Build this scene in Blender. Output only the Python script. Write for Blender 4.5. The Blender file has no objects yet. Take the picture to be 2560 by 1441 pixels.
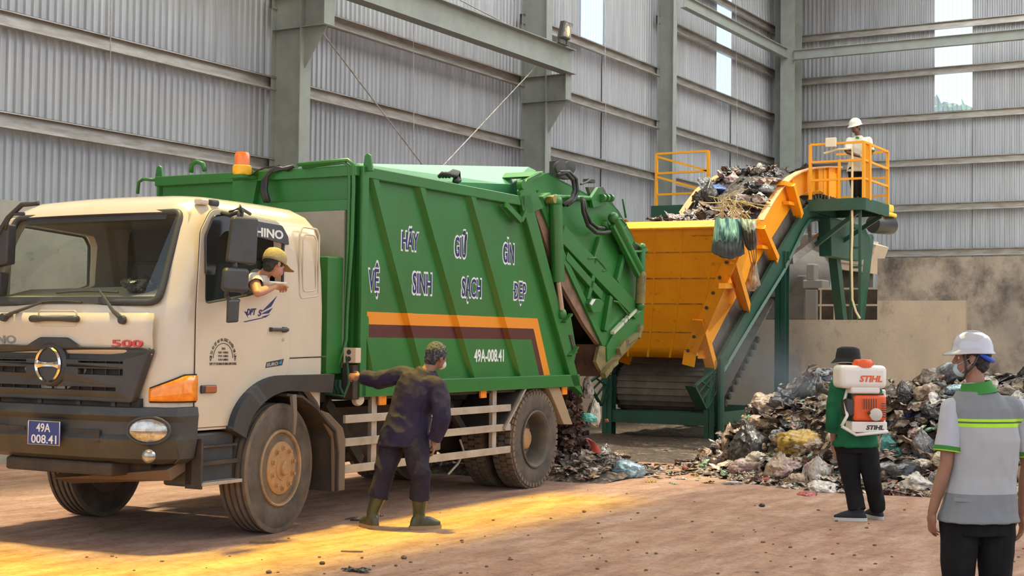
import bpy, bmesh, math, random
from mathutils import Vector, Matrix, Quaternion, noise as mnoise
V = Vector
random.seed(7)
sc = bpy.context.scene
COL = sc.collection

# ---------------------------------------------------------------- camera
YAW, PITCH, ROLL, FPX = 0.530249749, 0.0355379019, 0.0121463093, 3642.52
CAM = V((0, 0, 1.56))
_f = V((math.cos(YAW)*math.cos(PITCH), math.sin(YAW)*math.cos(PITCH), math.sin(PITCH)))
_r0 = V((math.sin(YAW), -math.cos(YAW), 0)); _u0 = _r0.cross(_f)
_r = _r0*math.cos(ROLL) + _u0*math.sin(ROLL); _u = -_r0*math.sin(ROLL) + _u0*math.cos(ROLL)
cd = bpy.data.cameras.new('camera'); cam = bpy.data.objects.new('camera', cd); COL.objects.link(cam)
cd.sensor_width = 36.0; cd.lens = 36.0*FPX/2560.0; cd.clip_end = 400; cd.clip_start = 0.05
cam.matrix_world = Matrix(((_r.x, _u.x, -_f.x, CAM.x), (_r.y, _u.y, -_f.y, CAM.y), (_r.z, _u.z, -_f.z, CAM.z), (0, 0, 0, 1)))
sc.camera = cam

# ---------------------------------------------------------------- world, sun, exposure
w = bpy.data.worlds.new('sky'); sc.world = w; w.use_nodes = True
nt = w.node_tree; nt.nodes.clear()
out = nt.nodes.new('ShaderNodeOutputWorld'); bg = nt.nodes.new('ShaderNodeBackground')
tc = nt.nodes.new('ShaderNodeTexCoord'); sp = nt.nodes.new('ShaderNodeSeparateXYZ'); cr = nt.nodes.new('ShaderNodeValToRGB')
nt.links.new(tc.outputs['Generated'], sp.inputs[0]); nt.links.new(sp.outputs['Z'], cr.inputs[0])
cr.color_ramp.elements[0].position = 0.0; cr.color_ramp.elements[0].color = (0.60, 0.62, 0.62, 1)
cr.color_ramp.elements[1].position = 0.5; cr.color_ramp.elements[1].color = (0.68, 0.84, 1.0, 1)
e = cr.color_ramp.elements.new(0.12); e.color = (0.80, 0.89, 1.0, 1)
bg.inputs['Strength'].default_value = 1.1
nt.links.new(cr.outputs[0], bg.inputs[0]); nt.links.new(bg.outputs[0], out.inputs[0])
sd = bpy.data.lights.new('sun', 'SUN'); sd.energy = 17.5; sd.angle = math.radians(4.5); sd.color = (1.0, 0.93, 0.80)
sun = bpy.data.objects.new('sun', sd); COL.objects.link(sun)
SUN_DIR = V((-0.07, -0.09, -1.0)).normalized()
sun.rotation_euler = SUN_DIR.to_track_quat('-Z', 'Y').to_euler(); sun.location = (15, 15, 30)
sc.view_settings.view_transform = 'Standard'; sc.view_settings.look = 'None'
sc.view_settings.gamma = 1.0; sc.view_settings.use_curve_mapping = False
sc.view_settings.exposure = 0.50
sc.cycles.max_bounces = 8; sc.cycles.diffuse_bounces = 4; sc.cycles.transparent_max_bounces = 12

# ---------------------------------------------------------------- helpers
def ray(px, py): return _f + _r*((px-1280)/FPX) - _u*((py-720.5)/FPX)
def pX(px, py, c): d = ray(px, py); return CAM + d*((c-CAM.x)/d.x)
def pY(px, py, c): d = ray(px, py); return CAM + d*((c-CAM.y)/d.y)
def pZ(px, py, c=0.0): d = ray(px, py); return CAM + d*((c-CAM.z)/d.z)
def pD(px, py, dist): return CAM + ray(px, py)*dist

def tag(o, label=None, cat=None, group=None, kind=None):
    if label: o['label'] = label
    if cat: o['category'] = cat
    if group: o['group'] = group
    if kind: o['kind'] = kind
    return o
def empty(name, loc=(0, 0, 0), rz=0.0, **k):
    o = bpy.data.objects.new(name, None); COL.objects.link(o); o.location = loc; o.rotation_euler = (0, 0, rz)
    o.empty_display_size = 0.1
    return tag(o, **k)
def link_mesh(name, me, mat=None, parent=None, **k):
    o = bpy.data.objects.new(name, me); COL.objects.link(o)
    if mat is not None: me.materials.clear(); me.materials.append(mat)
    if parent is not None: o.parent = parent
    return tag(o, **k)

class MB:
    """collects shapes into one mesh"""
    def __init__(s): s.v = []; s.f = []; s.uv = None
    def add(s, vs, fs):
        b = len(s.v); s.v += [tuple(p) for p in vs]; s.f += [tuple(i+b for i in f) for f in fs]; return s
    def hexa(s, p):   # 8 points: bottom 4 ccw, top 4 ccw
        return s.add(p, [(3, 2, 1, 0), (4, 5, 6, 7), (0, 1, 5, 4), (1, 2, 6, 5), (2, 3, 7, 6), (3, 0, 4, 7)])
    def box(s, a, b):
        x0, x1 = sorted((a[0], b[0])); y0, y1 = sorted((a[1], b[1])); z0, z1 = sorted((a[2], b[2]))
        return s.hexa([(x0, y0, z0), (x1, y0, z0), (x1, y1, z0), (x0, y1, z0), (x0, y0, z1), (x1, y0, z1), (x1, y1, z1), (x0, y1, z1)])
    def beam(s, a, b, w, h, up=(0, 0, 1), ew=None):   # rectangular bar from a to b; w across, h along up
        a, b = V(a), V(b); d = (b-a).normalized(); up = V(up)
        if abs(d.dot(up.normalized())) > 0.98: up = V((0, 1, 0)) if abs(d.y) < 0.9 else V((1, 0, 0))
        x = d.cross(up).normalized()*(w/2); y = x.cross(d).normalized()*(h/2)
        return s.hexa([a-x-y, a+x-y, b+x-y, b-x-y, a-x+y, a+x+y, b+x+y, b-x+y])
    def prism(s, pts, off):   # polygon extruded by vector
        n = len(pts); off = V(off); p = [V(q) for q in pts]
        vs = p + [q+off for q in p]
        fs = [tuple(range(n))[::-1], tuple(range(n, 2*n))] + [(i, (i+1) % n, n+(i+1) % n, n+i) for i in range(n)]
        return s.add(vs, fs)
    def tube(s, path, r, n=8, cap=True, closed=False):
        path = [V(p) for p in path]; m = len(path); rr = r if isinstance(r, (list, tuple)) else [r]*m
        t0 = (path[1]-path[0]).normalized(); ref = V((0, 0, 1)) if abs(t0.z) < 0.9 else V((1, 0, 0)); x = t0.cross(ref).normalized()
        vs = []
        for i in range(m):
            if closed: t = (path[(i+1) % m]-path[i-1])
            else: t = path[min(i+1, m-1)]-path[max(i-1, 0)]
            t.normalize(); x = (x - t*x.dot(t)).normalized(); y = t.cross(x)
            for k in range(n):
                a = 2*math.pi*k/n; vs.append(path[i]+(x*math.cos(a)+y*math.sin(a))*rr[i])
        fs = []
        for i in range(m if closed else m-1):
            for k in range(n):
                a = i*n+k; b = i*n+(k+1) % n; c = ((i+1) % m)*n+(k+1) % n; d = ((i+1) % m)*n+k; fs.append((a, b, c, d))
        if cap and not closed: fs.append(tuple(range(n))[::-1]); fs.append(tuple((m-1)*n+k for k in range(n)))
        return s.add(vs, fs)
    def loft(s, rings, cap=True):   # rings of equal length point lists
        n = len(rings[0]); vs = [p for r in rings for p in r]; fs = []
        for i in range(len(rings)-1):
            for k in range(n): fs.append((i*n+k, i*n+(k+1) % n, (i+1)*n+(k+1) % n, (i+1)*n+k))
        if cap: fs.append(tuple(range(n))[::-1]); fs.append(tuple((len(rings)-1)*n+k for k in range(n)))
        return s.add(vs, fs)
    def lathe(s, prof, c=(0, 0, 0), ax=(0, 0, 1), n=24, closed=False):   # prof: (radius, along axis)
        c = V(c); ax = V(ax).normalized(); ref = V((0, 0, 1)) if abs(ax.z) < 0.9 else V((1, 0, 0))
        x = ax.cross(ref).normalized(); y = ax.cross(x)
        rings = [[c+ax*h+(x*math.cos(2*math.pi*k/n)+y*math.sin(2*math.pi*k/n))*max(r, 1e-4) for k in range(n)] for r, h in prof]
        if closed: rings.append(rings[0]); return s.loft(rings, cap=False)
        return s.loft(rings)
    def grid(s, fn, nu, nv):
        vs = [fn(i/nu, j/nv) for j in range(nv+1) for i in range(nu+1)]
        fs = [(j*(nu+1)+i, j*(nu+1)+i+1, (j+1)*(nu+1)+i+1, (j+1)*(nu+1)+i) for j in range(nv) for i in range(nu)]
        return s.add(vs, fs)
    def ell(s, c, rx, ry=None, rz=None, R=None, nu=14, nv=9):   # ellipsoid
        ry = rx if ry is None else ry; rz = rx if rz is None else rz; c = V(c); vs = []
        for j in range(nv+1):
            th = math.pi*j/nv
            for i in range(nu):
                ph = 2*math.pi*i/nu; p = V((rx*math.sin(th)*math.cos(ph), ry*math.sin(th)*math.sin(ph), -rz*math.cos(th)))
                vs.append(c+(R @ p if R else p))
        fs = [(j*nu+i, j*nu+(i+1) % nu, (j+1)*nu+(i+1) % nu, (j+1)*nu+i) for j in range(nv) for i in range(nu)]
        return s.add(vs, fs)
    def mesh(s, name, smooth=False, clean=True):
        me = bpy.data.meshes.new(name); me.from_pydata(s.v, [], s.f)
        if clean:
            bm = bmesh.new(); bm.from_mesh(me); bmesh.ops.remove_doubles(bm, verts=bm.verts, dist=1e-5)
            bmesh.ops.recalc_face_normals(bm, faces=bm.faces); bm.to_mesh(me); bm.free()
        if smooth: me.shade_smooth()
        me.update(); return me
    def build(s, name, mat, parent=None, bevel=0.0, smooth=None, seg=2, clean=True, **k):
        me = s.mesh(name, smooth=bool(smooth), clean=clean); o = link_mesh(name, me, mat, parent, **k)
        if bevel:
            m = o.modifiers.new('bevel', 'BEVEL'); m.width = bevel; m.segments = seg; m.limit_method = 'ANGLE'; m.angle_limit = math.radians(35)
        if smooth == 'auto': set_auto(me)
        return o

def set_auto(me, ang=35):
    me.shade_smooth()
    bm = bmesh.new(); bm.from_mesh(me)
    for e in bm.edges:
        if len(e.link_faces) == 2 and e.calc_face_angle(0) > math.radians(ang): e.smooth = False
    bm.to_mesh(me); bm.free()

def bake(o):   # apply modifiers into the mesh
    dg = bpy.context.evaluated_depsgraph_get(); dg.update()
    me = bpy.data.meshes.new_from_object(o.evaluated_get(dg), depsgraph=dg)
    old = o.data; mats = [m for m in old.materials]; o.modifiers.clear(); o.data = me
    if not me.materials:
        for m in mats: me.materials.append(m)
    return o

def plate(name, outer, holes, thick, mat, parent, frame, bev=0.0, res=1, label=None):
    """flat panel with rounded 2-D outlines and holes; frame = (origin, xaxis, yaxis) in the parent's space"""
    cu = bpy.data.curves.new(name, 'CURVE'); cu.dimensions = '2D'; cu.fill_mode = 'BOTH'; cu.extrude = thick/2; cu.bevel_depth = bev; cu.bevel_resolution = res
    for ring in [outer]+list(holes):
        s = cu.splines.new('POLY'); s.points.add(len(ring)-1); s.use_cyclic_u = True
        for i, p in enumerate(ring): s.points[i].co = (p[0], p[1], 0, 1)
    t = bpy.data.objects.new('tmp', cu); COL.objects.link(t)
    dg = bpy.context.evaluated_depsgraph_get(); dg.update()
    me = bpy.data.meshes.new_from_object(t.evaluated_get(dg), depsgraph=dg)
    bpy.data.objects.remove(t); bpy.data.curves.remove(cu)
    O, X, Y = V(frame[0]), V(frame[1]).normalized(), V(frame[2]).normalized(); Z = X.cross(Y)
    for v in me.vertices: v.co = O + X*v.co.x + Y*v.co.y + Z*v.co.z
    o = link_mesh(name, me, mat, parent)
    if label: o['label'] = label
    return o

def rounded(pts, r, n=5):   # round the corners of a 2-D polygon; r scalar or list
    res = []; m = len(pts)
    for i in range(m):
        p = V(pts[i]).to_2d(); a = V(pts[i-1]).to_2d()-p; b = V(pts[(i+1) % m]).to_2d()-p
        rr = r[i] if isinstance(r, (list, tuple)) else r
        if rr <= 0: res.append(tuple(p)); continue
        la, lb = a.length, b.length; a.normalize(); b.normalize(); ang = math.acos(max(-1, min(1, a.dot(b))))
        t = min(rr/math.tan(ang/2), la*0.48, lb*0.48)
        for k in range(n+1):
            q = k/n; res.append(tuple((p+a*t)*(1-q)**2 + p*2*q*(1-q) + (p+b*t)*q*q))
    return res

def text(name, s, mat, parent, origin, xdir, ydir, width=None, height=0.1, bold=0.0, thick=0.004, shear=0.0, sp=1.0):
    """raised lettering: the block starts at origin, spans width along xdir and height along ydir"""
    cu = bpy.data.curves.new(name, 'FONT'); cu.body = s; cu.size = 1.0; cu.extrude = 0.01; cu.offset = bold; cu.shear = shear; cu.space_character = sp
    cu.resolution_u = 3
    t = bpy.data.objects.new('tmp', cu); COL.objects.link(t)
    dg = bpy.context.evaluated_depsgraph_get(); dg.update()
    me = bpy.data.meshes.new_from_object(t.evaluated_get(dg), depsgraph=dg)
    bpy.data.objects.remove(t); bpy.data.curves.remove(cu)
    xs = [v.co.x for v in me.vertices]; x0, x1 = min(xs), max(xs)
    cap = 0.729                                    # cap height of the built-in font
    X, Y = V(xdir).normalized(), V(ydir).normalized(); Z = X.cross(Y); O = V(origin)
    sx = (width/(x1-x0)) if width else height/cap; sy = height/cap
    for v in me.vertices: v.co = O + X*((v.co.x-x0)*sx) + Y*(v.co.y*sy) + Z*(v.co.z/0.01*thick)
    return link_mesh(name, me, mat, parent)

# ---------------------------------------------------------------- materials
def N(nt, t, **k):
    n = nt.nodes.new(t)
    for a, b in k.items(): setattr(n, a, b)
    return n
_mats = {}
def mat(name, col, rough=0.6, metal=0.0, col2=None, scale=4.0, amount=0.5, bump=0.0, bscale=None, stretch=(1, 1, 1), detail=6, spec=0.5, contrast=(0.35, 0.65), coat=0.0, trans=0.0, emit=None, estr=0.0, alpha=1.0, coord='Object', sss=0.0, grime=None, gscale=1.2, gc=(0.5, 0.7)):
    if name in _mats: return _mats[name]
    m = bpy.data.materials.new(name); m.use_nodes = True; nt = m.node_tree; b = nt.nodes['Principled BSDF']
    b.inputs['Base Color'].default_value = (*col, 1); b.inputs['Roughness'].default_value = rough; b.inputs['Metallic'].default_value = metal
    b.inputs['Specular IOR Level'].default_value = spec
    if coat: b.inputs['Coat Weight'].default_value = coat; b.inputs['Coat Roughness'].default_value = 0.1
    if trans: b.inputs['Transmission Weight'].default_value = trans
    if sss: b.inputs['Subsurface Weight'].default_value = sss; b.inputs['Subsurface Radius'].default_value = (0.02, 0.008, 0.004)
    if emit: b.inputs['Emission Color'].default_value = (*emit, 1); b.inputs['Emission Strength'].default_value = estr
    if alpha < 1: b.inputs['Alpha'].default_value = alpha
    if col2 is not None or bump or grime:
        tc = N(nt, 'ShaderNodeTexCoord'); mp = N(nt, 'ShaderNodeMapping'); mp.inputs['Scale'].default_value = stretch
        nt.links.new(tc.outputs[coord], mp.inputs[0])
        last = None
        if col2 is not None:
            no = N(nt, 'ShaderNodeTexNoise'); no.inputs['Scale'].default_value = scale; no.inputs['Detail'].default_value = detail; no.inputs['Roughness'].default_value = 0.62
            nt.links.new(mp.outputs[0], no.inputs['Vector'])
            r = N(nt, 'ShaderNodeValToRGB'); r.color_ramp.elements[0].position = contrast[0]; r.color_ramp.elements[1].position = contrast[1]
            r.color_ramp.elements[0].color = (*col, 1); r.color_ramp.elements[1].color = (*[col[i]*(1-amount)+col2[i]*amount for i in range(3)], 1)
            nt.links.new(no.outputs[0], r.inputs[0]); last = r.outputs[0]
        if grime:
            no = N(nt, 'ShaderNodeTexNoise'); no.inputs['Scale'].default_value = gscale; no.inputs['Detail'].default_value = 10; no.inputs['Roughness'].default_value = 0.7
            nt.links.new(mp.outputs[0], no.inputs['Vector'])
            r2 = N(nt, 'ShaderNodeValToRGB'); r2.color_ramp.elements[0].position = gc[0]; r2.color_ramp.elements[1].position = gc[1]
            r2.color_ramp.elements[0].color = (0, 0, 0, 1); r2.color_ramp.elements[1].color = (1, 1, 1, 1)
            nt.links.new(no.outputs[0], r2.inputs[0])
            mx = N(nt, 'ShaderNodeMix', data_type='RGBA'); nt.links.new(r2.outputs[0], mx.inputs['Factor'])
            if last: nt.links.new(last, mx.inputs['A'])
            else: mx.inputs['A'].default_value = (*col, 1)
            mx.inputs['B'].default_value = (*grime, 1); last = mx.outputs['Result']
        if last: nt.links.new(last, b.inputs['Base Color'])
        if bump:
            no = N(nt, 'ShaderNodeTexNoise'); no.inputs['Scale'].default_value = bscale or scale*3; no.inputs['Detail'].default_value = 8
            nt.links.new(mp.outputs[0], no.inputs['Vector'])
            bp = N(nt, 'ShaderNodeBump'); bp.inputs['Strength'].default_value = bump; bp.inputs['Distance'].default_value = 0.02
            nt.links.new(no.outputs[0], bp.inputs['Height']); nt.links.new(bp.outputs[0], b.inputs['Normal'])
    _mats[name] = m; return m

def glass_mat(name, tint, gloss=0.12, rough=0.02):
    m = bpy.data.materials.new(name); m.use_nodes = True; nt = m.node_tree; nt.nodes.clear()
    o = N(nt, 'ShaderNodeOutputMaterial'); tr = N(nt, 'ShaderNodeBsdfTransparent'); gl = N(nt, 'ShaderNodeBsdfGlossy'); mx = N(nt, 'ShaderNodeMixShader'); lw = N(nt, 'ShaderNodeLayerWeight')
    pw = N(nt, 'ShaderNodeMath', operation='POWER'); pw.inputs[1].default_value = 4.0; ad = N(nt, 'ShaderNodeMath', operation='MULTIPLY_ADD'); ad.inputs[1].default_value = 0.8; ad.inputs[2].default_value = gloss*0.4
    lw.inputs[0].default_value = 0.5; gl.inputs['Roughness'].default_value = rough; tr.inputs['Color'].default_value = (*tint, 1)
    nt.links.new(lw.outputs['Facing'], pw.inputs[0]); nt.links.new(pw.outputs[0], ad.inputs[0]); nt.links.new(ad.outputs[0], mx.inputs[0])
    nt.links.new(tr.outputs[0], mx.inputs[1]); nt.links.new(gl.outputs[0], mx.inputs[2]); nt.links.new(mx.outputs[0], o.inputs[0])
    return m
def sheet_mat(name, tint, mixdiff=0.5, dcol=(0.9, 0.95, 1)):   # translucent corrugated daylight sheet
    m = bpy.data.materials.new(name); m.use_nodes = True; nt = m.node_tree; nt.nodes.clear()
    o = N(nt, 'ShaderNodeOutputMaterial'); tr = N(nt, 'ShaderNodeBsdfTransparent'); df = N(nt, 'ShaderNodeBsdfTranslucent'); mx = N(nt, 'ShaderNodeMixShader')
    tr.inputs['Color'].default_value = (*tint, 1); df.inputs['Color'].default_value = (*dcol, 1); mx.inputs[0].default_value = mixdiff
    nt.links.new(tr.outputs[0], mx.inputs[1]); nt.links.new(df.outputs[0], mx.inputs[2]); nt.links.new(mx.outputs[0], o.inputs[0])
    return m

M = {}
M['zinc'] = mat('zinc_sheet', (0.435, 0.455, 0.495), 0.42, 0.3, col2=(0.31, 0.32, 0.345), scale=1.2, amount=1, stretch=(6, 6, 0.35), contrast=(0.3, 0.7))
M['girt'] = mat('galvanised_purlin', (0.46, 0.44, 0.42), 0.38, 0.5, col2=(0.30, 0.27, 0.24), scale=2.5, amount=1, stretch=(1, 1, 6))
M['steel'] = mat('grey_painted_steel', (0.265, 0.29, 0.275), 0.6, 0.0, col2=(0.22, 0.24, 0.23), scale=3, amount=1, spec=0.3)
M['concrete'] = mat('stained_concrete', (0.52, 0.43, 0.325), 0.9, 0, col2=(0.40, 0.33, 0.25), scale=1.1, amount=1, bump=0.25, bscale=12, grime=(0.16, 0.13, 0.10), gscale=1.9, gc=(0.56, 0.78), stretch=(1, 1, 0.7))
M['conc_old'] = mat('blackened_concrete', (0.42, 0.36, 0.29), 0.95, 0, col2=(0.28, 0.245, 0.20), scale=1.6, amount=1, bump=0.3, bscale=12, grime=(0.09, 0.08, 0.068), gscale=1.5, gc=(0.45, 0.66), stretch=(1, 1, 0.8))
M['block'] = mat('pale_concrete_wall', (0.42, 0.41, 0.36), 0.9, 0, col2=(0.33, 0.32, 0.28), scale=1.5, amount=1, bump=0.15, grime=(0.16, 0.15, 0.13), gscale=4, gc=(0.6, 0.75))
M['green'] = mat('truck_green_paint', (0.021, 0.178, 0.030), 0.36, 0.0, col2=(0.030, 0.140, 0.025), scale=1.4, amount=1, spec=0.5, grime=(0.06, 0.10, 0.03), gscale=3.5, gc=(0.6, 0.85), coat=0.15)
M['dgreen'] = mat('machine_green_paint', (0.013, 0.085, 0.052), 0.45, 0, col2=(0.02, 0.06, 0.04), scale=3, amount=1, grime=(0.07, 0.065, 0.05), gscale=5, gc=(0.58, 0.8))
M['orange'] = mat('machine_orange_paint', (1.0, 0.40, 0.006), 0.42, 0, col2=(0.92, 0.335, 0.006), scale=2.2, amount=1, grime=(0.22, 0.09, 0.015), gscale=6, gc=(0.6, 0.78))
M['yellow'] = mat('handrail_yellow_paint', (0.85, 0.36, 0.015), 0.4)
M['white'] = mat('cab_cream_paint', (0.66, 0.565, 0.435), 0.22, 0, coat=0.5, col2=(0.60, 0.50, 0.375), scale=1.3, amount=1)
M['black'] = mat('black_plastic', (0.035, 0.035, 0.037), 0.5, 0, col2=(0.055, 0.053, 0.05), scale=3, amount=1, bump=0.05, bscale=300)
M['dark'] = mat('dark_underbody', (0.03, 0.027, 0.024), 0.8, col2=(0.07, 0.05, 0.035), scale=5, amount=1)
M['rubber'] = mat('dusty_tyre_rubber', (0.06, 0.050, 0.042), 0.85, col2=(0.13, 0.10, 0.075), scale=5, amount=1, bump=0.2, bscale=40)
M['tread'] = mat('tyre_tread_dust', (0.11, 0.085, 0.062), 0.9, col2=(0.20, 0.14, 0.09), scale=6, amount=1, bump=0.2, bscale=40)
M['rim'] = mat('dusty_rim', (0.26, 0.18, 0.105), 0.7, 0.0, col2=(0.44, 0.29, 0.15), scale=6, amount=1, bump=0.2)
M['hub'] = mat('dusty_orange_hub', (0.46, 0.25, 0.10), 0.7, 0.0, col2=(0.33, 0.19, 0.09), scale=10, amount=1, bump=0.2)
M['alu'] = mat('dusty_aluminium_rail', (0.52, 0.45, 0.36), 0.5, 0.3, col2=(0.38, 0.31, 0.24), scale=5, amount=1)
M['chrome'] = mat('chrome', (0.75, 0.75, 0.76), 0.12, 1.0)
M['amber'] = mat('amber_lens', (0.85, 0.20, 0.01), 0.15, 0, coat=0.6, col2=(0.95, 0.34, 0.03), scale=25, amount=1)
M['clearlens'] = mat('clear_lamp_lens', (0.62, 0.60, 0.56), 0.1, 0.6, coat=1.0, col2=(0.25, 0.23, 0.2), scale=14, amount=1)
M['hose'] = mat('black_hose', (0.02, 0.02, 0.02), 0.45)
M['rod'] = mat('oiled_steel_rod', (0.55, 0.47, 0.40), 0.25, 0.8)
M['skin'] = mat('skin', (0.52, 0.27, 0.17), 0.55, 0, col2=(0.44, 0.20, 0.12), scale=9, amount=1, sss=0.1)
M['skin2'] = mat('tanned_skin', (0.34, 0.17, 0.105), 0.55, 0, col2=(0.28, 0.13, 0.08), scale=9, amount=1, sss=0.08)
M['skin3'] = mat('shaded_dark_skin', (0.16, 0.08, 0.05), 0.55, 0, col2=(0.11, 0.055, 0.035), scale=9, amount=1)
M['hairblack'] = mat('black_hair', (0.012, 0.011, 0.011), 0.55, col2=(0.04, 0.04, 0.04), scale=60, amount=1, bump=0.6, bscale=120)
M['hairgrey'] = mat('greying_hair', (0.02, 0.02, 0.022), 0.6, col2=(0.20, 0.20, 0.21), scale=55, amount=1, bump=0.8, bscale=120, contrast=(0.45, 0.7))
# ================================================================ THE HALL
# floor
def floor_material():
    m = bpy.data.materials.new('packed_red_dirt'); m.use_nodes = True; nt = m.node_tree; b = nt.nodes['Principled BSDF']
    tc = N(nt, 'ShaderNodeTexCoord')
    def noise(scale, st=(1, 1, 1), rot=0.0, det=8, rough=0.6):
        mp = N(nt, 'ShaderNodeMapping'); mp.inputs['Scale'].default_value = st; mp.inputs['Rotation'].default_value = (0, 0, rot)
        n = N(nt, 'ShaderNodeTexNoise'); n.inputs['Scale'].default_value = scale; n.inputs['Detail'].default_value = det; n.inputs['Roughness'].default_value = rough
        nt.links.new(tc.outputs['Object'], mp.inputs[0]); nt.links.new(mp.outputs[0], n.inputs['Vector']); return n.outputs[0]
    def ramp(src, stops):
        r = N(nt, 'ShaderNodeValToRGB'); e = r.color_ramp.elements
        while len(e) < len(stops): e.new(0.5)
        for i, (p, c) in enumerate(stops): e[i].position = p; e[i].color = (*c, 1)
        nt.links.new(src, r.inputs[0]); return r.outputs[0]
    def mix(a, bb, f, mode='MIX'):
        x = N(nt, 'ShaderNodeMix', data_type='RGBA', blend_type=mode)
        for s, v in (('A', a), ('B', bb)):
            if isinstance(v, tuple): x.inputs[s].default_value = (*v, 1)
            else: nt.links.new(v, x.inputs[s])
        if isinstance(f, float): x.inputs['Factor'].default_value = f
        else: nt.links.new(f, x.inputs['Factor'])
        return x.outputs['Result']
    base = ramp(noise(0.35), [(0.3, (0.34, 0.195, 0.14)), (0.5, (0.40, 0.24, 0.17)), (0.7, (0.44, 0.29, 0.22))])
    streak = ramp(noise(2.2, (0.55, 2.2, 1), -0.45), [(0.35, (0.24, 0.135, 0.10)), (0.5, (0.40, 0.245, 0.18)), (0.68, (0.52, 0.38, 0.31))])
    c = mix(base, streak, 0.55)
    fine = ramp(noise(16.0, (1, 1.5, 1), 0.4, det=12, rough=0.75), [(0.3, (0.55, 0.5, 0.45)), (0.5, (1, 1, 1)), (0.7, (1.15, 1.12, 1.08))])
    c = mix(c, fine, 0.75, 'MULTIPLY')
    mott = ramp(noise(4.5, (1, 1, 1), det=12, rough=0.8), [(0.38, (0.72, 0.66, 0.62)), (0.5, (1, 1, 1)), (0.62, (1.12, 1.1, 1.08))])
    c = mix(c, mott, 0.8, 'MULTIPLY')
    spots = ramp(noise(26.0, (1, 1.6, 1), det=3), [(0.63, (1, 1, 1)), (0.70, (0.42, 0.36, 0.32))])
    c = mix(c, spots, 0.8, 'MULTIPLY')
    nt.links.new(c, b.inputs['Base Color']); b.inputs['Roughness'].default_value = 0.92; b.inputs['Specular IOR Level'].default_value = 0.2
    bp = N(nt, 'ShaderNodeBump'); bp.inputs['Strength'].default_value = 0.55; bp.inputs['Distance'].default_value = 0.03
    nt.links.new(noise(14, (1, 1.5, 1), det=10, rough=0.7), bp.inputs['Height']); nt.links.new(bp.outputs[0], b.inputs['Normal'])
    return m
M['floor'] = floor_material()
MB().box((-14, -22, -0.3), (46, 16, 0)).build('floor', M['floor'], kind='structure')

GZ = [3.02+1.235*k for k in range(-1, 9)]      # girt heights (top edge)
YW, XB, ZT = 14.42, 39.5, 12.2                  # outer sheet planes, eave height
def corrugated(name, p0, axis, outn, length, z0, z1, m, pitch=0.125, depth=0.028, **k):
    mb = MB(); p0 = V(p0); axis = V(axis); outn = V(outn); pts = []
    n = int(math.ceil(length/pitch))
    for i in range(n):
        for a, d in ((0.0, 0), (0.30, 0), (0.42, 1), (0.88, 1)): pts.append(p0+axis*((i+a)*pitch)+outn*(depth*d))
    pts.append(p0+axis*(n*pitch))
    vs = [(p.x, p.y, z0) for p in pts]+[(p.x, p.y, z1) for p in pts]; c = len(pts)
    mb.add(vs, [(i, i+1, c+i+1, c+i) for i in range(c-1)])
    return mb.build(name, m, clean=False, **k)
# daylight sheets let into the walls
WL = [(27.33, 28.40), (34.82, 35.92)]
zs = 7.98
mb_parts = []
def wall_long():
    cuts = [1.0]+[x for w_ in WL for x in w_]+[XB]
    root = empty('wall_left', (0, 0, 0), kind='structure')
    for i in range(0, len(cuts), 2):
        corrugated('corrugated_sheet', (cuts[i], YW, 0), (1, 0, 0), (0, 1, 0), cuts[i+1]-cuts[i], 0, ZT, M['zinc'], parent=root)
    for a, b in WL: corrugated('corrugated_sheet', (a-0.3, YW+0.035, 0), (1, 0, 0), (0, 1, 0), b-a+0.6, 0, zs, M['zinc'], parent=root)
wall_long()
WB = (8.66, 9.66)
def wall_end():
    root = empty('wall_back', (0, 0, 0), kind='structure')

    y0, y1 = 9.0, 10.0
    corrugated('corrugated_sheet', (XB, y1, 0), (0, 1, 0), (1, 0, 0), YW-y1, 0, ZT, M['zinc'], parent=root)
    corrugated('corrugated_sheet', (XB, y0-24, 0), (0, 1, 0), (1, 0, 0), 24, 0, ZT, M['zinc'], parent=root)
    corrugated('corrugated_sheet', (XB+0.035, y0-0.35, 0), (0, 1, 0), (1, 0, 0), y1-y0+0.7, 0, 7.8, M['zinc'], parent=root)
    return y0, y1
yb0, yb1 = wall_end()
M['sheet'] = sheet_mat('translucent_wall_sheet', (0.72, 0.85, 1.0), 0.30, (0.8, 0.92, 1.0))
for i, (a, b) in enumerate(WL): corrugated('window_%d' % (i+1), (a, YW+0.01, 0), (1, 0, 0), (0, 1, 0), b-a+0.06, zs-0.1, ZT, M['sheet'], kind='structure')
corrugated('window_3', (XB+0.01, yb0, 0), (0, 1, 0), (1, 0, 0), yb1-yb0+0.06, 7.85, ZT, M['sheet'], kind='structure')
# low concrete wall under the sheeting, long side
MB().box((1.0, 14.18, 0), (XB, 14.40, 3.18)).build('wall_left_plinth', M['block'], kind='structure')

def zgirt(name, a, b, inward, mat_, **k):   # Z-shaped girt: top lip, web, bottom lip. a,b at the top edge
    a, b, n = V(a), V(b), V(inward); mb = MB(); h = 0.20; w_ = 0.09
    mb.prism([a, a-n*w_, a-n*w_+V((0, 0, -0.004)), a+V((0, 0, -0.004))], b-a)
    mb.prism([a, a+V((0, 0, -0.02)), a-n*0.004+V((0, 0, -0.02)), a-n*0.004], b-a)
    mb.prism([a-n*w_, a-n*(w_+0.004), a-n*(w_+0.004)+V((0, 0, -h)), a-n*w_+V((0, 0, -h))], b-a)
    c = a-n*w_+V((0, 0, -h))
    mb.prism([c, c+n*w_*1.0, c+n*w_+V((0, 0, 0.004)), c+V((0, 0, 0.004))], b-a)
    mb.prism([c+n*w_, c+n*(w_+0.004), c+n*(w_+0.004)+V((0, 0, 0.03)), c+n*w_+V((0, 0, 0.03))], b-a)
    return mb.build(name, mat_, clean=False, **k)
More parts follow.
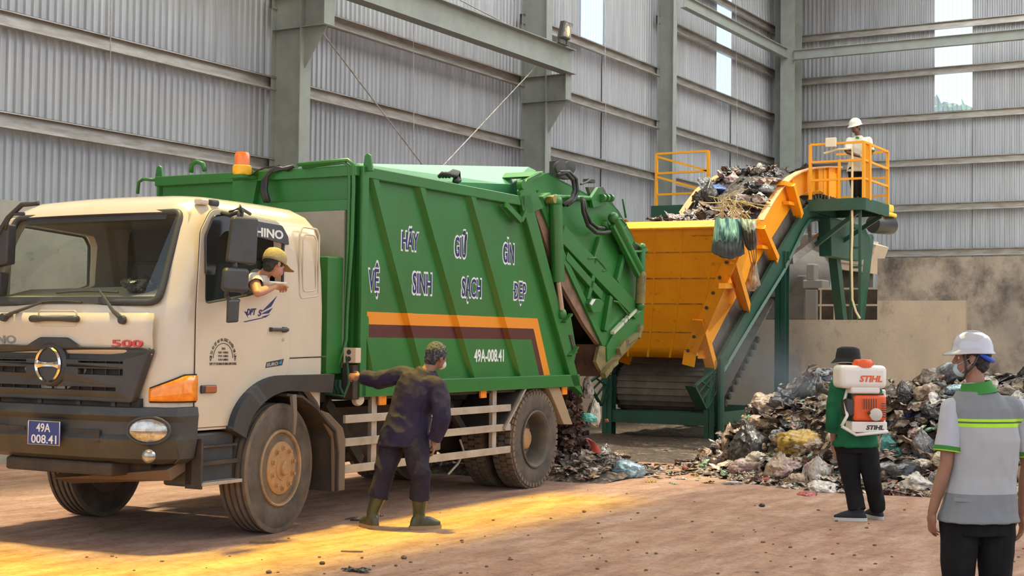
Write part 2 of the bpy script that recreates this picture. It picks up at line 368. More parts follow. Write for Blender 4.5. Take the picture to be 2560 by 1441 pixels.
ordn = ['lowest', 'second', 'third', 'fourth', 'fifth', 'sixth', 'seventh', 'eighth', 'ninth', 'tenth']
bays = [(1.0, 17.0, 'bay at the left edge'), (17.0, 24.55, 'bay between the two wide columns'), (24.55, 30.9, 'bay left of the narrow column'), (30.9, XB-0.1, 'bay beside the far corner')]
for bi, (xa, xb, bn) in enumerate(bays):
    for gi, z in enumerate(GZ):
        if z < 3.1 or z > 11: continue
        vis = {0: (3, 6), 1: (4, 7.0), 2: (4.5, 9), 3: (5, 10.6)}[bi]
        if not (vis[0] <= z <= vis[1]): continue
        zgirt('wall_girt', (xa, 14.20, z), (xb, 14.20, z), (0, -1, 0), M['girt'],
              label='%s galvanised rail up the long wall, %s' % (ordn[gi-1], bn), cat='steel rail', group='galvanised rails on the long wall')
for gi, z in enumerate([4.14+1.222*k for k in range(-1, 6)]):
    if 3.5 < z < 11.2:
        zgirt('wall_girt', (XB-0.2, 13.9, z), (XB-0.2, -6, z), (-1, 0, 0), M['girt'],
              label='galvanised wall rail, %s up, crossing the end wall at right' % ordn[gi-1], cat='steel rail', group='galvanised rails on the end wall')

# columns
def column(x, yi, web_w, fw, label, bracket=None, top=ZT):
    r = empty('steel_column', (x, yi, 0), label=label, cat='column')
    d = 14.22-yi
    MB().box((0.1, 0.02, 0), (0.112, d, top)).box((-0.0, d-0.0, 0), (fw, d+0.012, top)).build('web', M['steel'], r)
    MB().box((0, 0, 0), (fw, 0.018, top)).build('flange', M['steel'], r)
    for z in ([bracket[0], bracket[1]] if bracket else []):
        pass
    if bracket:
        z0, z1, proj = bracket      # bracket under a crane beam: plate tapering down
        mb = MB(); xw = 0.1
        mb.prism([(xw, 0, z1), (xw, -proj, z1), (xw, -proj, z0), (xw, 0, z0-0.62)], (0.012, 0, 0))
        mb.box((0, -proj, z1-0.015), (fw, 0, z1)); mb.box((0, -proj-0.015, z0), (fw, -proj, z1))
        mb.prism([(0.0, -proj, z0), (fw, -proj, z0), (fw, d, z0), (0, d, z0)], (0, 0, -0.012))
        mb.box((-0.0, 0.02, z1-0.012), (fw, d, z1))
        mb.build('bracket', M['steel'], r)
    return r

column(17.0, 13.67, 0.5, 0.25, 'wide grey-green steel column with a bracket, nearest of the wall columns, behind the truck body', (6.2, 6.72, 0.42))
column(24.53, 13.67, 0.5, 0.22, 'grey-green steel column whose bracket carries the end of the crane beam', (6.2, 6.70, 0.42))
column(30.85, 13.82, 0.36, 0.2, 'narrow grey-green steel column behind the hopper, without any bracket')
r = empty('steel_column', (38.0, 13.42, 0), label='grey steel column standing in the far corner of the hall', cat='column')
MB().box((0, 0, 0), (0.02, 0.40, ZT)).build('flange', M['steel'], r)
MB().box((0.02, 0.19, 0), (0.6, 0.205, ZT)).box((0.6, 0, 0), (0.62, 0.4, ZT)).build('web', M['steel'], r)
MB().box((38.4, 13.95, 0), (38.9, 14.12, ZT)).build('steel_column', M['steel'], label='dark steel post tucked behind the corner column against the long wall', cat='column')

def ibeam(name, a, b, h, fw, m, **k):
    a, b = V(a), V(b); mb = MB(); up = V((0, 0, 1))
    mb.beam(a, b, 0.012, h); mb.beam(a+up*(h/2), b+up*(h/2), fw, 0.016); mb.beam(a-up*(h/2), b-up*(h/2), fw, 0.016)
    return mb.build(name, m, clean=False, **k)
ibeam('crane_beam', (1.0, 13.25, 6.94), (24.75, 13.25, 6.94), 0.46, 0.24, M['steel'], label='long grey steel crane beam resting on the column brackets, floodlight on its end', cat='steel beam')
ibeam('tie_beam', (31.1, 13.68, 9.50), (38.0, 13.68, 9.50), 0.26, 0.16, M['steel'], label='grey steel beam from the narrow column to the corner column', cat='steel beam')
ibeam('tie_beam', (37.95, 13.42, 9.42), (37.95, -6, 9.42), 0.25, 0.16, M['steel'], label='grey steel beam crossing in front of the tall daylight strip on the end wall', cat='steel beam')
# bracing rods
for a, b, lb in (((17.2, 13.84, 6.59), (24.56, 13.84, 2.03), 'thin bracing rod slanting down to the right from the nearest bracket'),
                 ((24.55, 13.92, 6.88), (17.12, 13.92, 1.64), 'thin bracing rod slanting down to the left from the crane beam end'),
                 ((21.75, 13.9, 7.61), (24.5, 13.9, 7.42), 'thin bracing rod above the crane beam at the top of the picture')):
    MB().tube([a, b], 0.012, 8).build('bracing_rod', M['girt'], label=lb, cat='bracing rod')
for x, z0, z1, lb in ((13.6, 4.2, 6.9, 'first bay'), (20.6, 4.2, 8.0, 'bay between the wide columns'), (27.9, 5.4, 9.3, 'bay left of the narrow column'), (35.5, 5.4, 10.4, 'bay beside the far corner')):
    MB().tube([(x, 14.05, z0), (x+0.03, 14.15, z1)], 0.007, 6).build('sag_rod', M['girt'], label='very thin upright rod tying the wall rails in the %s' % lb, cat='tie rod')

# floodlight on the crane beam
fl = empty('floodlight', (24.0, 13.1, 7.18), label='black framed floodlight standing on the end of the crane beam', cat='floodlight')
MB().beam((0.0, 0, 0.0), (0.0, 0.0, 0.12), 0.05, 0.02).beam((0.3, 0, 0), (0.3, 0, 0.12), 0.05, 0.02).beam((-0.02, 0, 0.0), (0.32, 0, 0.0), 0.06, 0.015).build('bracket', M['black'], fl)
ca, sa = math.cos(0.55), math.sin(0.55)
def FL(x, y, z): return (x+z*0.35, y, 0.1+z)
MB().hexa([FL(-0.02, -0.06, 0), FL(0.32, -0.06, 0), FL(0.32, 0.04, 0), FL(-0.02, 0.04, 0), FL(-0.02, -0.06, 0.34), FL(0.32, -0.06, 0.34), FL(0.32, 0.04, 0.34), FL(-0.02, 0.04, 0.34)]).build('housing', M['black'], fl, bevel=0.012)
MB().hexa([FL(0.01, -0.075, 0.03), FL(0.29, -0.075, 0.03), FL(0.29, -0.062, 0.03), FL(0.01, -0.062, 0.03), FL(0.01, -0.075, 0.31), FL(0.29, -0.075, 0.31), FL(0.29, -0.062, 0.31), FL(0.01, -0.062, 0.31)]).build('glass', M['clearlens'], fl)
MB().ell((0.14+0.06, -0.085, 0.1+0.15), 0.05, 0.015, 0.1).build('lamp', mat('warm_lamp_face', (0.9, 0.6, 0.3), 0.3, emit=(1.0, 0.6, 0.25), estr=0.6), fl, smooth=True)

# concrete tipping-bay wall, low part and high part
XC = 26.2
MB().box((XC, 7.66, 0), (XC+0.38, 14.1, 2.0)).build('wall_tipping_bay_low', M['concrete'], kind='structure')
MB().box((XC, -12, 0), (XC+0.38, 7.66, 2.35)).build('wall_tipping_bay_high', M['concrete'], kind='structure')
MB().box((XC+0.003, -12, 2.35), (XC+0.38, 7.66, 3.12)).build('wall_tipping_bay_crest', M['conc_old'], kind='structure')
MB().box((XC+0.38, -12, 1.7), (XB, 14.1, 1.93)).build('floor_upper', M['concrete'], kind='structure')
MB().box((XC-0.02, 1.0, 0), (XC, 6.05, 2.5)).build('trim_1', M['conc_old'], kind='structure')

# unseen roof of opaque sheets with daylight strips, some added for the light
M['roof'] = mat('roof_sheet', (0.42, 0.42, 0.42), 0.6, 0.2)
M['roofday'] = sheet_mat('roof_daylight_sheet', (0.72, 0.70, 0.62), 0.40, (0.86, 0.91, 1.0))
M['amberfilter'] = sheet_mat('added_amber_sheet', (1.0, 0.90, 0.08), 0.35, (0.95, 0.78, 0.2))  # unseen tinted sheet, added so the sun patch on the floor turns yellow
RZ = 12.2
def slab(n, x0, x1, y0, y1, m): MB().box((x0, y0, RZ), (x1, y1, RZ+0.05)).build(n, m, kind='structure')
OY0, OY1, OX0, OXM, OX1 = 7.35, 12.6, 5.6, 12.3, 26.5
slab('ceiling', -2, OX0, 3.0, YW, M['roof']); slab('ceiling_end', OX1, 28.0, -10, YW, M['roof']); slab('ceiling_gable', 36.5, XB, -10, YW, M['roof']); slab('ceiling_eave', 28.0, 36.5, 12.0, YW, M['roof'])
slab('ceiling_side', OX0, OX1, OY1, YW, M['roof']); slab('ceiling_front', OX0, OX1, 3.0, OY0, M['roof'])
slab('window_4', 8.2, 14.0, OY0, 8.35, M['amberfilter']); slab('window_8', OX0, 8.2, OY0, OY1, M['amberfilter']); slab('window_5', 8.2, OX1, 8.35, OY1, M['roofday']); slab('added_roof_near', -4, 13.5, -7, 3.0, M['roof']); slab('window_9', 13.5, 26.5, -7, 3.0, M['roofday']); slab('window_6', 14.0, OX1, OY0, 8.35, M['roofday'])  # amber, near and side sheets are unseen, added to tint, dim and brighten
slab('window_7', 28.0, 36.5, -10, 12.0, M['roofday'])  # unseen roof sheet, added to brighten the end wall

# trees beyond the end wall, seen through the daylight strip
M['leaf'] = mat('tree_leaves', (0.05, 0.12, 0.03), 0.8, col2=(0.10, 0.20, 0.05), scale=3, amount=1, bump=0.5)
for i, (x, y, h, r, lb) in enumerate(((62, 15.8, 12.2, 2.6, 'tall tree outside, behind the left half of the end wall daylight strip'), (70, 14.6, 12.4, 2.2, 'lower tree outside, behind the right half of the end wall daylight strip'))):
    t = empty('tree', (x, y, 0), label=lb, cat='tree'); MB().tube([(0, 0, 0), (0.1, 0, h*0.5), (0, 0.1, h*0.8)], [0.25, 0.2, 0.1], 10).build('trunk', M['dark'], t)
    mb = MB(); rt = random.Random(i)
    for k in range(260):
        a, b_, rr = rt.uniform(0, 6.3), rt.uniform(-1, 1), r*rt.random()**0.4; c = V((math.cos(a)*math.sqrt(1-b_*b_)*rr, math.sin(a)*math.sqrt(1-b_*b_)*rr, h-r+b_*rr)); s_ = rt.uniform(0.15, 0.4)
        mb.add([c+V((rt.gauss(0, s_), rt.gauss(0, s_), rt.gauss(0, s_))) for _ in range(6)], [(0, 1, 2), (2, 3, 4), (4, 5, 0), (1, 3, 5)])
    mb.build('canopy', M['leaf'], t, clean=False)
# ================================================================ LOADING CONVEYOR WITH HOPPER AND PLATFORMS
YN, YS, YF = 8.95, 9.10, 10.75
def q(px, py, y=YN): p = pY(px, py, y); return (p.x, p.z)
cv = empty('loading_conveyor', (21.3, 9.85, 0), label='tall slanting green and orange conveyor with a big orange hopper behind the garbage truck', cat='conveyor')
class CB(MB):      # conveyor parts are written in hall coordinates and stored relative to the conveyor's base
    def build(s, name, m, parent=None, **k):
        par = parent or cv; off = V((21.3, 9.85, 0)); s.v = [tuple(V(p)-off) for p in s.v]
        return MB.build(s, name, m, par, **k)
def side_poly(pts, y, t=0.05): return [(x, y, z) for x, z in pts]
top_e = [q(1789, 916), q(1889, 738), q(1961, 608), q(1989, 563), q(2008, 528), q(2027, 510)]
bot_e = [q(2072, 563), q(2038, 547), q(2020, 553), q(2005, 575), q(1955, 680), q(1900, 769), q(1833, 880), q(1792, 950)]
frame = top_e+[(27.9, top_e[-1][1]), (27.9, bot_e[0][1])]+bot_e
for y, lb in ((YN, 'near green side frame'), (YF, 'far green side frame')):
    CB().prism([(x, y, z) for x, z in frame], (0, 0.06, 0)).build('side_frame', M['dgreen'])
    e = frame[8:]  # lower lip
    CB().tube([(x, y-0.03, z) for x, z in e], 0.035, 4).build('frame_lip', M['dgreen'])
# lower open lattice guard
g0, g1, g2, g3 = q(1733, 966), q(1783, 925), q(1826, 900), q(1762, 1024)
for y in (YN-0.02, YF+0.02):
    mb = CB()
    for a, b in ((g0, g1), (g0, g3), (g3, g2), (g1, g2), (g1, g3)): mb.beam((a[0], y, a[1]), (b[0], y, b[1]), 0.03, 0.045, up=(0, 1, 0))
    for t in (0.3, 0.6):
        a = (g0[0]*(1-t)+g3[0]*t, g0[1]*(1-t)+g3[1]*t); b = (g1[0]*(1-t)+g2[0]*t, g1[1]*(1-t)+g2[1]*t)
        mb.beam((a[0], y, a[1]), (b[0], y, b[1]), 0.02, 0.03, up=(0, 1, 0))
    for t in (0.33, 0.66):
        a = (g0[0]*(1-t)+g1[0]*t, g0[1]*(1-t)+g1[1]*t); b = (g3[0]*(1-t)+g2[0]*t, g3[1]*(1-t)+g2[1]*t)
        mb.beam((a[0], y, a[1]), (b[0], y, b[1]), 0.02, 0.03, up=(0, 1, 0))
    mb.build('tail_guard', M['dgreen'])
a = g0; b = q(1733-22, 975)
CB().hexa([(g3[0], YN, g3[1]), (g3[0]+0.02, YN, g3[1]), (g3[0]+0.02, YN+0.14, g3[1]), (g3[0], YN+0.14, g3[1]), (g0[0], YN, g0[1]), (g0[0]+0.02, YN, g0[1]), (g0[0]+0.02, YN+0.14, g0[1]), (g0[0], YN+0.14, g0[1])]).build('tail_plate', M['dgreen'])

# slatted belt: an endless loop of steel slats
bl = [q(1783, 918, YS), q(1865, 765, YS), q(1945, 640, YS), q(1998, 540, YS), q(2020, 500, YS)]
d0 = V((bl[1][0]-bl[0][0], bl[1][1]-bl[0][1])).normalized(); nrm = V((-d0.y, d0.x))
c0 = V(bl[0])-nrm*0.36-d0*0.10; R0 = 0.36; path = []
for k in range(11):
    a = math.atan2(-nrm.y, -nrm.x)-0.1 - (math.pi-0.2)*k/10
    path.append((c0.x+math.cos(a)*R0*1.06, c0.y+math.sin(a)*R0))
path = [(path[0][0]+d0.x*3.2, path[0][1]+d0.y*3.2)]+path+bl[1:]+[(bl[-1][0]+0.5, bl[-1][1]+0.12), (28.2, bl[-1][1]+0.12)]
pp = []      # resample into slats of equal length
for i in range(len(path)-1):
    a, b = V(path[i]), V(path[i+1]); n = max(1, round((b-a).length/0.2))
    for k in range(n): pp.append(a.lerp(b, k/n))
pp.append(V(path[-1])); mb = CB()
for i in range(len(pp)-1):
    a, b = pp[i], pp[i+1]; d = (b-a).normalized(); n = V((-d.y, d.x))
    mb.prism([(a.x+n.x*0.025, YS+0.02, a.y+n.y*0.025), (b.x, YS+0.02, b.y), (b.x-n.x*0.02, YS+0.02, b.y-n.y*0.02), (a.x-n.x*0.02, YS+0.02, a.y-n.y*0.02)], (0, YF-YS-0.06, 0))
M['slat'] = mat('dirty_steel_slats', (0.17, 0.145, 0.12), 0.7, 0.1, col2=(0.11, 0.09, 0.075), scale=5, amount=1, bump=0.2)
mb.build('slat_belt', M['slat'])
# running chain beside the belt
M['chain'] = mat('greasy_chain', (0.03, 0.028, 0.03), 0.35, 0.4, col2=(0.25, 0.22, 0.24), scale=9, amount=1, contrast=(0.55, 0.7))
k0 = [i for i, p in enumerate(pp) if p.y > 0.75][0]
mb = CB(); mc = CB()
for i in range(6, len(pp)-1):
    p = pp[i].lerp(pp[i+1], 0.5)
    mb.lathe([(0.0, -0.03), (0.055, -0.03), (0.055, 0.03), (0.0, 0.03)], (p.x, YS-0.04, p.y), (0, 1, 0), 8)
    mb.beam((pp[i].x, YS-0.0, pp[i].y), (pp[i+1].x, YS-0.0, pp[i+1].y), 0.02, 0.05, up=(0, 1, 0))
    mc.lathe([(0.0, -0.03), (0.055, -0.03), (0.055, 0.03), (0.0, 0.03)], (p.x, YF-0.02, p.y), (0, 1, 0), 8)
bk_ = [q(1766, 882, YS), q(1828, 767, YS), q(1908, 630, YS), q(1980, 515, YS), q(2000, 490, YS)]; fk_ = [q(2027, 515, YS), q(1989, 570, YS), q(1961, 615, YS), q(1889, 745, YS), q(1795, 920, YS)]
CB().prism([(x, YS+0.03, z) for x, z in bk_+fk_], (0, 0.02, 0)).build('belt_side_plate', M['slat'])
mb.build('drive_chain', M['chain']); mc.build('drive_chain', M['chain'])
# pale belt edge track under the chain
M['track'] = mat('pale_worn_track', (0.42, 0.47, 0.55), 0.35, 0.4, col2=(0.10, 0.10, 0.12), scale=3, amount=1, contrast=(0.45, 0.6))
mb = CB()
for a, b in list(zip(bl[:-1], bl[1:]))[1:]: mb.beam((a[0]+0.12, YN+0.04, a[1]-0.13), (b[0]+0.12, YN+0.04, b[1]-0.13), 0.1, 0.03, up=(0, 1, 0)); mb.beam((a[0]+0.05, YN+0.07, a[1]-0.07), (b[0]+0.05, YN+0.07, b[1]-0.07), 0.16, 0.01, up=(0, 1, 0))
mb.build('chain_track', M['track'])
# side skirts
tp = [q(1893, 552, YS), q(1920, 505, YS), q(1945, 467, YS), q(1968, 444, YS), q(1990, 431, YS), q(2025, 421, YS), q(2060, 418, YS), q(2092, 419, YS)]
bt = [(27.6, tp[-1][1]-0.62), q(2050, 478, YS), q(2022, 480, YS), q(2000, 490, YS), q(1980, 515, YS), q(1908, 630, YS), q(1828, 767, YS), q(1766, 882, YS)]
J0, J1 = pX(1722, 862, 21.25), pX(1876, 556, 19.75)
near = [(x, z) for x, z in tp]+[(tp[-1][0], bt[0][1])]+bt[1:]+[q(1752, 872, YS), q(1838, 690, YS)]
CB().prism([(x, YS, z) for x, z in near], (0, 0.02, 0)).build('near_skirt', M['orange'])
far = [(x, z) for x, z in tp]+[(tp[-1][0], bt[0][1])]+bt[1:]+[q(1722, 862, YS), q(1835, 637, YS)]
sk = CB().prism([(x, YF-0.16, z) for x, z in far], (0, -0.02, 0)).build('far_skirt', mat('rubber_lined_plate', (0.10, 0.10, 0.115), 0.5, 0.1, col2=(0.16, 0.15, 0.15), scale=3, amount=1))
for y, s in ((YS, -1), (YF-0.16, 1)):
    mb = CB()
    for a, b in zip(tp[:-1], tp[1:]): mb.beam((a[0], y+s*0.05, a[1]), (b[0], y+s*0.05, b[1]), 0.14, 0.025)
    mb.build('skirt_flange', mat('sunlit_orange_edge', (0.80, 0.38, 0.12), 0.5, col2=(0.60, 0.30, 0.16), scale=6, amount=1))  # flange painted paler and pinker, as if catching light from above
for px, y0, y1 in ((2012, 428, 480), (2040, 424, 476), (2066, 420, 500), (1975, 445, 500), (2090, 420, 500)):
    a, b = q(px, y0, YS), q(px, y1, YS); CB().beam((a[0], YS-0.03, a[1]), (a[0], YS-0.03, b[1]), 0.05, 0.06).build('skirt_stiffener', M['orange'])
CB().box((27.45, YS-0.02, tp[-1][1]-0.72), (28.35, YF-0.1, tp[-1][1]-0.12)).build('head_cover', M['orange'], bevel=0.02)

# hopper
BL, BR = pX(1500, 889, 21.3), pX(1727, 895, 21.3)
TL, TR = pX(1478, 566, 19.75), pX(1876, 556, 19.75)
def plate4(pts, t): n = (V(pts[1])-V(pts[0])).cross(V(pts[2])-V(pts[0])).normalized()*t; return [V(p) for p in pts], n
def hp_(a, b): return (BL.lerp(BR, a)).lerp(TL.lerp(TR, a), b)
CB().grid(hp_, 12, 12).build('hopper_front', M['orange'], smooth=True).modifiers.new('s', 'SOLIDIFY').thickness = 0.015
S1 = V((tp[0][0], YS, tp[0][1])); Sb = V((q(1830, 762, YS)[0], YS, q(1830, 762, YS)[1])); S0 = V((q(1768, 882, YS)[0], YS, q(1768, 882, YS)[1]))
mb = CB(); mb.add([BR, S0, Sb, S1, TR, BR.lerp(TR, 0.45)], [(0, 1, 2), (0, 2, 5), (5, 2, 3), (5, 3, 4)]); o = mb.build('hopper_wing', M['orange'])
o.modifiers.new('s', 'SOLIDIFY').thickness = 0.015
mb = CB(); FS = V((tp[0][0], YF-0.16, tp[0][1])); F0 = V((bl[0][0], YF-0.16, bl[0][1]))
mb.add([BL, F0, FS, TL], [(0, 1, 2, 3)]); o = mb.build('hopper_wing', M['orange']); o.modifiers.new('s', 'SOLIDIFY').thickness = 0.015
rim = CB(); rim.prism([TL+V((-0.14, 0, -0.06)), TL+V((0.03, 0, 0.05)), TR+V((0.03, 0, 0.05)), TR+V((-0.14, 0, -0.06))], (0.01, 0, -0.02)); rim.beam(TR, S1, 0.1, 0.05); rim.beam(TL, FS, 0.1, 0.05)
rim.build('hopper_rim', M['orange'])
fl_ = CB(); a = BR.lerp(TR, 0.05)+V((-0.05, 0.03, 0)); b = TR+V((-0.05, 0.03, 0)); fl_.beam(a, b, 0.2, 0.03, up=(1, 0.2, 0)); fl_.beam(BR+V((-0.05, 0.02, -0.12)), a, 0.2, 0.03, up=(1, 0.2, 0))
o = fl_.build('hopper_flange', M['orange'])
for i in range(8): p = BR.lerp(TR, (i+0.5)/9)+V((-0.07, 0.07, 0)); CB().lathe([(0, 0), (0.028, 0), (0.028, 0.03), (0, 0.03)], p, (-1, -0.3, 0), 6).build('flange_bolt', M['dark'])
mb = CB()
def onplate(s, t): return hp_(s, t)+V((-0.014, 0, 0))
for s0, s1 in ((0.12, 0.06), (0.32, 0.24), (0.54, 0.42), (0.78, 0.585), (1.0, 0.8)):
    [mb.beam(onplate(s0+(s1-s0)*k/8, k/8), onplate(s0+(s1-s0)*(k+1)/8, (k+1)/8), 0.035, 0.018, up=(1, 0, 0.5)) for k in range(8)]
mb.build('hopper_rib', M['orange']); mb = CB()
for t in (0.2, 0.42, 0.61, 0.80): mb.beam(onplate(0.0, t), onplate(0.995, t), 0.022, 0.016, up=(1, 0, 0.5))
mb.build('hopper_seam', mat('welded_orange_seam', (0.50, 0.19, 0.02), 0.6, grime=(0.12, 0.06, 0.02), gscale=9, gc=(0.45, 0.65)))
CB().box((21.2, 8.96, 1.3), (21.45, 9.04, 1.5)).build('wing_foot', M['orange'])

# struts on the near side
def strut(a, b, brk=True):
    mb = CB(); a, b = V(a), V(b); mb.beam(a, b, 0.16, 0.10, up=(0, 1, 0)); mb.beam(a+V((-0.10, 0.0, 0.0)), b+V((-0.12, 0, 0)), 0.03, 0.16, up=(0, 1, 0))
    if brk: mb.box((a.x-0.42, a.y-0.02, a.z-0.02), (a.x+0.12, a.y+0.14, a.z+0.06)); m_ = a.lerp(b, 0.62); mb.box((m_.x-0.42, m_.y, m_.z-0.03), (m_.x, m_.y+0.12, m_.z+0.03))
    mb.build('strut', M['orange'])
P3 = lambda px, py, y: pY(px, py, y)
strut(P3(1979, 466, YS-0.13), P3(2000, 540, YS-0.13)); strut(P3(1906, 572, YS-0.13), P3(1940, 650, YS-0.13))
dj = J0.lerp(TR, 0.70)
def ondepth(px, py, p): return CAM+ray(px, py)*((p-CAM).dot(_f))
strut(ondepth(1833, 648, dj+V((-0.1, -0.06, 0))), P3(1868, 770, YS-0.12), False)
strut(ondepth(1750, 800, J0.lerp(TR, 0.2)+V((-0.15, -0.06, 0))), P3(1783, 918, YS-0.14), False)
CB().beam(ondepth(1805, 715, dj+V((-0.1, -0.06, 0))), P3(1845, 715, YS-0.12), 0.1, 0.08).build('strut_brace', M['orange'])

# legs and ground beams
def post(x, y, z0, z1, w_=0.17): CB().box((x-w_/2, y-0.004, z0), (x+w_/2, y+0.004, z1)).box((x-w_/2, y-w_/2, z0), (x-w_/2+0.014, y+w_/2, z1)).box((x+w_/2-0.014, y-w_/2, z0), (x+w_/2, y+w_/2, z1)).build('leg', M['dgreen'])
post(21.6, 8.98, 0, 1.15); post(21.6, 10.78, 0, 1.0); post(24.9, 9.0, 0, 3.2, 0.2); post(24.9, 10.75, 0, 3.2, 0.2)
CB().tube([(21.62, 8.82, 0), (21.62, 8.82, 1.3)], 0.06, 10).build('leg_pipe', M['dgreen'])
for a, b in (((21.6, 8.98), (21.6, 10.78)), ((21.6, 8.98), (24.9, 9.0)), ((21.6, 10.78), (24.9, 10.75)), ((24.9, 9.0), (24.9, 10.75))):
    CB().beam((a[0], a[1], 0.33), (b[0], b[1], 0.33), 0.10, 0.2).build('ground_beam', M['dgreen'])

# platforms beside the conveyor head
ZP, XP0, XP1 = 4.22, 26.2, 27.75
ya, yb = 7.92, 8.93
for (y0, y1) in ((ya, yb), (10.85, 12.15)):
    CB().box((XP0, y0, ZP-0.03), (XP1, y1, ZP)).build('platform_deck', M['dgreen'])
    CB().box((XP0-0.03, y0-0.03, ZP-0.2), (XP0+0.02, y1+0.03, ZP+0.02)).box((XP0, y0-0.03, ZP-0.2), (XP1, y0+0.02, ZP+0.02)).box((XP0, y1-0.02, ZP-0.2), (XP1, y1+0.03, ZP+0.02)).box((XP1-0.05, y0, ZP-0.2), (XP1, y1, ZP+0.02)).build('platform_beam', M['dgreen'])
CB().beam((XP0+0.1, ya+0.1, ZP-0.2), (26.6, YN, ZP-0.8), 0.06, 0.08).build('platform_bracket', M['dgreen']); CB().beam((XP1-0.1, ya+0.1, ZP-0.2), (27.6, YN, ZP-0.8), 0.06, 0.08).build('platform_bracket', M['dgreen'])
yw = M['yellow']
def rail(a, b, w_=0.04, nm='rail', par=None): return CB().beam(a, b, w_, w_).build(nm, yw, par)
def guard(x0, x1, y0, y1, hz=1.05, side=-1, near=True):
    for x, y in ((x0, y0), (x0, y1), (x1, y0)): rail((x, y, ZP), (x, y, ZP+hz), 0.05, 'rail_post')
    if near: rail((x0, (y0+y1)/2-0.05, ZP), (x0, (y0+y1)/2-0.05, ZP+0.75), 0.046, 'rail_post'); rail((x0+0.3, y0, ZP), (x0+0.3, y0, ZP+hz), 0.09, 'rail_post')
    for h in (1.05, 0.72, 0.38):
        rail((x0, y0, ZP+h), (x0, y1, ZP+h)); rail((x0, y0, ZP+h), (x1, y0, ZP+h))
    rail((x1, y0, ZP+1.05), (x1, y1, ZP+1.05)); rail((x1, y0, ZP+0.55), (x1, y1, ZP+0.55)); rail((x1, y0, ZP+0.2), (x1, y1, ZP+0.2))
guard(XP0, XP1, ya, yb)
for y in (10.98, 12.08): rail((XP0, y, ZP), (XP0, y, ZP+1.05), 0.05, 'rail_post')
rail((XP0, 12.08, ZP-0.05), (XP0, 12.08, ZP), 0.05, 'rail_post')
for h in (1.05, 0.66, 0.24): rail((XP0, 10.98, ZP+h), (XP0, 12.08, ZP+h))
rail((XP0, 12.08, ZP+1.0), (XP0, 10.98, ZP+0.66)); rail((XP0, 12.08, ZP+0.6), (XP0, 10.98, ZP+0.26))
CB().box((XP0-0.09, 8.42, ZP+0.98), (XP0-0.022, 8.62, ZP+1.15)).build('switch_box', mat('cream_switch_box', (0.75, 0.66, 0.5), 0.5), bevel=0.01)
# ladder
def lad(px): return pX(px, 600, 26.3).y
y1_, y2_ = lad(2128), lad(2150)
for y in (y1_, y2_): CB().beam((26.3, y, 2.0), (26.3, y, ZP), 0.05, 0.05).build('ladder_stile', M['dgreen'])
for i in range(6): CB().beam((26.3, y1_, 2.25+0.36*i), (26.3, y2_, 2.25+0.36*i), 0.045, 0.04).build('ladder_rung', M['dgreen'])
pth = [pX(px, py, 26.22) for px, py in ((2060, 384), (2095, 374), (2130, 372), (2131, 400), (2130, 500), (2131, 580), (2129, 640), (2130, 700), (2131, 750), (2140, 780), (2150, 797))]
CB().tube(pth, 0.022, 8).build('cable_hose', mat('pale_yellow_hose', (0.75, 0.60, 0.33), 0.45))
# head drive: gearbox plate, motor
XD = 27.8
gp = [(26.75, 3.95), (28.9, 3.95), (29.35, 3.70), (29.3, 3.35), (28.7, 3.22), (26.85, 3.22)]
CB().prism([(x, 8.72, z) for x, z in gp], (0, 0.25, 0)).build('drive_plate', M['dgreen'], bevel=0.015)
mot = CB().lathe([(0, 0), (0.17, 0), (0.19, 0.04), (0.19, 0.62), (0.16, 0.66), (0, 0.66)], (29.15, 8.62, 4.0), (0.95, -0.3, 0), 20).build('motor', mat('black_motor', (0.03, 0.03, 0.035), 0.35), smooth='auto')
mb = CB()
for i in range(9):
    a = -0.3+i*0.42; mb.box((29.1, 8.6, 3.86), (29.11, 8.61, 3.87)) if False else None
for a, b in (((29.3, 8.3, 4.17), (29.8, 8.5, 4.25)), ((28.2, 8.0, 4.16), (28.5, 8.3, 4.3)), ((29.2, 8.35, 3.2), (29.6, 8.55, 3.28))): CB().box(a, b).build('motor_cover', mat('yellow_motor_cover', (0.85, 0.55, 0.06), 0.4), bevel=0.03)
# slanting legs standing on the upper floor
def legb(a, b, w_=0.2, nm='leg', m_=None): CB().beam(a, b, w_, w_*0.7, up=(0, 1, 0)).build(nm, m_ or M['dgreen'])
legb(P3(2076, 555, 9.0), (P3(2105, 790, 9.0).x, 9.0, 1.93), 0.24); legb(P3(2176, 590, 9.0), (P3(2150, 795, 9.0).x, 9.0, 1.93), 0.16)
legb(P3(2076, 555, 10.7), (P3(2105, 790, 10.7).x, 10.7, 1.93), 0.24)
legb(P3(1975, 650, 9.05), P3(2072, 578, 9.05), 0.16, 'brace', M['girt']); legb(P3(2022, 548, 9.1), P3(2027, 625, 9.1), 0.07, 'pipe_bracket', M['girt'])
CB().prism([P3(2050, 610, 9.1), P3(2080, 640, 9.1), P3(2085, 570, 9.1)], (0, 0.02, 0)).build('gusset', M['dgreen'])

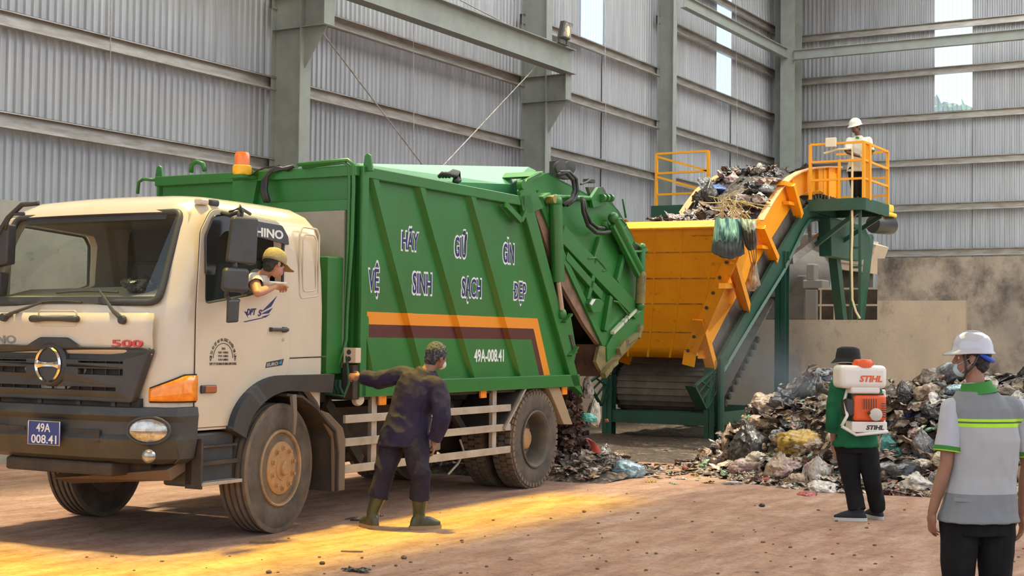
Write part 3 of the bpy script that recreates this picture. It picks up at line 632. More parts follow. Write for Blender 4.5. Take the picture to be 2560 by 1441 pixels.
# ================================================================ MACHINERY ON THE UPPER FLOOR
M['machgrey'] = mat('dusty_machine_grey', (0.085, 0.078, 0.078), 0.7, 0.1, col2=(0.13, 0.115, 0.11), scale=4, amount=1)
M['cream'] = mat('cream_sheet_metal', (0.50, 0.40, 0.31), 0.6, col2=(0.42, 0.34, 0.26), scale=3, amount=1)
m0 = pX(1990, 700, 31.2); mach = empty('sorting_machine', (31.2, m0.y, 1.93), label='dark grey drum machine on a pedestal behind the conveyor frame', cat='machine')
ml = lambda px, py, dx=0.0: pX(px, py, 31.2+dx)-V((31.2, m0.y, 1.93))
def mbox(nm, x0, y0, x1, y1, dep, m_, dx=0.0):
    p, q2 = ml(x0, y0, dx), ml(x1, y1, dx); MB().box((dx, p.y, max(0, q2.z)), (dx+dep, q2.y, p.z)).build(nm, m_, mach, bevel=0.03)
mbox('machine_body', 1895, 690, 2010, 800, 1.6, M['machgrey'], 0.4); mbox('pedestal', 2012, 724, 2042, 800, 0.35, mat('shaded_machine_grey', (0.16, 0.15, 0.145), 0.7)); mbox('pedestal_cap', 2006, 700, 2056, 722, 0.5, mat('shaded_machine_grey', (0.16, 0.15, 0.145), 0.7)); mbox('pedestal_neck', 2016, 660, 2036, 702, 0.3, mat('shaded_machine_grey', (0.16, 0.15, 0.145), 0.7))
mc_ = ml(1965, 690, 0.9); MB().lathe([(0, -0.8), (0.62, -0.8), (0.66, -0.7), (0.66, 0.7), (0.62, 0.8), (0, 0.8)], mc_, (0.8, -0.6, 0), 28).build('drum', M['machgrey'], mach, smooth='auto')
mbox('machine_hood', 2000, 585, 2075, 670, 0.8, mat('brown_hood', (0.15, 0.12, 0.095), 0.8), 1.2)
cab_ = empty('panel_housing', (32.6, pX(2120, 640, 32.6).y, 1.93), label='cream sheet-metal housing standing behind the conveyor ladder', cat='housing')
hl_ = lambda px, py, dx=0.0: pX(px, py, 32.6+dx)-cab_.location
MB().prism([hl_(x, y) for x, y in ((2094, 591), (2130, 594), (2192, 612), (2178, 648), (2164, 682), (2110, 676), (2068, 655))], (1.0, 0, 0)).build('housing_shell', M['cream'], cab_, bevel=0.02)
mb = MB()
for p, q2 in (((2100, 625), (2185, 633)), ((2078, 652), (2172, 664)), ((2122, 594), (2106, 626)), ((2156, 602), (2140, 655))): mb.beam(hl_(*p, -0.02), hl_(*q2, -0.02), 0.03, 0.03)
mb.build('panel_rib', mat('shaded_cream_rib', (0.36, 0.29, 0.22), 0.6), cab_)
a_, b_ = hl_(2110, 595, -0.05), hl_(2194, 608, -0.05); MB().beam(a_, b_, 0.1, 0.05).build('chute_lip', mat('white_sheet', (0.7, 0.66, 0.6), 0.5), cab_)
p, q2 = hl_(2100, 676, 0.2), hl_(2160, 680, 0.2); MB().box((0.2, q2.y, 0), (0.9, p.y, q2.z+0.05)).build('housing_stand', M['dark'], cab_)
cg = empty('machine_cage', (30.2, 9.15, 1.93), rz=0.0, label='dark machine cage with thin pale uprights under the cream housing', cat='machine')
MB().box((0.1, -1.6, 0), (0.7, 1.0, 0.78)).build('cage_body', M['dark'], cg)
mb = MB()
for y in (0.9, 0.6, 0.05, -0.35, -0.8, -1.2, -1.55): mb.beam((0, y, 0.1), (0, y, 0.8), 0.025, 0.03)
for z in (0.12, 0.45, 0.8): mb.beam((0, -1.6, z), (0, 0.95, z), 0.04, 0.04)
mb.build('cage_bar', mat('pale_cage_bar', (0.42, 0.36, 0.30), 0.5), cg)
sh = empty('metal_crate', (28.6, 7.98, 1.93), label='small metal crate with bright bars standing behind the low wall by the ladder', cat='crate')
mb = MB()
for x in (0, 0.3):
    for y in (-0.18, 0.1): mb.beam((x, y, 0), (x, y, 0.42), 0.03, 0.03)
for z in (0.03, 0.2, 0.42): mb.beam((0, -0.18, z), (0, 0.1, z), 0.03, 0.03); mb.beam((0.3, -0.18, z), (0.3, 0.1, z), 0.03, 0.03); mb.beam((0, -0.18, z), (0.3, -0.18, z), 0.03, 0.03)
mb.beam((0, -0.1, 0.2), (0.1, 0.06, 0.3), 0.03, 0.03).build('crate_frame', mat('bright_bar', (0.75, 0.62, 0.4), 0.4), sh)
# ================================================================ GARBAGE TRUCK
TY = 0.0215565746
TO = pZ(688, 1335); TO.z = 0
TU = V((math.cos(TY), math.sin(TY), 0)); TN = V((-math.sin(TY), math.cos(TY), 0))
tk = empty('garbage_truck', TO, TY, label='white-cabbed green rear-loading garbage truck tipping rubbish out of its raised tailgate', cat='garbage truck')
def Ts(px, py, v=0.0):      # a point of the truck's side planes, in truck coordinates
    d = ray(px, py); t = ((TO-CAM).dot(TN)+v)/d.dot(TN); P = CAM+d*t-TO; return V((P.dot(TU), v, P.z))
def Tf(px, py, u):          # a point of a cross plane
    d = ray(px, py); t = ((TO-CAM).dot(TU)+u)/d.dot(TU); P = CAM+d*t-TO; return V((u, P.dot(TN), P.z))
WC = 2.12                   # cab width
XA, YA, ZA = V((1, 0, 0)), V((0, 1, 0)), V((0, 0, 1))
def tb(): return MB()

# ---- cab shell
def slice_(z, uf, ur, v0, v1, rf, rr, n=6, bulge=0.05):
    pts = []
    def arc(cx_, cy_, r, a0, a1):
        for k in range(n+1): a = math.radians(a0+(a1-a0)*k/n); pts.append((cx_+r*math.cos(a), cy_+r*math.sin(a), z))
    arc(ur-rr, v0+rr, rr, -90, 0); arc(ur-rr, v1-rr, rr, 0, 90)
    # front corners: ellipse-like, then a slightly bowed front
    arc(uf+rf, v1-rf, rf, 90, 180)
    for k in range(1, 6): t = k/6; pts.append((uf-bulge*math.sin(math.pi*t), (v1-rf)*(1-t)+(v0+rf)*t, z))
    arc(uf+rf, v0+rf, rf, 180, 270)
    return pts
def cab_slices(o=0.0, zlo=0.86):
    L = [(zlo, -1.27, 0.62, 0.0), (1.30, -1.29, 0.63, 0.0), (1.74, -1.25, 0.63, 0.0), (1.80, -1.23, 0.63, 0.0), (2.10, -1.13, 0.62, 0.01), (2.36, -1.03, 0.60, 0.03), (2.47, -0.98, 0.57, 0.055), (2.55, -0.93, 0.51, 0.10), (2.61, -0.84, 0.42, 0.19), (2.645, -0.68, 0.28, 0.36), (2.655, -0.4, 0.05, 0.7)]
    R = []
    for z, uf, ur, i in L:
        if o and z > 2.56: break
        R.append(slice_(z if not o else (z if z < 2.5 else 2.52), uf+o, ur-o, i+o, WC-i-o, 0.24-o*0.5, 0.09))
    return R
shell = MB().loft(cab_slices()).build('cab_shell', M['white'], tk, smooth=True)
cuts = []
def cutter(mb): me = mb.mesh('cut'); o = bpy.data.objects.new('cut', me); COL.objects.link(o); o.parent = tk; cuts.append(o); return o
inner = MB(); r_ = cab_slices(0.07, 0.80); r_[0] = [(p[0], p[1], 0.98) for p in r_[0]]; inner.loft(r_); cutter(inner)
wsO = [(1.80, 0.13), (1.80, WC-0.13), (2.49, WC-0.19), (2.49, 0.19)]   # windshield outline (z, v)
def wsu(z): return -1.23+(z-1.80)*0.30/0.67
wp = rounded([(v, z) for z, v in wsO], 0.08)
cutter(MB().prism([(-1.7, v, z) for v, z in wp], (1.15, 0, 0)))
win = rounded([(-0.895, 1.80), (-0.90, 2.25), (-0.80, 2.455), (-0.02, 2.41), (0.035, 2.33), (0.035, 1.985), (-0.08, 1.95), (-0.40, 1.875)], [0.04, 0.06, 0.1, 0.06, 0.04, 0.03, 0.1, 0.1])
cutter(MB().prism([(u, -0.2, z) for u, z in win], (0, 0.5, 0))); cutter(MB().prism([(u, WC-0.3, z) for u, z in win], (0, 0.5, 0)))
cutter(MB().lathe([(0, 0), (0.66, 0), (0.66, 0.55), (0, 0.55)], (0.06, -0.1, 0.56), (0, 1, 0), 32)); cutter(MB().lathe([(0, 0), (0.66, 0), (0.66, 0.55), (0, 0.55)], (0.06, WC-0.45, 0.56), (0, 1, 0), 32))
for c in cuts:
    m = shell.modifiers.new('b', 'BOOLEAN'); m.operation = 'DIFFERENCE'; m.object = c; m.solver = 'EXACT'
bake(shell)
for c in cuts: bpy.data.objects.remove(c)
set_auto(shell.data, 30)
M['interior'] = mat('cab_interior_grey', (0.10, 0.10, 0.09), 0.8); M['interior2'] = mat('dash_grey', (0.42, 0.39, 0.31), 0.8)  # dash_grey lightened to stand in for sun through the windshield
M['glass'] = glass_mat('windshield_glass', (0.80, 0.84, 0.78)); M['glass2'] = glass_mat('side_glass', (0.88, 0.9, 0.88))
# windshield and rubber
def wsP(v, z, o=0.0): 
    t = (v-WC/2)/(WC/2); return (wsu(z)-0.05*(1-t*t)+o+max(0, abs(t)-0.8)**2*1.2, v, z)
gl = MB(); gl.grid(lambda a, b: wsP(0.12+(WC-0.24)*a, 1.79+0.71*b, 0.012), 14, 6); gl.build('windshield', M['glass'], tk, smooth=True, clean=False)
ru = MB(); ru.tube([wsP(v, z, -0.004) for v, z in wp], 0.028, 6, closed=True); ru.build('windshield_seal', M['black'], tk, smooth=True)
MB().grid(lambda a, b: wsP(0.16+(WC-0.32)*a, 1.79+0.055*b, -0.01), 12, 1).grid(lambda a, b: wsP(0.32+(WC-0.64)*a, 2.435+0.04*b, -0.004), 12, 1).build('windshield_black_band', M['black'], tk, clean=False)
# roof trim over windshield is part of the shell; dashboard, seats, wheel
MB().hexa([(-1.18, 0.12, 1.72), (-0.72, 0.12, 1.72), (-0.72, WC-0.12, 1.72), (-1.18, WC-0.12, 1.72), (-1.16, 0.12, 1.83), (-0.72, 0.12, 1.96), (-0.72, WC-0.12, 1.93), (-1.16, WC-0.12, 1.83)]).build('dashboard', M['interior2'], tk, bevel=0.03)
MB().tube([(-0.62+0.06*math.sin(a), 0.55+0.2*math.cos(a), 1.88+0.19*math.sin(a)) for a in [k*math.pi/10 for k in range(20)]], 0.016, 6, closed=True).tube([(-0.62, 0.55, 1.88), (-0.8, 0.55, 1.7)], 0.03, 8).build('steering_wheel', M['black'], tk, smooth=True)
for v in (0.55, 1.5):
    MB().box((-0.35, v-0.24, 1.35), (0.1, v+0.24, 1.55)).hexa([(0.02, v-0.23, 1.55), (0.16, v-0.23, 1.55), (0.16, v+0.23, 1.55), (0.02, v+0.23, 1.55), (0.14, v-0.22, 2.2), (0.24, v-0.22, 2.2), (0.24, v+0.22, 2.2), (0.14, v+0.22, 2.2)]).build('seat', M['interior'], tk, bevel=0.04)
MB().box((0.40, 0.1, 1.0), (0.53, WC-0.1, 2.5)).build('cab_rear_lining', M['interior'], tk)
MB().box((-0.8, 0.1, 2.495), (0.45, WC-0.1, 2.515)).build('headliner', M['interior2'], tk)
# left and right door panels standing a little proud with a dark shut line
dout = rounded([(-0.985, 0.885), (-0.985, 1.76), (-0.955, 2.34), (-0.84, 2.515), (-0.05, 2.475), (0.10, 2.33), (0.125, 1.40), (0.10, 1.26), (-0.22, 1.20), (-0.44, 1.06), (-0.60, 0.885)], [0.02, 0.1, 0.1, 0.12, 0.06, 0.12, 0.1, 0.05, 0.1, 0.2, 0.03])
for v, s in ((-0.004, 1), (WC+0.004, -1)):
    fr_ = ((0, v, 0), XA, ZA)
    d = plate('door', dout, [win], 0.014, M['white'], tk, fr_, bev=0.003)
    MB().tube([(p[0], v, p[1]) for p in dout], 0.0075, 4, closed=True).build('door_gap', M['dark'], d)
    MB().tube([(p[0], v+0.002*s, p[1]) for p in win], 0.014, 6, closed=True).build('window_seal', M['black'], d, smooth=True)
    if s == 1:
        # moulded crease sweeping down the door, belt lip
        cr_ = [(-0.93, 1.33), (-0.75, 1.45), (-0.45, 1.50), (-0.30, 1.47), (-0.36, 1.32), (-0.5, 1.15), (-0.75, 1.12)]
        MB().tube([V((u, v-0.0035, z)) for u, z in [(-0.88, 1.47), (-0.6, 1.52), (-0.36, 1.54), (-0.31, 1.50), (-0.36, 1.38), (-0.48, 1.27), (-0.66, 1.19), (-0.93, 1.16)]], 0.007, 6).build('door_crease', M['white'], d, smooth=True)
        MB().box((-0.14, v-0.045, 1.604), (0.075, v-0.015, 1.632)).box((-0.14, v-0.02, 1.60), (-0.10, v, 1.636)).box((0.02, v-0.03, 1.596), (0.075, v, 1.64)).build('door_handle', M['black'], d, bevel=0.008)
        MB().lathe([(0, 0), (0.014, 0), (0.014, 0.01), (0, 0.01)], (0.035, v-0.006, 1.54), (0, -1, 0), 12).build('door_lock', M['chrome'], d)
        MB().box((-0.18, v-0.022, 1.955), (0.07, v-0.004, 2.0)).build('belt_lip', M['white'], d, bevel=0.01)
    else:
        MB().grid(lambda a, b: (-0.9+0.93*a, WC-0.03, 1.80+0.62*b), 2, 2).build('door_glass', M['glass2'], d)
# rain visor over the window with its lettering
vis = [(-0.915, 2.02), (-0.925, 2.30), (-0.83, 2.475), (-0.03, 2.445), (0.05, 2.36), (0.06, 2.30), (-0.30, 2.335), (-0.72, 2.36), (-0.80, 2.28), (-0.82, 2.02)]
vz = plate('window_visor', rounded(vis, [0.02, 0.08, 0.08, 0.05, 0.04, 0.01, 0.2, 0.1, 0.08, 0.02]), [], 0.01, mat('smoked_visor', (0.03, 0.03, 0.033), 0.2, coat=0.4), tk, ((0, -0.03, 0), XA, ZA), bev=0.004)
M['wtext'] = mat('white_lettering', (0.75, 0.75, 0.74), 0.5); M['navy'] = mat('navy_lettering', (0.018, 0.016, 0.12), 0.5); M['red'] = mat('red_badge', (0.55, 0.03, 0.025), 0.3, coat=0.5)
text('visor_lettering', 'HINO', M['wtext'], vz, (-0.36, -0.040, 2.345), (1, 0, -0.02), ZA, width=0.34, height=0.068, bold=0.03)
# rear corner recess panel
rp = rounded([(0.27, 1.875), (0.52, 1.905), (0.52, 2.40), (0.485, 2.455), (0.29, 2.46), (0.255, 2.40)], 0.04)
MB().tube([(u, 0.004, z) for u, z in rp], 0.008, 6, closed=True).build('corner_panel_rim', M['white'], tk, smooth=True)
rp2 = rounded([(0.31, 1.93), (0.485, 1.95), (0.485, 2.36), (0.45, 2.40), (0.33, 2.40), (0.30, 2.36)], 0.04)
MB().tube([(u, 0.004, z) for u, z in rp2], 0.006, 6, closed=True).build('corner_panel_rim', M['white'], tk, smooth=True)
MB().tube([(0.128, -0.002, 1.39), (0.63, -0.002, 1.40)], 0.005, 4).build('panel_gap', M['dark'], tk)
MB().box((0.60, 0.3, 0.98), (0.64, WC-0.3, 2.35)).build('cab_rear_gap_plate', M['dark'], tk)

# side lettering: round seal, winged emblem, badge, side lamp
seal = empty('door_seal', (0, 0, 0)); seal.parent = tk
cx_, cz_ = -0.685, 1.395
mb = MB()
pts = [(cx_+0.112*math.cos(a), -0.0165, cz_+0.112*math.sin(a)) for a in [math.pi*k/16 for k in range(17)]]
mb.tube(pts, 0.0025, 4); mb.build('seal_ring', M['dark'], seal)
arcs = 'MOI DU AN QT AO VA GTGC HUYEN DI LINH'
n_ = len(arcs)
for i, ch in enumerate(arcs):
    if ch == ' ': continue
    a = math.pi*(1.03-1.06*i/(n_-1)); c = V((cx_+0.140*math.cos(a), -0.0165, cz_+0.140*math.sin(a))); yd = V((math.cos(a), 0, math.sin(a))); xd = V((math.sin(a), 0, -math.cos(a)))
    text('seal_letter', ch, M['dark'], seal, c-xd*0.007-yd*0.012, xd, yd, width=0.013, height=0.024, thick=0.001)
for i, (s_, w_) in enumerate((('3N', 0.04), ('TLBT:  9.405KG', 0.115), ('TTCP:  5.400KG', 0.115), ('TLTB: 15.000KG', 0.115))):
    text('seal_line', s_, M['dark'], seal, (cx_-w_/2, -0.0165, cz_+0.062-0.027*i), XA, ZA, width=w_, height=0.020 if i == 0 else 0.016, thick=0.001)
text('seal_line', 'TDP 2 TT DI LINH-DI LINH-LAM DONG', M['dark'], seal, (cx_-0.155, -0.0165, cz_-0.052), XA, ZA, width=0.31, height=0.020, thick=0.001)
em = empty('door_emblem', (0, 0, 0)); em.parent = tk
def flat(name, pts, m, par, off=-0.0150, t=0.0015): return MB().prism([(u, off, z) for u, z in pts], (0, -t, 0)).build(name, m, par)
text('emblem_lettering', 'DPT', M['navy'], em, (-0.42, -0.0165, 1.725), (1, 0, 0.06), ZA, width=0.115, height=0.05, bold=0.03, shear=0.3, thick=0.0015)
text('emblem_lettering', 'S', M['navy'], em, (-0.285, -0.0165, 1.72), (1, 0, 0.1), ZA, width=0.05, height=0.05, bold=0.02, shear=0.3, thick=0.0015)
flat('emblem_wing', [(-0.25, 1.75), (-0.05, 1.885), (-0.12, 1.80)], M['navy'], em); flat('emblem_wing', [(-0.255, 1.735), (-0.10, 1.79), (-0.15, 1.745)], M['navy'], em)
flat('emblem_wing', [(-0.24, 1.715), (-0.13, 1.74), (-0.19, 1.71)], M['navy'], em); flat('emblem_wing', [(-0.45, 1.755), (-0.40, 1.705), (-0.42, 1.75)], M['navy'], em); flat('emblem_wing', [(-0.46, 1.675), (-0.20, 1.715), (-0.22, 1.705), (-0.44, 1.67)], M['navy'], em)
eb = flat('exhaust_badge', [(-0.18, 1.315), (0.03, 1.335), (0.05, 1.385), (-0.165, 1.36)], M['dark'], tk)
text('badge_lettering', 'EURO', mat('grey_lettering', (0.45, 0.45, 0.46), 0.4), eb, (-0.165, -0.0175, 1.325), (1, 0, 0.09), ZA, width=0.14, height=0.027, bold=0.02, shear=0.2, thick=0.001)
text('badge_lettering', '4', mat('blue_lettering', (0.03, 0.25, 0.50), 0.4), eb, (-0.015, -0.0175, 1.337), (1, 0, 0.09), ZA, width=0.04, height=0.036, bold=0.03, shear=0.2, thick=0.001)
MB().box((-0.935, -0.035, 1.135), (-0.765, 0.0, 1.195)).build('side_lamp_base', M['black'], tk, bevel=0.01)
MB().box((-0.90, -0.042, 1.14), (-0.775, -0.03, 1.19)).build('side_lamp', mat('dusty_amber', (0.36, 0.10, 0.03), 0.4), tk, bevel=0.008)
for u_, m_ in ((-0.80, M['white']), (-0.68, M['black'])): MB().box((u_-0.05, 0.09, 2.55), (u_+0.05, 0.16, 2.60)).build('mirror_arm_cover', m_, tk, bevel=0.015)

# ---- front face
UF = -1.325
fr = lambda px, py, u=UF: Tf(px, py, u)
# lower white nose panel (below the windshield) bulging forward
def nose(u0, v, z): t = abs(v-1.06)/1.06; return u0-0.05*(1-t*t)+max(0, t-0.82)**2*4.0
nz = MB(); nz.grid(lambda a, b: (nose(-1.305+0.02*abs(b-0.5), 0.12+1.88*a, 0), 0.12+1.88*a, 1.42+0.30*b), 20, 4); o = nz.build('front_panel', M['white'], tk, smooth=True); o.modifiers.new('s', 'SOLIDIFY').thickness = -0.03
MB().tube([(nose(-1.315, 0.13+1.86*k/20, 0)-0.002, 0.13+1.86*k/20, 1.625+0.02*abs(k-10)/10) for k in range(21)], 0.007, 4).build('front_panel_gap', M['dark'], tk)
hz = 1.675
MB().tube([(nose(-1.36, v, 0), v, hz) for v in (0.76, 0.80, 0.95, 1.10, 1.20, 1.24)], [0.024, 0.026, 0.018, 0.018, 0.028, 0.026], 8).build('front_grab_bar', M['black'], tk, smooth=True)
hr = [(nose(-1.33, v, 0)-0.004, v, z) for v, z in rounded([(0.80, 1.625), (1.19, 1.625), (1.19, 1.735), (0.80, 1.735)], 0.03)]
MB().tube(hr, 0.006, 5, closed=True).build('grab_recess', M['white'], tk, smooth=True)
# black grille
gp_ = rounded([(1.86, 1.08), (1.92, 1.40), (1.60, 1.47), (1.28, 1.47), (1.15, 1.53), (0.88, 1.53), (0.75, 1.465), (0.11, 1.46), (0.25, 1.08)], [0.03, 0.03, 0.05, 0.1, 0.08, 0.08, 0.1, 0.02, 0.03])
slots = []
for a, b, z0, z1 in ((0.32, 0.76, 1.26, 1.32), (0.32, 0.76, 1.345, 1.375), (1.28, 1.72, 1.26, 1.32), (1.28, 1.72, 1.345, 1.375), (0.38, 1.70, 1.145, 1.185)): slots.append([(a, z0), (b, z0), (b, z1), (a, z1)])
g_ = plate('grille', gp_, slots, 0.05, M['black'], tk, ((-1.375, 0, 0), YA, ZA), bev=0.008)
for v in g_.data.vertices: v.co.x += 0.10*max(0, abs(v.co.y-1.06)/1.06-0.35)**2*2
MB().box((-1.33, 0.3, 1.0), (-1.30, 1.85, 1.42)).build('grille_backing', M['dark'], g_)
mb = MB()
for k in range(11): v = 0.38+k*0.135; mb.box((-1.36, v-0.004, 1.15), (-1.345, v+0.004, 1.375))
mb.build('grille_bars', M['black'], g_)
MB().box((-1.32, 0.22, 0.95), (-1.24, 1.9, 1.10)).build('lower_intake', M['dark'], tk)
mb = MB()
for v in (0.45, 0.8, 1.2, 1.65): MB().box((-1.345, v-0.02, 0.98), (-1.32, v+0.02, 1.09)).build('intake_bar', M['black'], tk)

eo = empty('emblem', (-1.432, 1.03, 1.335)); eo.parent = tk
MB().lathe([(0, 0), (0.165, 0), (0.165, 0.03), (0.15, 0.05), (0, 0.05)], (0.06, 0, 0), (-1, 0, 0), 32).build('emblem_base', M['black'], eo, smooth='auto')
mb = MB()
for sg in (1, -1):   # two crescents split at top and bottom, joined by a waisted bar
    ring = []
    for k in range(21):
        a = math.radians(-79+158*k/20); th = 0.006+0.017*math.cos(a)**0.7
        ring.append([(0.0, sg*(0.134*math.cos(a)), 0.134*math.sin(a)), (-0.014, sg*((0.134-th/2)*math.cos(a)), (0.134-th/2)*math.sin(a)), (0.0, sg*((0.134-th)*math.cos(a)), (0.134-th)*math.sin(a))])
    mb.loft(ring)
ring = []
for k in range(13):
    y = -0.118+0.236*k/12; h = 0.015+0.02*(abs(y)/0.118)**3
    ring.append([(0, y, -h), (-0.014, y, 0), (0, y, h)])
mb.loft(ring); mb.build('emblem_mark', M['chrome'], eo)
text('front_lettering', 'HINO', mat('silver_badge', (0.33, 0.33, 0.33), 0.3, 0.6), tk, (-1.372, 1.79, 1.49), (0, -1, 0), ZA, width=0.36, height=0.058, bold=0.03, thick=0.006)
text('front_lettering', '500', M['red'], tk, (-1.362, 0.455, 1.475), (0.02, -1, 0), ZA, width=0.29, height=0.052, bold=0.02, thick=0.008)
# corner panels with amber lamps
mb = MB()
M['corner'] = M['white']
lamp = [Tf(383, 1008, -1.25), Tf(400, 972, -1.25), Tf(478, 944, -1.05), Tf(478, 1003, -1.05)]
for s in (0, 1):
    def lp(a, b):
        an = math.radians(197+75*a); e_ = 0.0
        zt = 1.17+0.10*min(1, a*1.3); zb = 1.083+0.0*a
        u, v = -1.03+0.262*math.cos(an), 0.235+0.262*math.sin(an)
        if a > 0.93: u += 0.03
        return V((u, v if s == 0 else WC-v, zb+(zt-zb)*b))
    o = MB().grid(lp, 12, 3).build('turn_signal', M['amber'], tk, smooth=True); m_ = o.modifiers.new('s', 'SOLIDIFY'); m_.thickness = 0.03; m_.offset = 0
    MB().tube([lp(a, 0)+V((0, 0, -0.006)) for a in (0, .25, .5, .75, 1)], 0.006, 4).tube([lp(a, 1)+V((0, 0, 0.006)) for a in (0, .25, .5, .75, 1)], 0.006, 4).build('lamp_gap', M['dark'], o)
# bumper
def bump_ring(z, uf, v0, ue): return [(ue, v0, z), (ue, v0+0.06, z), (-1.0, v0+0.10, z), (-1.12, 0.25, z), (-1.12, WC-0.25, z), (-1.0, WC-v0-0.10, z), (ue, WC-v0-0.06, z), (ue, WC-v0, z), (-1.12, WC-v0, z), (uf+0.22, WC-v0-0.02, z), (uf+0.07, WC-0.13, z), (uf+0.015, WC-0.35, z), (uf-0.03, WC/2+0.4, z), (uf-0.03, WC/2-0.4, z), (uf+0.015, 0.35, z), (uf+0.07, 0.13, z), (uf+0.22, v0+0.02, z), (-1.12, v0, z)]
MB().loft([bump_ring(0.62, -1.24, 0.06, -0.98), bump_ring(0.66, -1.34, 0.0, -0.97), bump_ring(0.80, -1.40, -0.03, -0.97), bump_ring(0.84, -1.37, -0.03, -0.97), bump_ring(0.93, -1.37, -0.035, -0.97), bump_ring(0.975, -1.41, -0.04, -0.97), bump_ring(1.035, -1.385, -0.03, -0.97), bump_ring(1.04, -1.33, -0.01, -0.97)]).build('bumper', M['black'], tk, bevel=0.012)
for a, b in ((0.52, 0.80), (1.28, 1.60)): MB().box((-1.408, a, 0.775), (-1.39, b, 0.865)).build('bumper_intake', M['dark'], tk)
MB().box((-1.30, 0.5, 0.52), (-0.9, 1.6, 0.62)).build('bumper_skid', M['dark'], tk, bevel=0.02)
for s in (0, 1):
    vv = lambda v: v if s == 0 else WC-v
    c = V((-1.33, vv(0.115), 0.875)); ax = V((-1, -0.55 if s == 0 else 0.55, 0)).normalized(); side_ = V((-ax.y, ax.x, 0))
    hl = empty('headlamp', (0, 0, 0)); hl.parent = tk
    ring = []
    for rr_, dd in ((0.0, 0.03), (0.6, 0.026), (0.9, 0.012), (1.0, 0.0), (1.0, -0.03)):
        ring.append([c+ax*dd+side_*(0.145*rr_*math.cos(a)*(1 if math.cos(a)*(1 if s == 0 else -1) > 0 else 1))+ZA*(0.088*rr_*math.sin(a)) for a in [2*math.pi*k/20 for k in range(20)]])
    MB().loft(ring, cap=False).build('lamp_lens', M['clearlens'], hl, smooth=True)
    MB().tube([c+ax*-0.002+side_*(0.155*math.cos(a))+ZA*(0.098*math.sin(a)) for a in [2*math.pi*k/20 for k in range(20)]], 0.012, 6, closed=True).build('lamp_bezel', M['black'], hl, smooth=True)
    MB().lathe([(0, 0.02), (0.03, 0.018), (0.038, 0.0), (0.05, -0.01), (0.05, -0.03)], V((-1.37, vv(0.075), 0.695)), ax, 16).build('fog_lamp', M['clearlens'], tk, smooth=True)
# number plate
np_ = MB().box((-1.452, 0.865, 0.735), (-1.444, 1.195, 0.915)).build('number_plate', mat('blue_plate', (0.035, 0.055, 0.22), 0.35), tk, bevel=0.003)
MB().tube([(-1.454, 0.868, 0.738), (-1.454, 1.192, 0.738), (-1.454, 1.192, 0.912), (-1.454, 0.868, 0.912)], 0.005, 4, closed=True).build('plate_rim', M['chrome'], np_)
text('plate_lettering', '49A', M['wtext'], np_, (-1.453, 1.11, 0.835), (0, -1, 0), ZA, width=0.145, height=0.065, bold=0.01, thick=0.002)
text('plate_lettering', '008.41', M['wtext'], np_, (-1.453, 1.16, 0.75), (0, -1, 0), ZA, width=0.26, height=0.065, bold=0.01, thick=0.002)
# wipers
for (pv, pz, ev, ez, b0, b1) in ((1.555, 1.685, 1.24, 1.80, (1.30, 1.80), (0.84, 1.80)), (0.345, 1.67, 0.70, 1.895, (1.14, 1.875), (0.52, 1.875))):
    w0 = V((nose(-1.34, pv, 0), pv, pz)); w1 = V(wsP(ev, ez, -0.03))
    wi = MB().tube([w0, w0.lerp(w1, 0.3)+V((-0.03, 0, 0)), w1], [0.022, 0.014, 0.008], 6).lathe([(0, 0), (0.035, 0), (0.03, 0.03), (0, 0.03)], w0, (-1, 0, 0), 10).build('wiper_arm', M['black'], tk)
    MB().tube([V(wsP(b0[0]*(1-t)+b1[0]*t, b0[1]+0.012*math.sin(math.pi*t), -0.012)) for t in (0, .25, .5, .75, 1)], 0.009, 5).build('wiper_blade', M['black'], wi)

# ---- mirrors
mr = empty('mirror_assembly', (0, 0, 0)); mr.parent = tk
def rbox(mb, p0, p1): return mb.box(p0, p1)
VM = -0.26
def mpoly(pts, dx=0.10):
    p = [Ts(x, y, VM) for x, y in pts]; n = V((0.55, 0.83, 0))*dx
    return MB().prism([a-n*0.2 for a in p], n)
mpoly(rounded([(583, 541), (645, 545), (640, 664), (569, 656)], 9)).build('main_mirror', M['black'], mr, bevel=0.025, seg=3)
mpoly(rounded([(562, 668), (623, 672), (620, 733), (557, 728)], 12)).build('wide_mirror', M['black'], mr, bevel=0.025, seg=3)
mpoly([(570, 750), (599, 750), (596, 806), (568, 808)], 0.05).build('side_mirror', M['black'], mr, bevel=0.012)
tp_ = lambda px, py, v: Ts(px, py, v)
MB().tube([tp_(556, 533, -0.02), tp_(575, 538, -0.14), tp_(598, 530, -0.24), tp_(596, 550, -0.24)], 0.017, 8).tube([tp_(598, 530, -0.24), tp_(600, 515, -0.24), tp_(606, 530, -0.25), tp_(600, 560, -0.25)], 0.013, 8).tube([tp_(575, 530, -0.05), tp_(600, 520, -0.2), tp_(625, 535, -0.04)], 0.013, 8).build('mirror_stay', M['black'], mr, smooth=True)
MB().tube([tp_(586, 655, -0.25), tp_(588, 675, -0.25)], 0.02, 8).tube([tp_(567, 725, -0.25), tp_(565, 740, -0.2), tp_(575, 752, -0.12), tp_(596, 752, -0.02)], 0.016, 8).build('mirror_stay', M['black'], mr, smooth=True)
mr2 = empty('mirror_assembly', (0, 0, 0)); mr2.parent = tk
tq = lambda px, py: Tf(px, py, -1.25)
MB().tube([tq(95, 508), tq(55, 512), tq(20, 545), tq(2, 575), tq(-20, 620)], 0.02, 8).tube([tq(60, 535), tq(30, 535), tq(18, 555), tq(14, 575)], 0.014, 8).build('mirror_stay', M['black'], mr2, smooth=True)
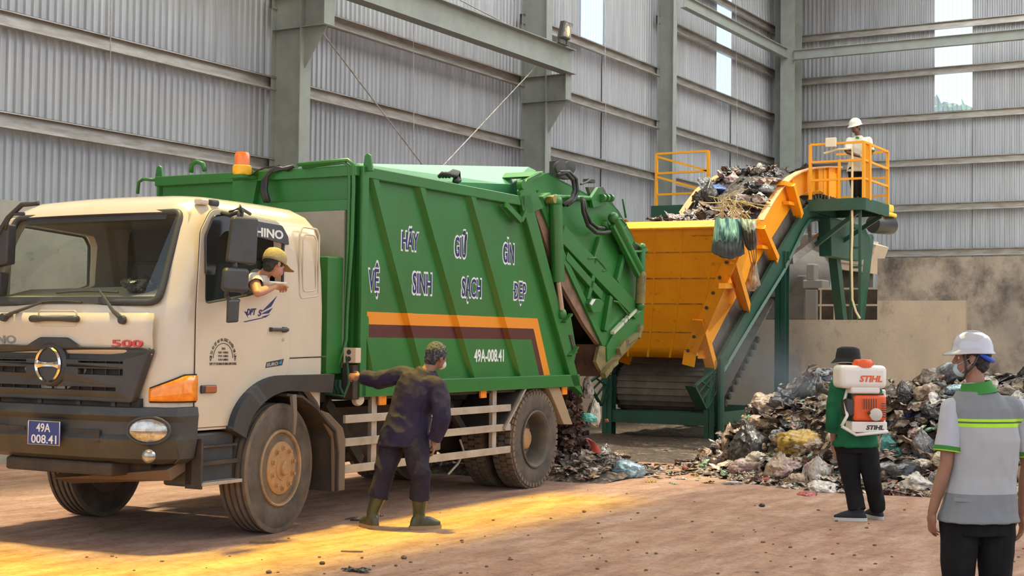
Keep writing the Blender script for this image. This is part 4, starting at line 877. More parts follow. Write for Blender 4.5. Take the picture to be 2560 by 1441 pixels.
MB().prism([tq(x, y) for x, y in rounded([(0, 562), (20, 560), (16, 660), (-40, 672), (-26, 580)], 5)], (0.09, 0, 0)).build('main_mirror', M['black'], mr2, bevel=0.02)
MB().prism([tq(x, y) for x, y in rounded([(-50, 685), (2, 680), (-4, 740), (-58, 745)], 5)], (0.09, 0, 0)).build('wide_mirror', M['black'], mr2, bevel=0.02)

# ---- wheel arches, steps
arch = [(-0.62*math.cos(t), 0.85+0.405*math.sin(t)**1.12) for t in [math.pi/2*k/14 for k in range(15)]]+[(0.66, 1.255)]
archi = [(0.10-0.54*math.cos(t), 0.78+0.35*math.sin(t)**1.12) for t in [math.pi/2*k/14 for k in range(15)]]+[(0.66, 1.10)]
for v, d in ((-0.075, 0.22), (WC-0.145, 0.22)):
    mb = MB(); n = len(arch)
    for i in range(n-1):
        a, b, c, e_ = arch[i], arch[i+1], archi[i+1], archi[i]
        mb.hexa([(e_[0], v+0.02, e_[1]), (c[0], v+0.02, c[1]), (c[0], v+d, c[1]), (e_[0], v+d, e_[1]), (a[0], v, a[1]), (b[0], v, b[1]), (b[0], v+d, b[1]), (a[0], v+d, a[1])])
    mb.build('wheel_arch', M['black'], tk, smooth='auto')
    fo = [(0.05, 1.10), (0.25, 1.08), (0.45, 0.98), (0.60, 0.86), (0.72, 0.78), (0.76, 0.6), (0.76, 0.27)]
    mb = MB()
    for a, b in zip(fo[:-1], fo[1:]): mb.beam((a[0], v+0.20, a[1]), (b[0], v+0.20, b[1]), 0.36, 0.02, up=(1, 0, 0.3))
    mb.build('mudguard', M['dark'], tk)
    MB().prism([(0.50, v+0.05, 0.97), (0.66, v+0.05, 0.93), (0.86, v+0.05, 0.80), (0.90, v+0.05, 0.70), (0.90, v+0.05, 0.27), (0.74, v+0.05, 0.27), (0.72, v+0.05, 0.72), (0.60, v+0.05, 0.85)], (0, 0.03, 0)).build('mudflap', mat('dusty_mudflap', (0.17, 0.12, 0.08), 0.85), tk, bevel=0.008)
MB().tube([(0.12, -0.06, 1.10), (0.13, -0.07, 0.93), (0.14, -0.06, 0.78)], [0.03, 0.025, 0.012], 6).build('rubber_strap', mat('grey_strap', (0.2, 0.16, 0.12), 0.8), tk)
st = empty('entry_step', (0, 0, 0)); st.parent = tk
MB().box((-0.95, 0.02, 0.44), (-0.50, 0.32, 0.84)).build('step_box', M['black'], st, bevel=0.02)
MB().box((-0.94, -0.03, 0.60), (-0.51, 0.05, 0.63)).box((-0.94, -0.02, 0.73), (-0.51, 0.05, 0.745)).box((-0.95, -0.05, 0.43), (-0.93, 0.1, 0.8)).build('step_frame', M['dark'], st)
MB().box((-0.94, -0.07, 0.452), (-0.50, 0.20, 0.478)).build('step_tread', M['alu'], st, bevel=0.004)

# ---- wheels
def tyre_prof(r, w_):   # (radius, across)
    h = w_/2
    p = [(0.27, -h*0.72), (0.31, -h*0.92), (0.40, -h), (r-0.07, -h*0.98), (r-0.025, -h*0.88)]
    for k in range(9):
        y = -h*0.82+1.64*h*k/8
        p.append((r-0.006*abs(k-4)/4, y)) if k % 2 == 0 else p.extend([(r, y-0.008), (r-0.012, y-0.006), (r-0.012, y+0.006), (r, y+0.008)])
    p += [(r-0.025, h*0.88), (r-0.07, h*0.98), (0.40, h), (0.31, h*0.92), (0.27, h*0.72)]
    return p
def wheel(u, v, r=0.515, w_=0.26, front=True, steer=0.0, out=-1, lugs=False):
    wl = empty('wheel', (u, v, r), steer); wl.parent = tk     # v = outer face
    yc = w_/2
    MB().lathe([(a, b+yc) for a, b in tyre_prof(r, w_)], (0, 0, 0), (0, 1, 0) if out < 0 else (0, -1, 0), 56, closed=True).build('tyre', M['rubber'], wl, smooth='auto')
    ax = V((0, 1, 0)) if out < 0 else V((0, -1, 0))
    if lugs:
        mb = MB(); n = 46
        for i in range(n):
            for row, off in ((-1, 0), (0, 0.5), (1, 0)):
                a = 2*math.pi*(i+off)/n; y = yc+row*w_*0.30; wd = w_*0.26; c = V((math.cos(a), 0, math.sin(a))); t = V((-math.sin(a), 0, math.cos(a)))
                b_ = c*(r-0.01)+ax*y; da = t*(math.pi*r/n*0.78); dy = ax*(wd/2)
                mb.hexa([b_-da-dy, b_+da-dy, b_+da+dy, b_-da+dy, b_-da*0.9-dy*0.95+c*0.022, b_+da*0.9-dy*0.95+c*0.022, b_+da*0.9+dy*0.95+c*0.022, b_-da*0.9+dy*0.95+c*0.022])
                if row != 0:
                    sd_ = ax*(row*w_*0.13); b2 = b_+sd_-c*0.03
                    mb.hexa([b2-da*0.8-dy*0.3-c*0.03, b2+da*0.8-dy*0.3-c*0.03, b2+da*0.8+dy*0.3-c*0.03, b2-da*0.8+dy*0.3-c*0.03, b2-da*0.9-dy*0.4+c*0.03, b2+da*0.9-dy*0.4+c*0.03, b2+da*0.9+dy*0.4+c*0.03, b2-da*0.9+dy*0.4+c*0.03])
        mb.build('tread_blocks', M['tread'], wl)
    else:
        mb = MB()
        for k in (-4, -2, 0, 2, 4):
            y = yc+k*w_*0.1; mb.lathe([(r-0.004, y-0.014), (r+0.001, y-0.011), (r+0.001, y+0.011), (r-0.004, y+0.014)], (0, 0, 0), ax, 56)
        mb.build('tread_ribs', M['tread'], wl, smooth='auto')
    if front:   # rim with a bulging ten-bolt disc
        MB().lathe([(0.285, 0.235), (0.302, 0.03), (0.306, 0.0), (0.298, -0.010), (0.286, -0.004), (0.278, 0.03), (0.270, 0.075), (0.245, 0.085), (0.220, 0.06), (0.20, 0.02), (0.0, 0.02)], (0, 0, 0), ax, 40).build('rim', M['rim'], wl, smooth='auto')
        MB().lathe([(0.215, 0.045), (0.211, 0.0), (0.197, -0.010), (0.172, -0.012), (0.10, -0.012), (0.095, -0.02), (0.085, -0.02), (0.06, -0.022), (0.055, -0.045), (0.045, -0.052), (0.0, -0.052)], (0, 0, 0), ax, 40).build('hub', M['hub'], wl, smooth='auto')
        for k in range(10):
            a = 2*math.pi*k/10+0.3; p = V((0.160*math.cos(a), 0, 0.160*math.sin(a)))+ax*-0.012; MB().lathe([(0.022, 0.0), (0.022, -0.006), (0.014, -0.007), (0.014, -0.028), (0, -0.028)], p, ax, 8).build('wheel_nut', M['hub'], wl)
        for k in range(4):
            a = 2*math.pi*k/4+0.9; mb = MB(); mb.ell(V((0.243*math.cos(a), 0, 0.243*math.sin(a)))+ax*0.062, 0.018, 0.014, 0.07, R=Matrix.Rotation(-a, 3, 'Y')); mb.build('hand_hole', M['dark'], wl)
    else:       # deep dished rim of a twin wheel
        MB().lathe([(0.285, 0.235), (0.302, 0.02), (0.305, -0.005), (0.29, -0.01), (0.27, 0.01), (0.262, 0.02), (0.25, 0.10), (0.24, 0.20), (0.20, 0.225), (0.0, 0.225)], (0, 0, 0), ax, 40).build('rim', mat('dusty_grey_rim', (0.085, 0.078, 0.065), 0.7, 0.1, col2=(0.15, 0.12, 0.085), scale=6, amount=1), wl, smooth='auto')
        MB().lathe([(0.12, 0.225), (0.11, 0.12), (0.09, 0.105), (0.0, 0.10)], (0, 0, 0), ax, 28).build('hub', M['hub'], wl, smooth='auto')
        for k in range(10):
            a = 2*math.pi*k/10; p = V((0.155*math.cos(a), 0, 0.155*math.sin(a)))+ax*0.19; MB().lathe([(0.02, 0.0), (0.013, -0.005), (0.013, -0.035), (0, -0.035)], p, ax, 8).build('wheel_nut', M['hub'], wl)
    return wl
wheel(0.06, -0.0, steer=0.12); wheel(0.06, WC+0.02, steer=0.12, out=1)
wheel(4.37, 0.0, front=False, lugs=True); wheel(4.37, 0.36, front=False, lugs=True)
wheel(4.37, WC+0.0, front=False, out=1, lugs=True); wheel(4.37, WC-0.36, front=False, out=1)

# ---- chassis
for v in (0.62, 1.42): MB().box((-1.0, v, 0.66), (5.4, v+0.07, 0.92)).build('chassis_rail', M['dark'], tk)
MB().tube([(0.06, 0.2, 0.5), (0.06, WC-0.2, 0.5)], 0.06, 10).build('front_axle', M['dark'], tk)
MB().tube([(4.37, 0.3, 0.52), (4.37, WC-0.3, 0.52)], 0.1, 12).ell((4.37, 1.06, 0.52), 0.24, 0.22, 0.24).build('rear_axle', M['dark'], tk, smooth=True)
MB().box((-0.9, 0.35, 0.55), (0.5, 1.75, 0.9)).box((-1.1, 0.3, 0.50), (-0.8, 1.8, 0.62)).build('engine', M['dark'], tk, bevel=0.03)
MB().hexa([(-1.15, 0.1, 0.58), (-1.1, 0.1, 0.5), (-0.95, 1.25, 0.40), (-1.1, 1.3, 0.45), (-0.9, 0.1, 0.66), (-0.85, 0.1, 0.6), (-0.7, 1.25, 0.55), (-0.85, 1.3, 0.6)]).build('steering_plate', mat('dusty_brown_steel', (0.16, 0.10, 0.06), 0.8), tk)
MB().box((2.75, 0.42, 0.45), (3.15, 0.75, 0.78)).build('battery_box', mat('tan_box', (0.36, 0.27, 0.18), 0.7), tk, bevel=0.02)
MB().lathe([(0, 0), (0.22, 0.0), (0.24, 0.03), (0.24, 0.8), (0.22, 0.83), (0, 0.83)], (1.9, 0.85, 0.62), (1, 0, 0), 20).build('air_tank', M['dark'], tk, smooth='auto')
MB().beam((1.05, 0.3, 1.0), (1.65, 0.35, 0.45), 0.05, 0.1).build('chassis_strut', M['dark'], tk)
MB().beam((2.9, 0.3, 1.05), (3.5, 0.35, 0.6), 0.05, 0.08).build('chassis_strut', M['dark'], tk)
MB().tube([Ts(1150, 1100, 0.3), Ts(1160, 1130, 0.3), Ts(1145, 1160, 0.3), Ts(1120, 1187, 0.3)], 0.012, 6).build('hanging_hose', mat('pale_hose', (0.4, 0.36, 0.28), 0.6), tk)
# side guard
for z in (0.865, 0.668, 0.44): MB().box((0.93, 0.0, z-0.035), (3.82, 0.03, z+0.035)).build('side_guard_rail', M['alu'], tk, bevel=0.004)
for u in (1.40, 3.53): MB().box((u-0.04, 0.03, 0.40), (u+0.04, 0.07, 1.08)).build('side_guard_post', M['alu'], tk)
MB().box((0.88, 0.12, 0.42), (0.98, 0.5, 0.8)).build('side_guard_bracket', M['dark'], tk)
for px, py in ((957, 998), (1209, 982), (1412, 975)):
    p = Ts(px, py, 0.0); MB().box((p.x-0.06, -0.01, p.z-0.055), (p.x+0.05, 0.02, p.z+0.05)).build('side_reflector', M['amber'], tk, bevel=0.008)
p = Ts(898, 1000, 0.0); MB().lathe([(0, 0), (0.045, 0), (0.055, 0.02), (0.055, 0.05), (0, 0.05)], (p.x, -0.01, p.z), (0.3, 1, 0), 20).build('work_lamp', mat('cream_lamp', (0.6, 0.5, 0.38), 0.4), tk, smooth='auto')
# rear mudguard
fp = [Ts(1258, 1075, 0), Ts(1285, 1020, 0), Ts(1312, 968, 0)]
MB().beam(fp[0], fp[2], 0.025, 0.05, up=(0, 1, 0)).build('rear_mudguard_edge', M['alu'], tk)
MB().hexa([fp[0], fp[2], fp[2]+V((0, 0.6, 0)), fp[0]+V((0, 0.6, 0)), fp[0]+V((-0.03, 0, 0.02)), fp[2]+V((-0.03, 0, 0.02)), fp[2]+V((-0.03, 0.6, 0.02)), fp[0]+V((-0.03, 0.6, 0.02))]).build('rear_mudguard', M['dark'], tk)
a, b = Ts(1398, 965, 0), Ts(1432, 1062, 0); a2, b2 = Ts(1370, 965, 0), Ts(1410, 1062, 0)
MB().prism([a, b, b2, a2], (0, 0.6, 0)).build('rear_mudguard', mat('dusty_tan_guard', (0.33, 0.23, 0.13), 0.8), tk, bevel=0.006)

# ---- compactor body
WBd = 2.30; V0 = -0.01
def body_mat():     # green paint with orange and maroon bands following the rear edge
    m = M['green'].copy(); m.name = 'striped_green_paint'; nt = m.node_tree; b = nt.nodes['Principled BSDF']
    src = b.inputs['Base Color'].links[0].from_socket
    tc = N(nt, 'ShaderNodeTexCoord'); sp = N(nt, 'ShaderNodeSeparateXYZ'); nt.links.new(tc.outputs['Object'], sp.inputs[0])
    def mth(op, a, b_=None):
        n = N(nt, 'ShaderNodeMath', operation=op)
        for i, v in enumerate((a, b_)):
            if v is None: continue
            if isinstance(v, (int, float)): n.inputs[i].default_value = v
            else: nt.links.new(v, n.inputs[i])
        return n.outputs[0]
    z, u = sp.outputs['Z'], sp.outputs['X']; s = mth('ADD', u, mth('MULTIPLY', mth('SUBTRACT', z, 1.8), 0.5))
    def inside(zt, sm): return mth('MULTIPLY', mth('LESS_THAN', z, zt), mth('LESS_THAN', s, sm))
    base = mth('MULTIPLY', mth('GREATER_THAN', z, 1.185), mth('GREATER_THAN', u, 1.215)); base = mth('MULTIPLY', base, mth('LESS_THAN', sp.outputs['Y'], 0.2))
    A, B, C = inside(1.79, 4.41), inside(1.68, 4.27), inside(1.565, 4.165)
    fo_ = mth('MULTIPLY', base, mth('SUBTRACT', A, B)); fm = mth('MULTIPLY', base, mth('SUBTRACT', B, C))
    x1 = N(nt, 'ShaderNodeMix', data_type='RGBA'); nt.links.new(fo_, x1.inputs['Factor']); nt.links.new(src, x1.inputs['A']); x1.inputs['B'].default_value = (0.78, 0.27, 0.01, 1)
    x2 = N(nt, 'ShaderNodeMix', data_type='RGBA'); nt.links.new(fm, x2.inputs['Factor']); nt.links.new(x1.outputs['Result'], x2.inputs['A']); x2.inputs['B'].default_value = (0.085, 0.014, 0.012, 1)
    nt.links.new(x2.outputs['Result'], b.inputs['Base Color']); return m
M['striped'] = body_mat(); G = M['green']
def rear_u(z): return 4.13+(3.05-z)*0.585
for v0, v1, nm in ((V0+0.035, V0+0.055, 'side_panel'), (WBd-0.055, WBd-0.035, 'side_panel')):
    MB().prism([(1.12, v0, 1.1), (rear_u(1.1), v0, 1.1), (rear_u(3.02), v0, 3.02), (1.12, v0, 3.02)], (0, v1-v0, 0)).build(nm, M['striped'] if v0 < 1 else G, tk)
for k, (ua, ub, za) in enumerate(((0.98, 1.37, 1.75), (1.28, 2.17, 2.97), (2.04, 3.08, 2.97), (2.96, 4.02, 2.97))):
    for vv, sg in ((V0+0.035, -1), (WBd-0.035, 1)):
        ub_ = ub; z0 = 1.18
        if k == 0: ua = 1.16; 
        d = V((ub_-ua, 0, z0-za)); w2 = 0.075
        P = [(ua-w2, za), (ua+w2, za), (ub_+w2, z0), (ub_-w2, z0)]
        mb = MB(); mb.add([(P[0][0], vv, P[0][1]), (P[1][0], vv, P[1][1]), (P[2][0], vv, P[2][1]), (P[3][0], vv, P[3][1])]+[(P[0][0]+0.03, vv+sg*0.05, P[0][1]), (P[1][0]-0.03, vv+sg*0.05, P[1][1]), (P[2][0]-0.03, vv+sg*0.05, P[2][1]), (P[3][0]+0.03, vv+sg*0.05, P[3][1])],
               [(4, 5, 6, 7), (0, 1, 5, 4), (1, 2, 6, 5), (2, 3, 7, 6), (3, 0, 4, 7)])
        mb.build('side_rib', M['striped'] if sg < 0 else G, tk)
for vv, v2 in ((V0-0.03, V0+0.06), (WBd-0.06, WBd+0.03)):
    MB().box((1.10, vv, 1.05), (rear_u(1.06)+0.02, v2, 1.185)).build('bottom_rail', G, tk, bevel=0.008)
    MB().box((1.12, vv+0.01, 2.95), (4.0, v2, 3.05)).build('top_rail', G, tk, bevel=0.008)
    MB().prism([(rear_u(3.05)-0.25, vv, 3.05), (rear_u(3.05)-0.02, vv, 3.08), (rear_u(0.98)+0.06, vv, 0.95), (rear_u(1.06)-0.14, vv, 1.06)], (0, v2-vv, 0)).build('rear_frame', G, tk, bevel=0.008)
    MB().box((1.08, vv, 1.05), (1.17, v2, 3.05)).build('front_post', G, tk, bevel=0.008)
    mb = MB()
    mb.beam(Ts(1262, 512, vv), Ts(1300, 552, vv), 0.06, 0.05, up=(0, 1, 0)).beam(Ts(1300, 552, vv), Ts(1312, 530, vv), 0.05, 0.05, up=(0, 1, 0)); mb.build('corner_brace', G, tk)
MB().box((1.08, V0, 1.08), (1.13, WBd, 3.02)).build('front_wall', G, tk)
MB().box((1.10, V0+0.05, 2.99), (4.0, WBd-0.05, 3.02)).build('roof_panel', G, tk)
MB().box((1.12, 0.05, 1.02), (5.2, WBd-0.05, 1.08)).build('floor_panel', M['dark'], tk)
# front wall of the body: recessed panels, rails, pale tank sheet
MB().box((1.02, 0.0, 2.96), (1.12, WBd, 3.05)).build('front_top_beam', G, tk, bevel=0.008)
MB().box((1.03, 0.05, 2.66), (1.10, 1.02, 2.76)).build('front_cross_beam', G, tk, bevel=0.006)
MB().prism([(1.02, 1.20, 2.4), (1.02, 1.36, 2.4), (1.02, 1.36, 3.04), (1.02, 1.06, 3.04)], (0.08, 0, 0)).build('front_cross_beam', G, tk)
MB().box((1.0, 0.10, 1.3), (1.075, 2.2, 2.66)).build('front_tank', mat('grey_tank_sheet', (0.33, 0.31, 0.26), 0.6, 0.1, col2=(0.27, 0.25, 0.21), scale=3, amount=1), tk)
MB().box((0.78, 0.10, 1.25), (1.0, 0.40, 2.25)).build('oil_tank', G, tk, bevel=0.01)
MB().box((0.72, 0.3, 1.0), (1.05, 1.9, 1.9)).build('gear_bay', M['dark'], tk)
# pipes up the front corner
pv = 0.02
for i, (dx, m_) in enumerate(((0.0, G), (0.05, G))):
    MB().tube([Ts(745+i*12, 412+i*6, 0.55), Tf(870-i*10, 400+i*5, 1.02), Tf(884-i*10, 412+i*6, 1.03), Tf(884-i*10, 470, 1.03), Tf(880-i*9, 600, 1.03), Tf(868-i*8, 780, 1.03), Tf(866-i*8, 850, 1.03), Tf(858-i*14, 880+i*5, 1.0), Tf(838-i*8, 935, 0.95)], 0.018, 8).build('hydraulic_pipe', m_, tk, smooth=True)
mb = MB()
for i in range(4):
    a = Tf(720+i*5, 425-i*3, 1.0); b = Tf(690-i*5, 418+i*4, 0.98); c = Tf(668-i*4, 440+i*5, 0.97); d = Tf(664-i*3, 475, 0.96); e_ = Tf(672-i*3, 505, 0.95)
    mb.tube([a, b, c, d, e_], 0.018, 6)
mb.build('hose_bundle', M['hose'], tk, smooth=True)
MB().tube([Tf(623, 440, 0.9), Tf(640, 428, 0.95), Tf(660, 420, 0.98), Tf(700, 414, 1.0)], 0.008, 5).build('lamp_cable', M['hose'], tk)
for (px, py) in ((918, 420), (396, 447)):
    c = Tf(px, py, 1.12); MB().prism([(1.12, c.y-0.055, c.z-0.03), (1.12, c.y+0.055, c.z-0.03), (1.12, c.y+0.03, c.z+0.11), (1.12, c.y, c.z+0.13), (1.12, c.y-0.03, c.z+0.11)], (0.03, 0, 0)).build('lifting_lug', G, tk, bevel=0.008)
MB().tube([Tf(388, 450, 1.1), Tf(358, 448, 1.1), Tf(347, 456, 1.1), Tf(344, 485, 1.1)], 0.016, 8).build('grab_rail', G, tk, smooth=True)
MB().tube([Tf(478, 432, 1.1), Tf(479, 412, 1.1), Tf(492, 404, 1.1), Tf(508, 410, 1.1), Tf(512, 428, 1.1)], 0.022, 8).build('lifting_ring', G, tk, smooth=True)
bc = Tf(605, 430, 0.9)
bk = empty('beacon', (bc.x, bc.y, bc.z)); bk.parent = tk
MB().lathe([(0, -0.03), (0.075, -0.03), (0.085, 0.0), (0.085, 0.05), (0.07, 0.06), (0, 0.06)], (0, 0, 0), ZA, 20).build('beacon_base', mat('yellow_beacon_base', (0.85, 0.45, 0.02), 0.35), bk, smooth='auto')
MB().lathe([(0.068, 0.06), (0.068, 0.15), (0.055, 0.175), (0, 0.18)], (0, 0, 0), ZA, 20).build('beacon_dome', mat('orange_beacon_dome', (0.85, 0.18, 0.01), 0.2, coat=0.6), bk, smooth='auto')
MB().box((-0.08, -0.08, -0.06), (0.2, 0.08, -0.03)).build('beacon_bracket', G, bk)
cb_ = Ts(880, 889, 0.0)
sw = MB().box((cb_.x-0.03, -0.06, cb_.z-0.065), (cb_.x+0.05, 0.07, cb_.z+0.065)).build('control_box', mat('cream_control_box', (0.66, 0.50, 0.36), 0.5), tk, bevel=0.006)
for dz in (0.028, -0.03): MB().lathe([(0.022, 0), (0.022, 0.004), (0.012, 0.006), (0.012, 0.015), (0, 0.015)], (cb_.x-0.03, 0.01, cb_.z+dz), (-1, 0, 0), 14).build('control_button', M['black'], sw)
MB().box((1.0, -0.02, 1.03), (1.1, 0.1, 1.33)).build('valve_block', M['dark'], tk, bevel=0.01)
mb = MB()
for i in range(4): p = Tf(822+i*9, 950, 0.92); mb.tube([p, p+V((0, 0, -0.06)), p+V((0.02, -0.02, -0.12))], 0.016, 6)
mb.tube([Tf(812, 985, 0.85), Tf(860, 992, 0.85), Tf(872, 960, 0.9), Tf(866, 880, 1.0)], 0.012, 6); mb.build('valve_hoses', M['dgreen'], tk)
# lettering on the side
def sign(s_, x0, y0, x1, y1, tilt=0.0):
    a = Ts(x0, y1, 0.024); b = Ts(x1, y1, 0.024); c = Ts(x0, y0, 0.024); h = c.z-a.z; sg = empty('side_lettering', (0, 0, 0)); sg.parent = tk
    text('letter_outline', s_, M['wtext'], sg, (a.x-0.015, V0+0.034, a.z-0.007), XA, ZA, width=b.x-a.x+0.03, height=h+0.014, bold=0.06, thick=0.002)
    text('letter_face', s_, M['navy'], sg, (a.x, V0+0.031, a.z), XA, ZA, width=b.x-a.x, height=h, bold=0.015, thick=0.002)
sign('HÃY', 1004, 577, 1045, 622); sign('GIỮ', 1136, 590, 1166, 640); sign('GÌN', 1257, 607, 1284, 655)
sign('VỆ', 921, 672, 946, 725); sign('SINH', 1031, 680, 1078, 732); sign('SẠCH', 1154, 694, 1202, 740); sign('DẸP', 1285, 706, 1314, 747)
for w_, h_, v_, m_ in ((0.062, 0.034, 0.0215, M['wtext']), (0.05, 0.018, 0.0185, M['navy'])):
    p = Ts(1286, 727, v_); MB().box((p.x-w_/2, v_-0.001, p.z-h_/2), (p.x+w_/2, v_+0.001, p.z+h_/2)).build('letter_bar', m_, tk)
a, b = Ts(1190, 905), Ts(1264, 905)
text('side_number', '49A-008.41', M['wtext'], tk, (a.x, V0+0.033, a.z), XA, ZA, width=b.x-a.x, height=0.125, bold=0.02, thick=0.002)

# raised hood between body and tailgate
hd = MB(); P = [(2.2, 3.13), (3.2, 3.30), (4.75, 3.44), (4.75, 3.10), (2.2, 3.10)]
hd.add([(2.1, 0.45, 3.06), (4.3, 0.30, 3.22), (4.95, 0.35, 3.44), (5.05, 0.5, 3.50), (2.3, 0.9, 3.25), (5.05, 2.0, 3.50), (2.2, 2.0, 3.2), (4.4, 0.3, 3.04), (2.1, 0.45, 3.02), (2.2, 2.0, 3.02), (4.9, 2.0, 3.04)],
       [(0, 1, 2, 3, 4), (4, 3, 5, 6), (0, 8, 7, 1), (6, 9, 8, 0, 4), (5, 10, 9, 6), (1, 7, 10, 5, 3, 2)])
hd.build('hood', mat('pale_green_paint', (0.07, 0.27, 0.12), 0.35, col2=(0.06, 0.22, 0.10), scale=2, amount=1, coat=0.3), tk)
mb = MB()
for i in range(4): mb.tube([Ts(1098+i*8, 442, 0.25), Ts(1106+i*8, 434, 0.2), Ts(1122+i*6, 436+i*2, 0.18), Ts(1134+i*4, 428+i, 0.25), Ts(1140+i*3, 440+i*4, 0.22), Ts(1136+i*2, 455, 0.2)], 0.022, 6)
mb.build('hood_hoses', M['hose'], tk, smooth=True)

# ---- raised tailgate
tg = empty('tailgate', (0, 0, 0)); tg.parent = tk
TV = 0.05
def tgp(pts, v=TV): return [Ts(x, y, v) for x, y in pts]
up_ = [(1312, 470), (1340, 440), (1372, 432), (1395, 447), (1440, 470), (1480, 492), (1520, 500), (1545, 525), (1580, 585), (1606, 650), (1612, 700), (1606, 768), (1527, 838), (1512, 866), (1497, 858), (1400, 650), (1330, 482)]
def wide(pts, v0=TV, v1=WBd-0.02, t=0.03): 
    P = tgp(pts); return [(p.x, v0, p.z) for p in P], [(p.x, v1, p.z) for p in P]
P0 = tgp(up_)
for v in (TV, WBd-0.05): MB().prism([(p.x, v, p.z) for p in P0], (0, 0.03, 0)).build('tailgate_side', G, tg)
mb = MB()      # top and rear skin, front edge flange
for a, b in zip(P0[2:11], P0[3:12]): mb.beam((a.x, 0, a.z), (b.x, 0, b.z), 0.1, 0.1) if False else mb.hexa([(a.x, TV, a.z-0.02), (b.x, TV, b.z-0.02), (b.x, WBd-0.03, b.z-0.02), (a.x, WBd-0.03, a.z-0.02), (a.x, TV, a.z), (b.x, TV, b.z), (b.x, WBd-0.03, b.z), (a.x, WBd-0.03, a.z)])
mb.build('tailgate_skin', G, tg)
mb = MB()
for a, b in (((1330, 482), (1400, 650)), ((1400, 650), (1497, 858))):
    a, b = tgp([a, b]); mb.beam(a+V((0.03, -0.02, 0)), b+V((0.03, -0.02, 0)), 0.09, 0.06, up=(0, 1, 0))
mb.build('tailgate_front_flange', G, tg)
# stained inner wall seen through the open mouth (far side) and a dark inner divider
M['rust'] = mat('rubbish_stained_plate', (0.16, 0.085, 0.05), 0.85, col2=(0.07, 0.04, 0.03), scale=5, amount=1, bump=0.4)
a = [(p.x, p.y, p.z) for p in tgp([(1318, 478), (1342, 486), (1410, 650), (1503, 850), (1440, 850), (1385, 690)], 0.30)]
MB().prism(tgp([(1320, 478), (1336, 482), (1402, 640), (1500, 852), (1496, 862), (1462, 815), (1405, 715), (1368, 620)], 0.03), (0, 0.05, 0)).build('mouth_edge', mat('rusty_mouth_edge', (0.27, 0.165, 0.10), 0.85, col2=(0.15, 0.085, 0.055), scale=5, amount=1, bump=0.4), tg)
MB().box((4.5, WBd-0.12, 1.3), (6.4, WBd-0.08, 3.0)).build('far_inner_wall', mat('black_stained_plate', (0.03, 0.022, 0.018), 0.8), tg)
MB().prism([(4.9, 0.3, 3.1), (5.05, 0.3, 3.1), (6.3, 0.3, 1.7), (6.1, 0.3, 1.6)], (0, WBd-0.45, 0)).build('packer_plate', mat('black_stained_plate', (0.03, 0.022, 0.018), 0.8), tg)
# top cross tube with collars, ears, handle, lamp
def tpth(pts, v): return [Ts(x, y, v) for x, y in pts]
MB().tube(tpth([(1383, 494), (1440, 495), (1478, 497)], TV-0.03), 0.03, 10).build('cross_tube', G, tg, smooth=True)
for px in (1500, 1510, 1520): p = Ts(px, 495, TV-0.06); MB().lathe([(0, 0), (0.045, 0), (0.045, 0.05), (0, 0.05)], p+V((0, -0.02, 0)), (1, 0, 0), 16).build('hinge_collar', G, tg, smooth='auto')
MB().prism(tgp([(1478, 495), (1496, 468), (1503, 468), (1516, 512), (1484, 520)], TV-0.06), (0, 0.04, 0)).build('hinge_ear', G, tg, bevel=0.004)
MB().prism(tgp([(1300, 478), (1318, 448), (1352, 430), (1356, 436), (1330, 455), (1360, 520), (1310, 540)], TV-0.09), (0, 0.04, 0)).build('pivot_ear', G, tg, bevel=0.004)
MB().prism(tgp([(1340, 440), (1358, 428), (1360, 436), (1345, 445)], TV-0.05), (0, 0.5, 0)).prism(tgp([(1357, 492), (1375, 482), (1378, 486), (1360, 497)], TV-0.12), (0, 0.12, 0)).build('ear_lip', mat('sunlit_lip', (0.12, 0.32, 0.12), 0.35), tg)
p = Ts(1310, 462, TV-0.12); MB().lathe([(0, 0), (0.05, 0), (0.05, 0.06), (0, 0.06)], p, (0, 1, 0), 16).build('pivot_pin', G, tg, smooth='auto')
# diagonal stiffener bands
def band(pts, w_, v=TV-0.03, nm='tailgate_rib', m_=None):
    mb = MB(); P = [Ts(x, y, v) for x, y in pts]
    for a, b in zip(P[:-1], P[1:]): mb.beam(a, b, w_, 0.06, up=(0, 1, 0))
    mb.build(nm, m_ or G, tg, bevel=0.006)
band([(1402, 585), (1588, 780)], 0.20); band([(1500, 596), (1480, 660)], 0.07); band([(1556, 640), (1540, 705)], 0.07); band([(1412, 640), (1500, 740)], 0.10)
band([(1480, 690), (1466, 752)], 0.07); band([(1524, 742), (1510, 828)], 0.08); band([(1510, 560), (1590, 640)], 0.05)
mb = MB().prism(tgp([(1473, 760), (1480, 746), (1500, 748), (1510, 758), (1502, 782), (1483, 782)], TV-0.10), (0, 0.10, 0)).build('lamp_guard', G, tg, bevel=0.008)
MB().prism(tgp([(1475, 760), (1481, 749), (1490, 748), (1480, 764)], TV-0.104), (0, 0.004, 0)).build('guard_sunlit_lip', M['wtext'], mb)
for pts in ([(1470, 647), (1490, 645), (1508, 664), (1516, 677), (1506, 678)], [(1538, 546), (1553, 548), (1566, 562), (1560, 572), (1550, 574)], [(1533, 753), (1545, 756), (1560, 775), (1572, 788)]):
    MB().tube(tpth(pts, TV-0.06), 0.012, 6).build('handle', G, tg, smooth=True)
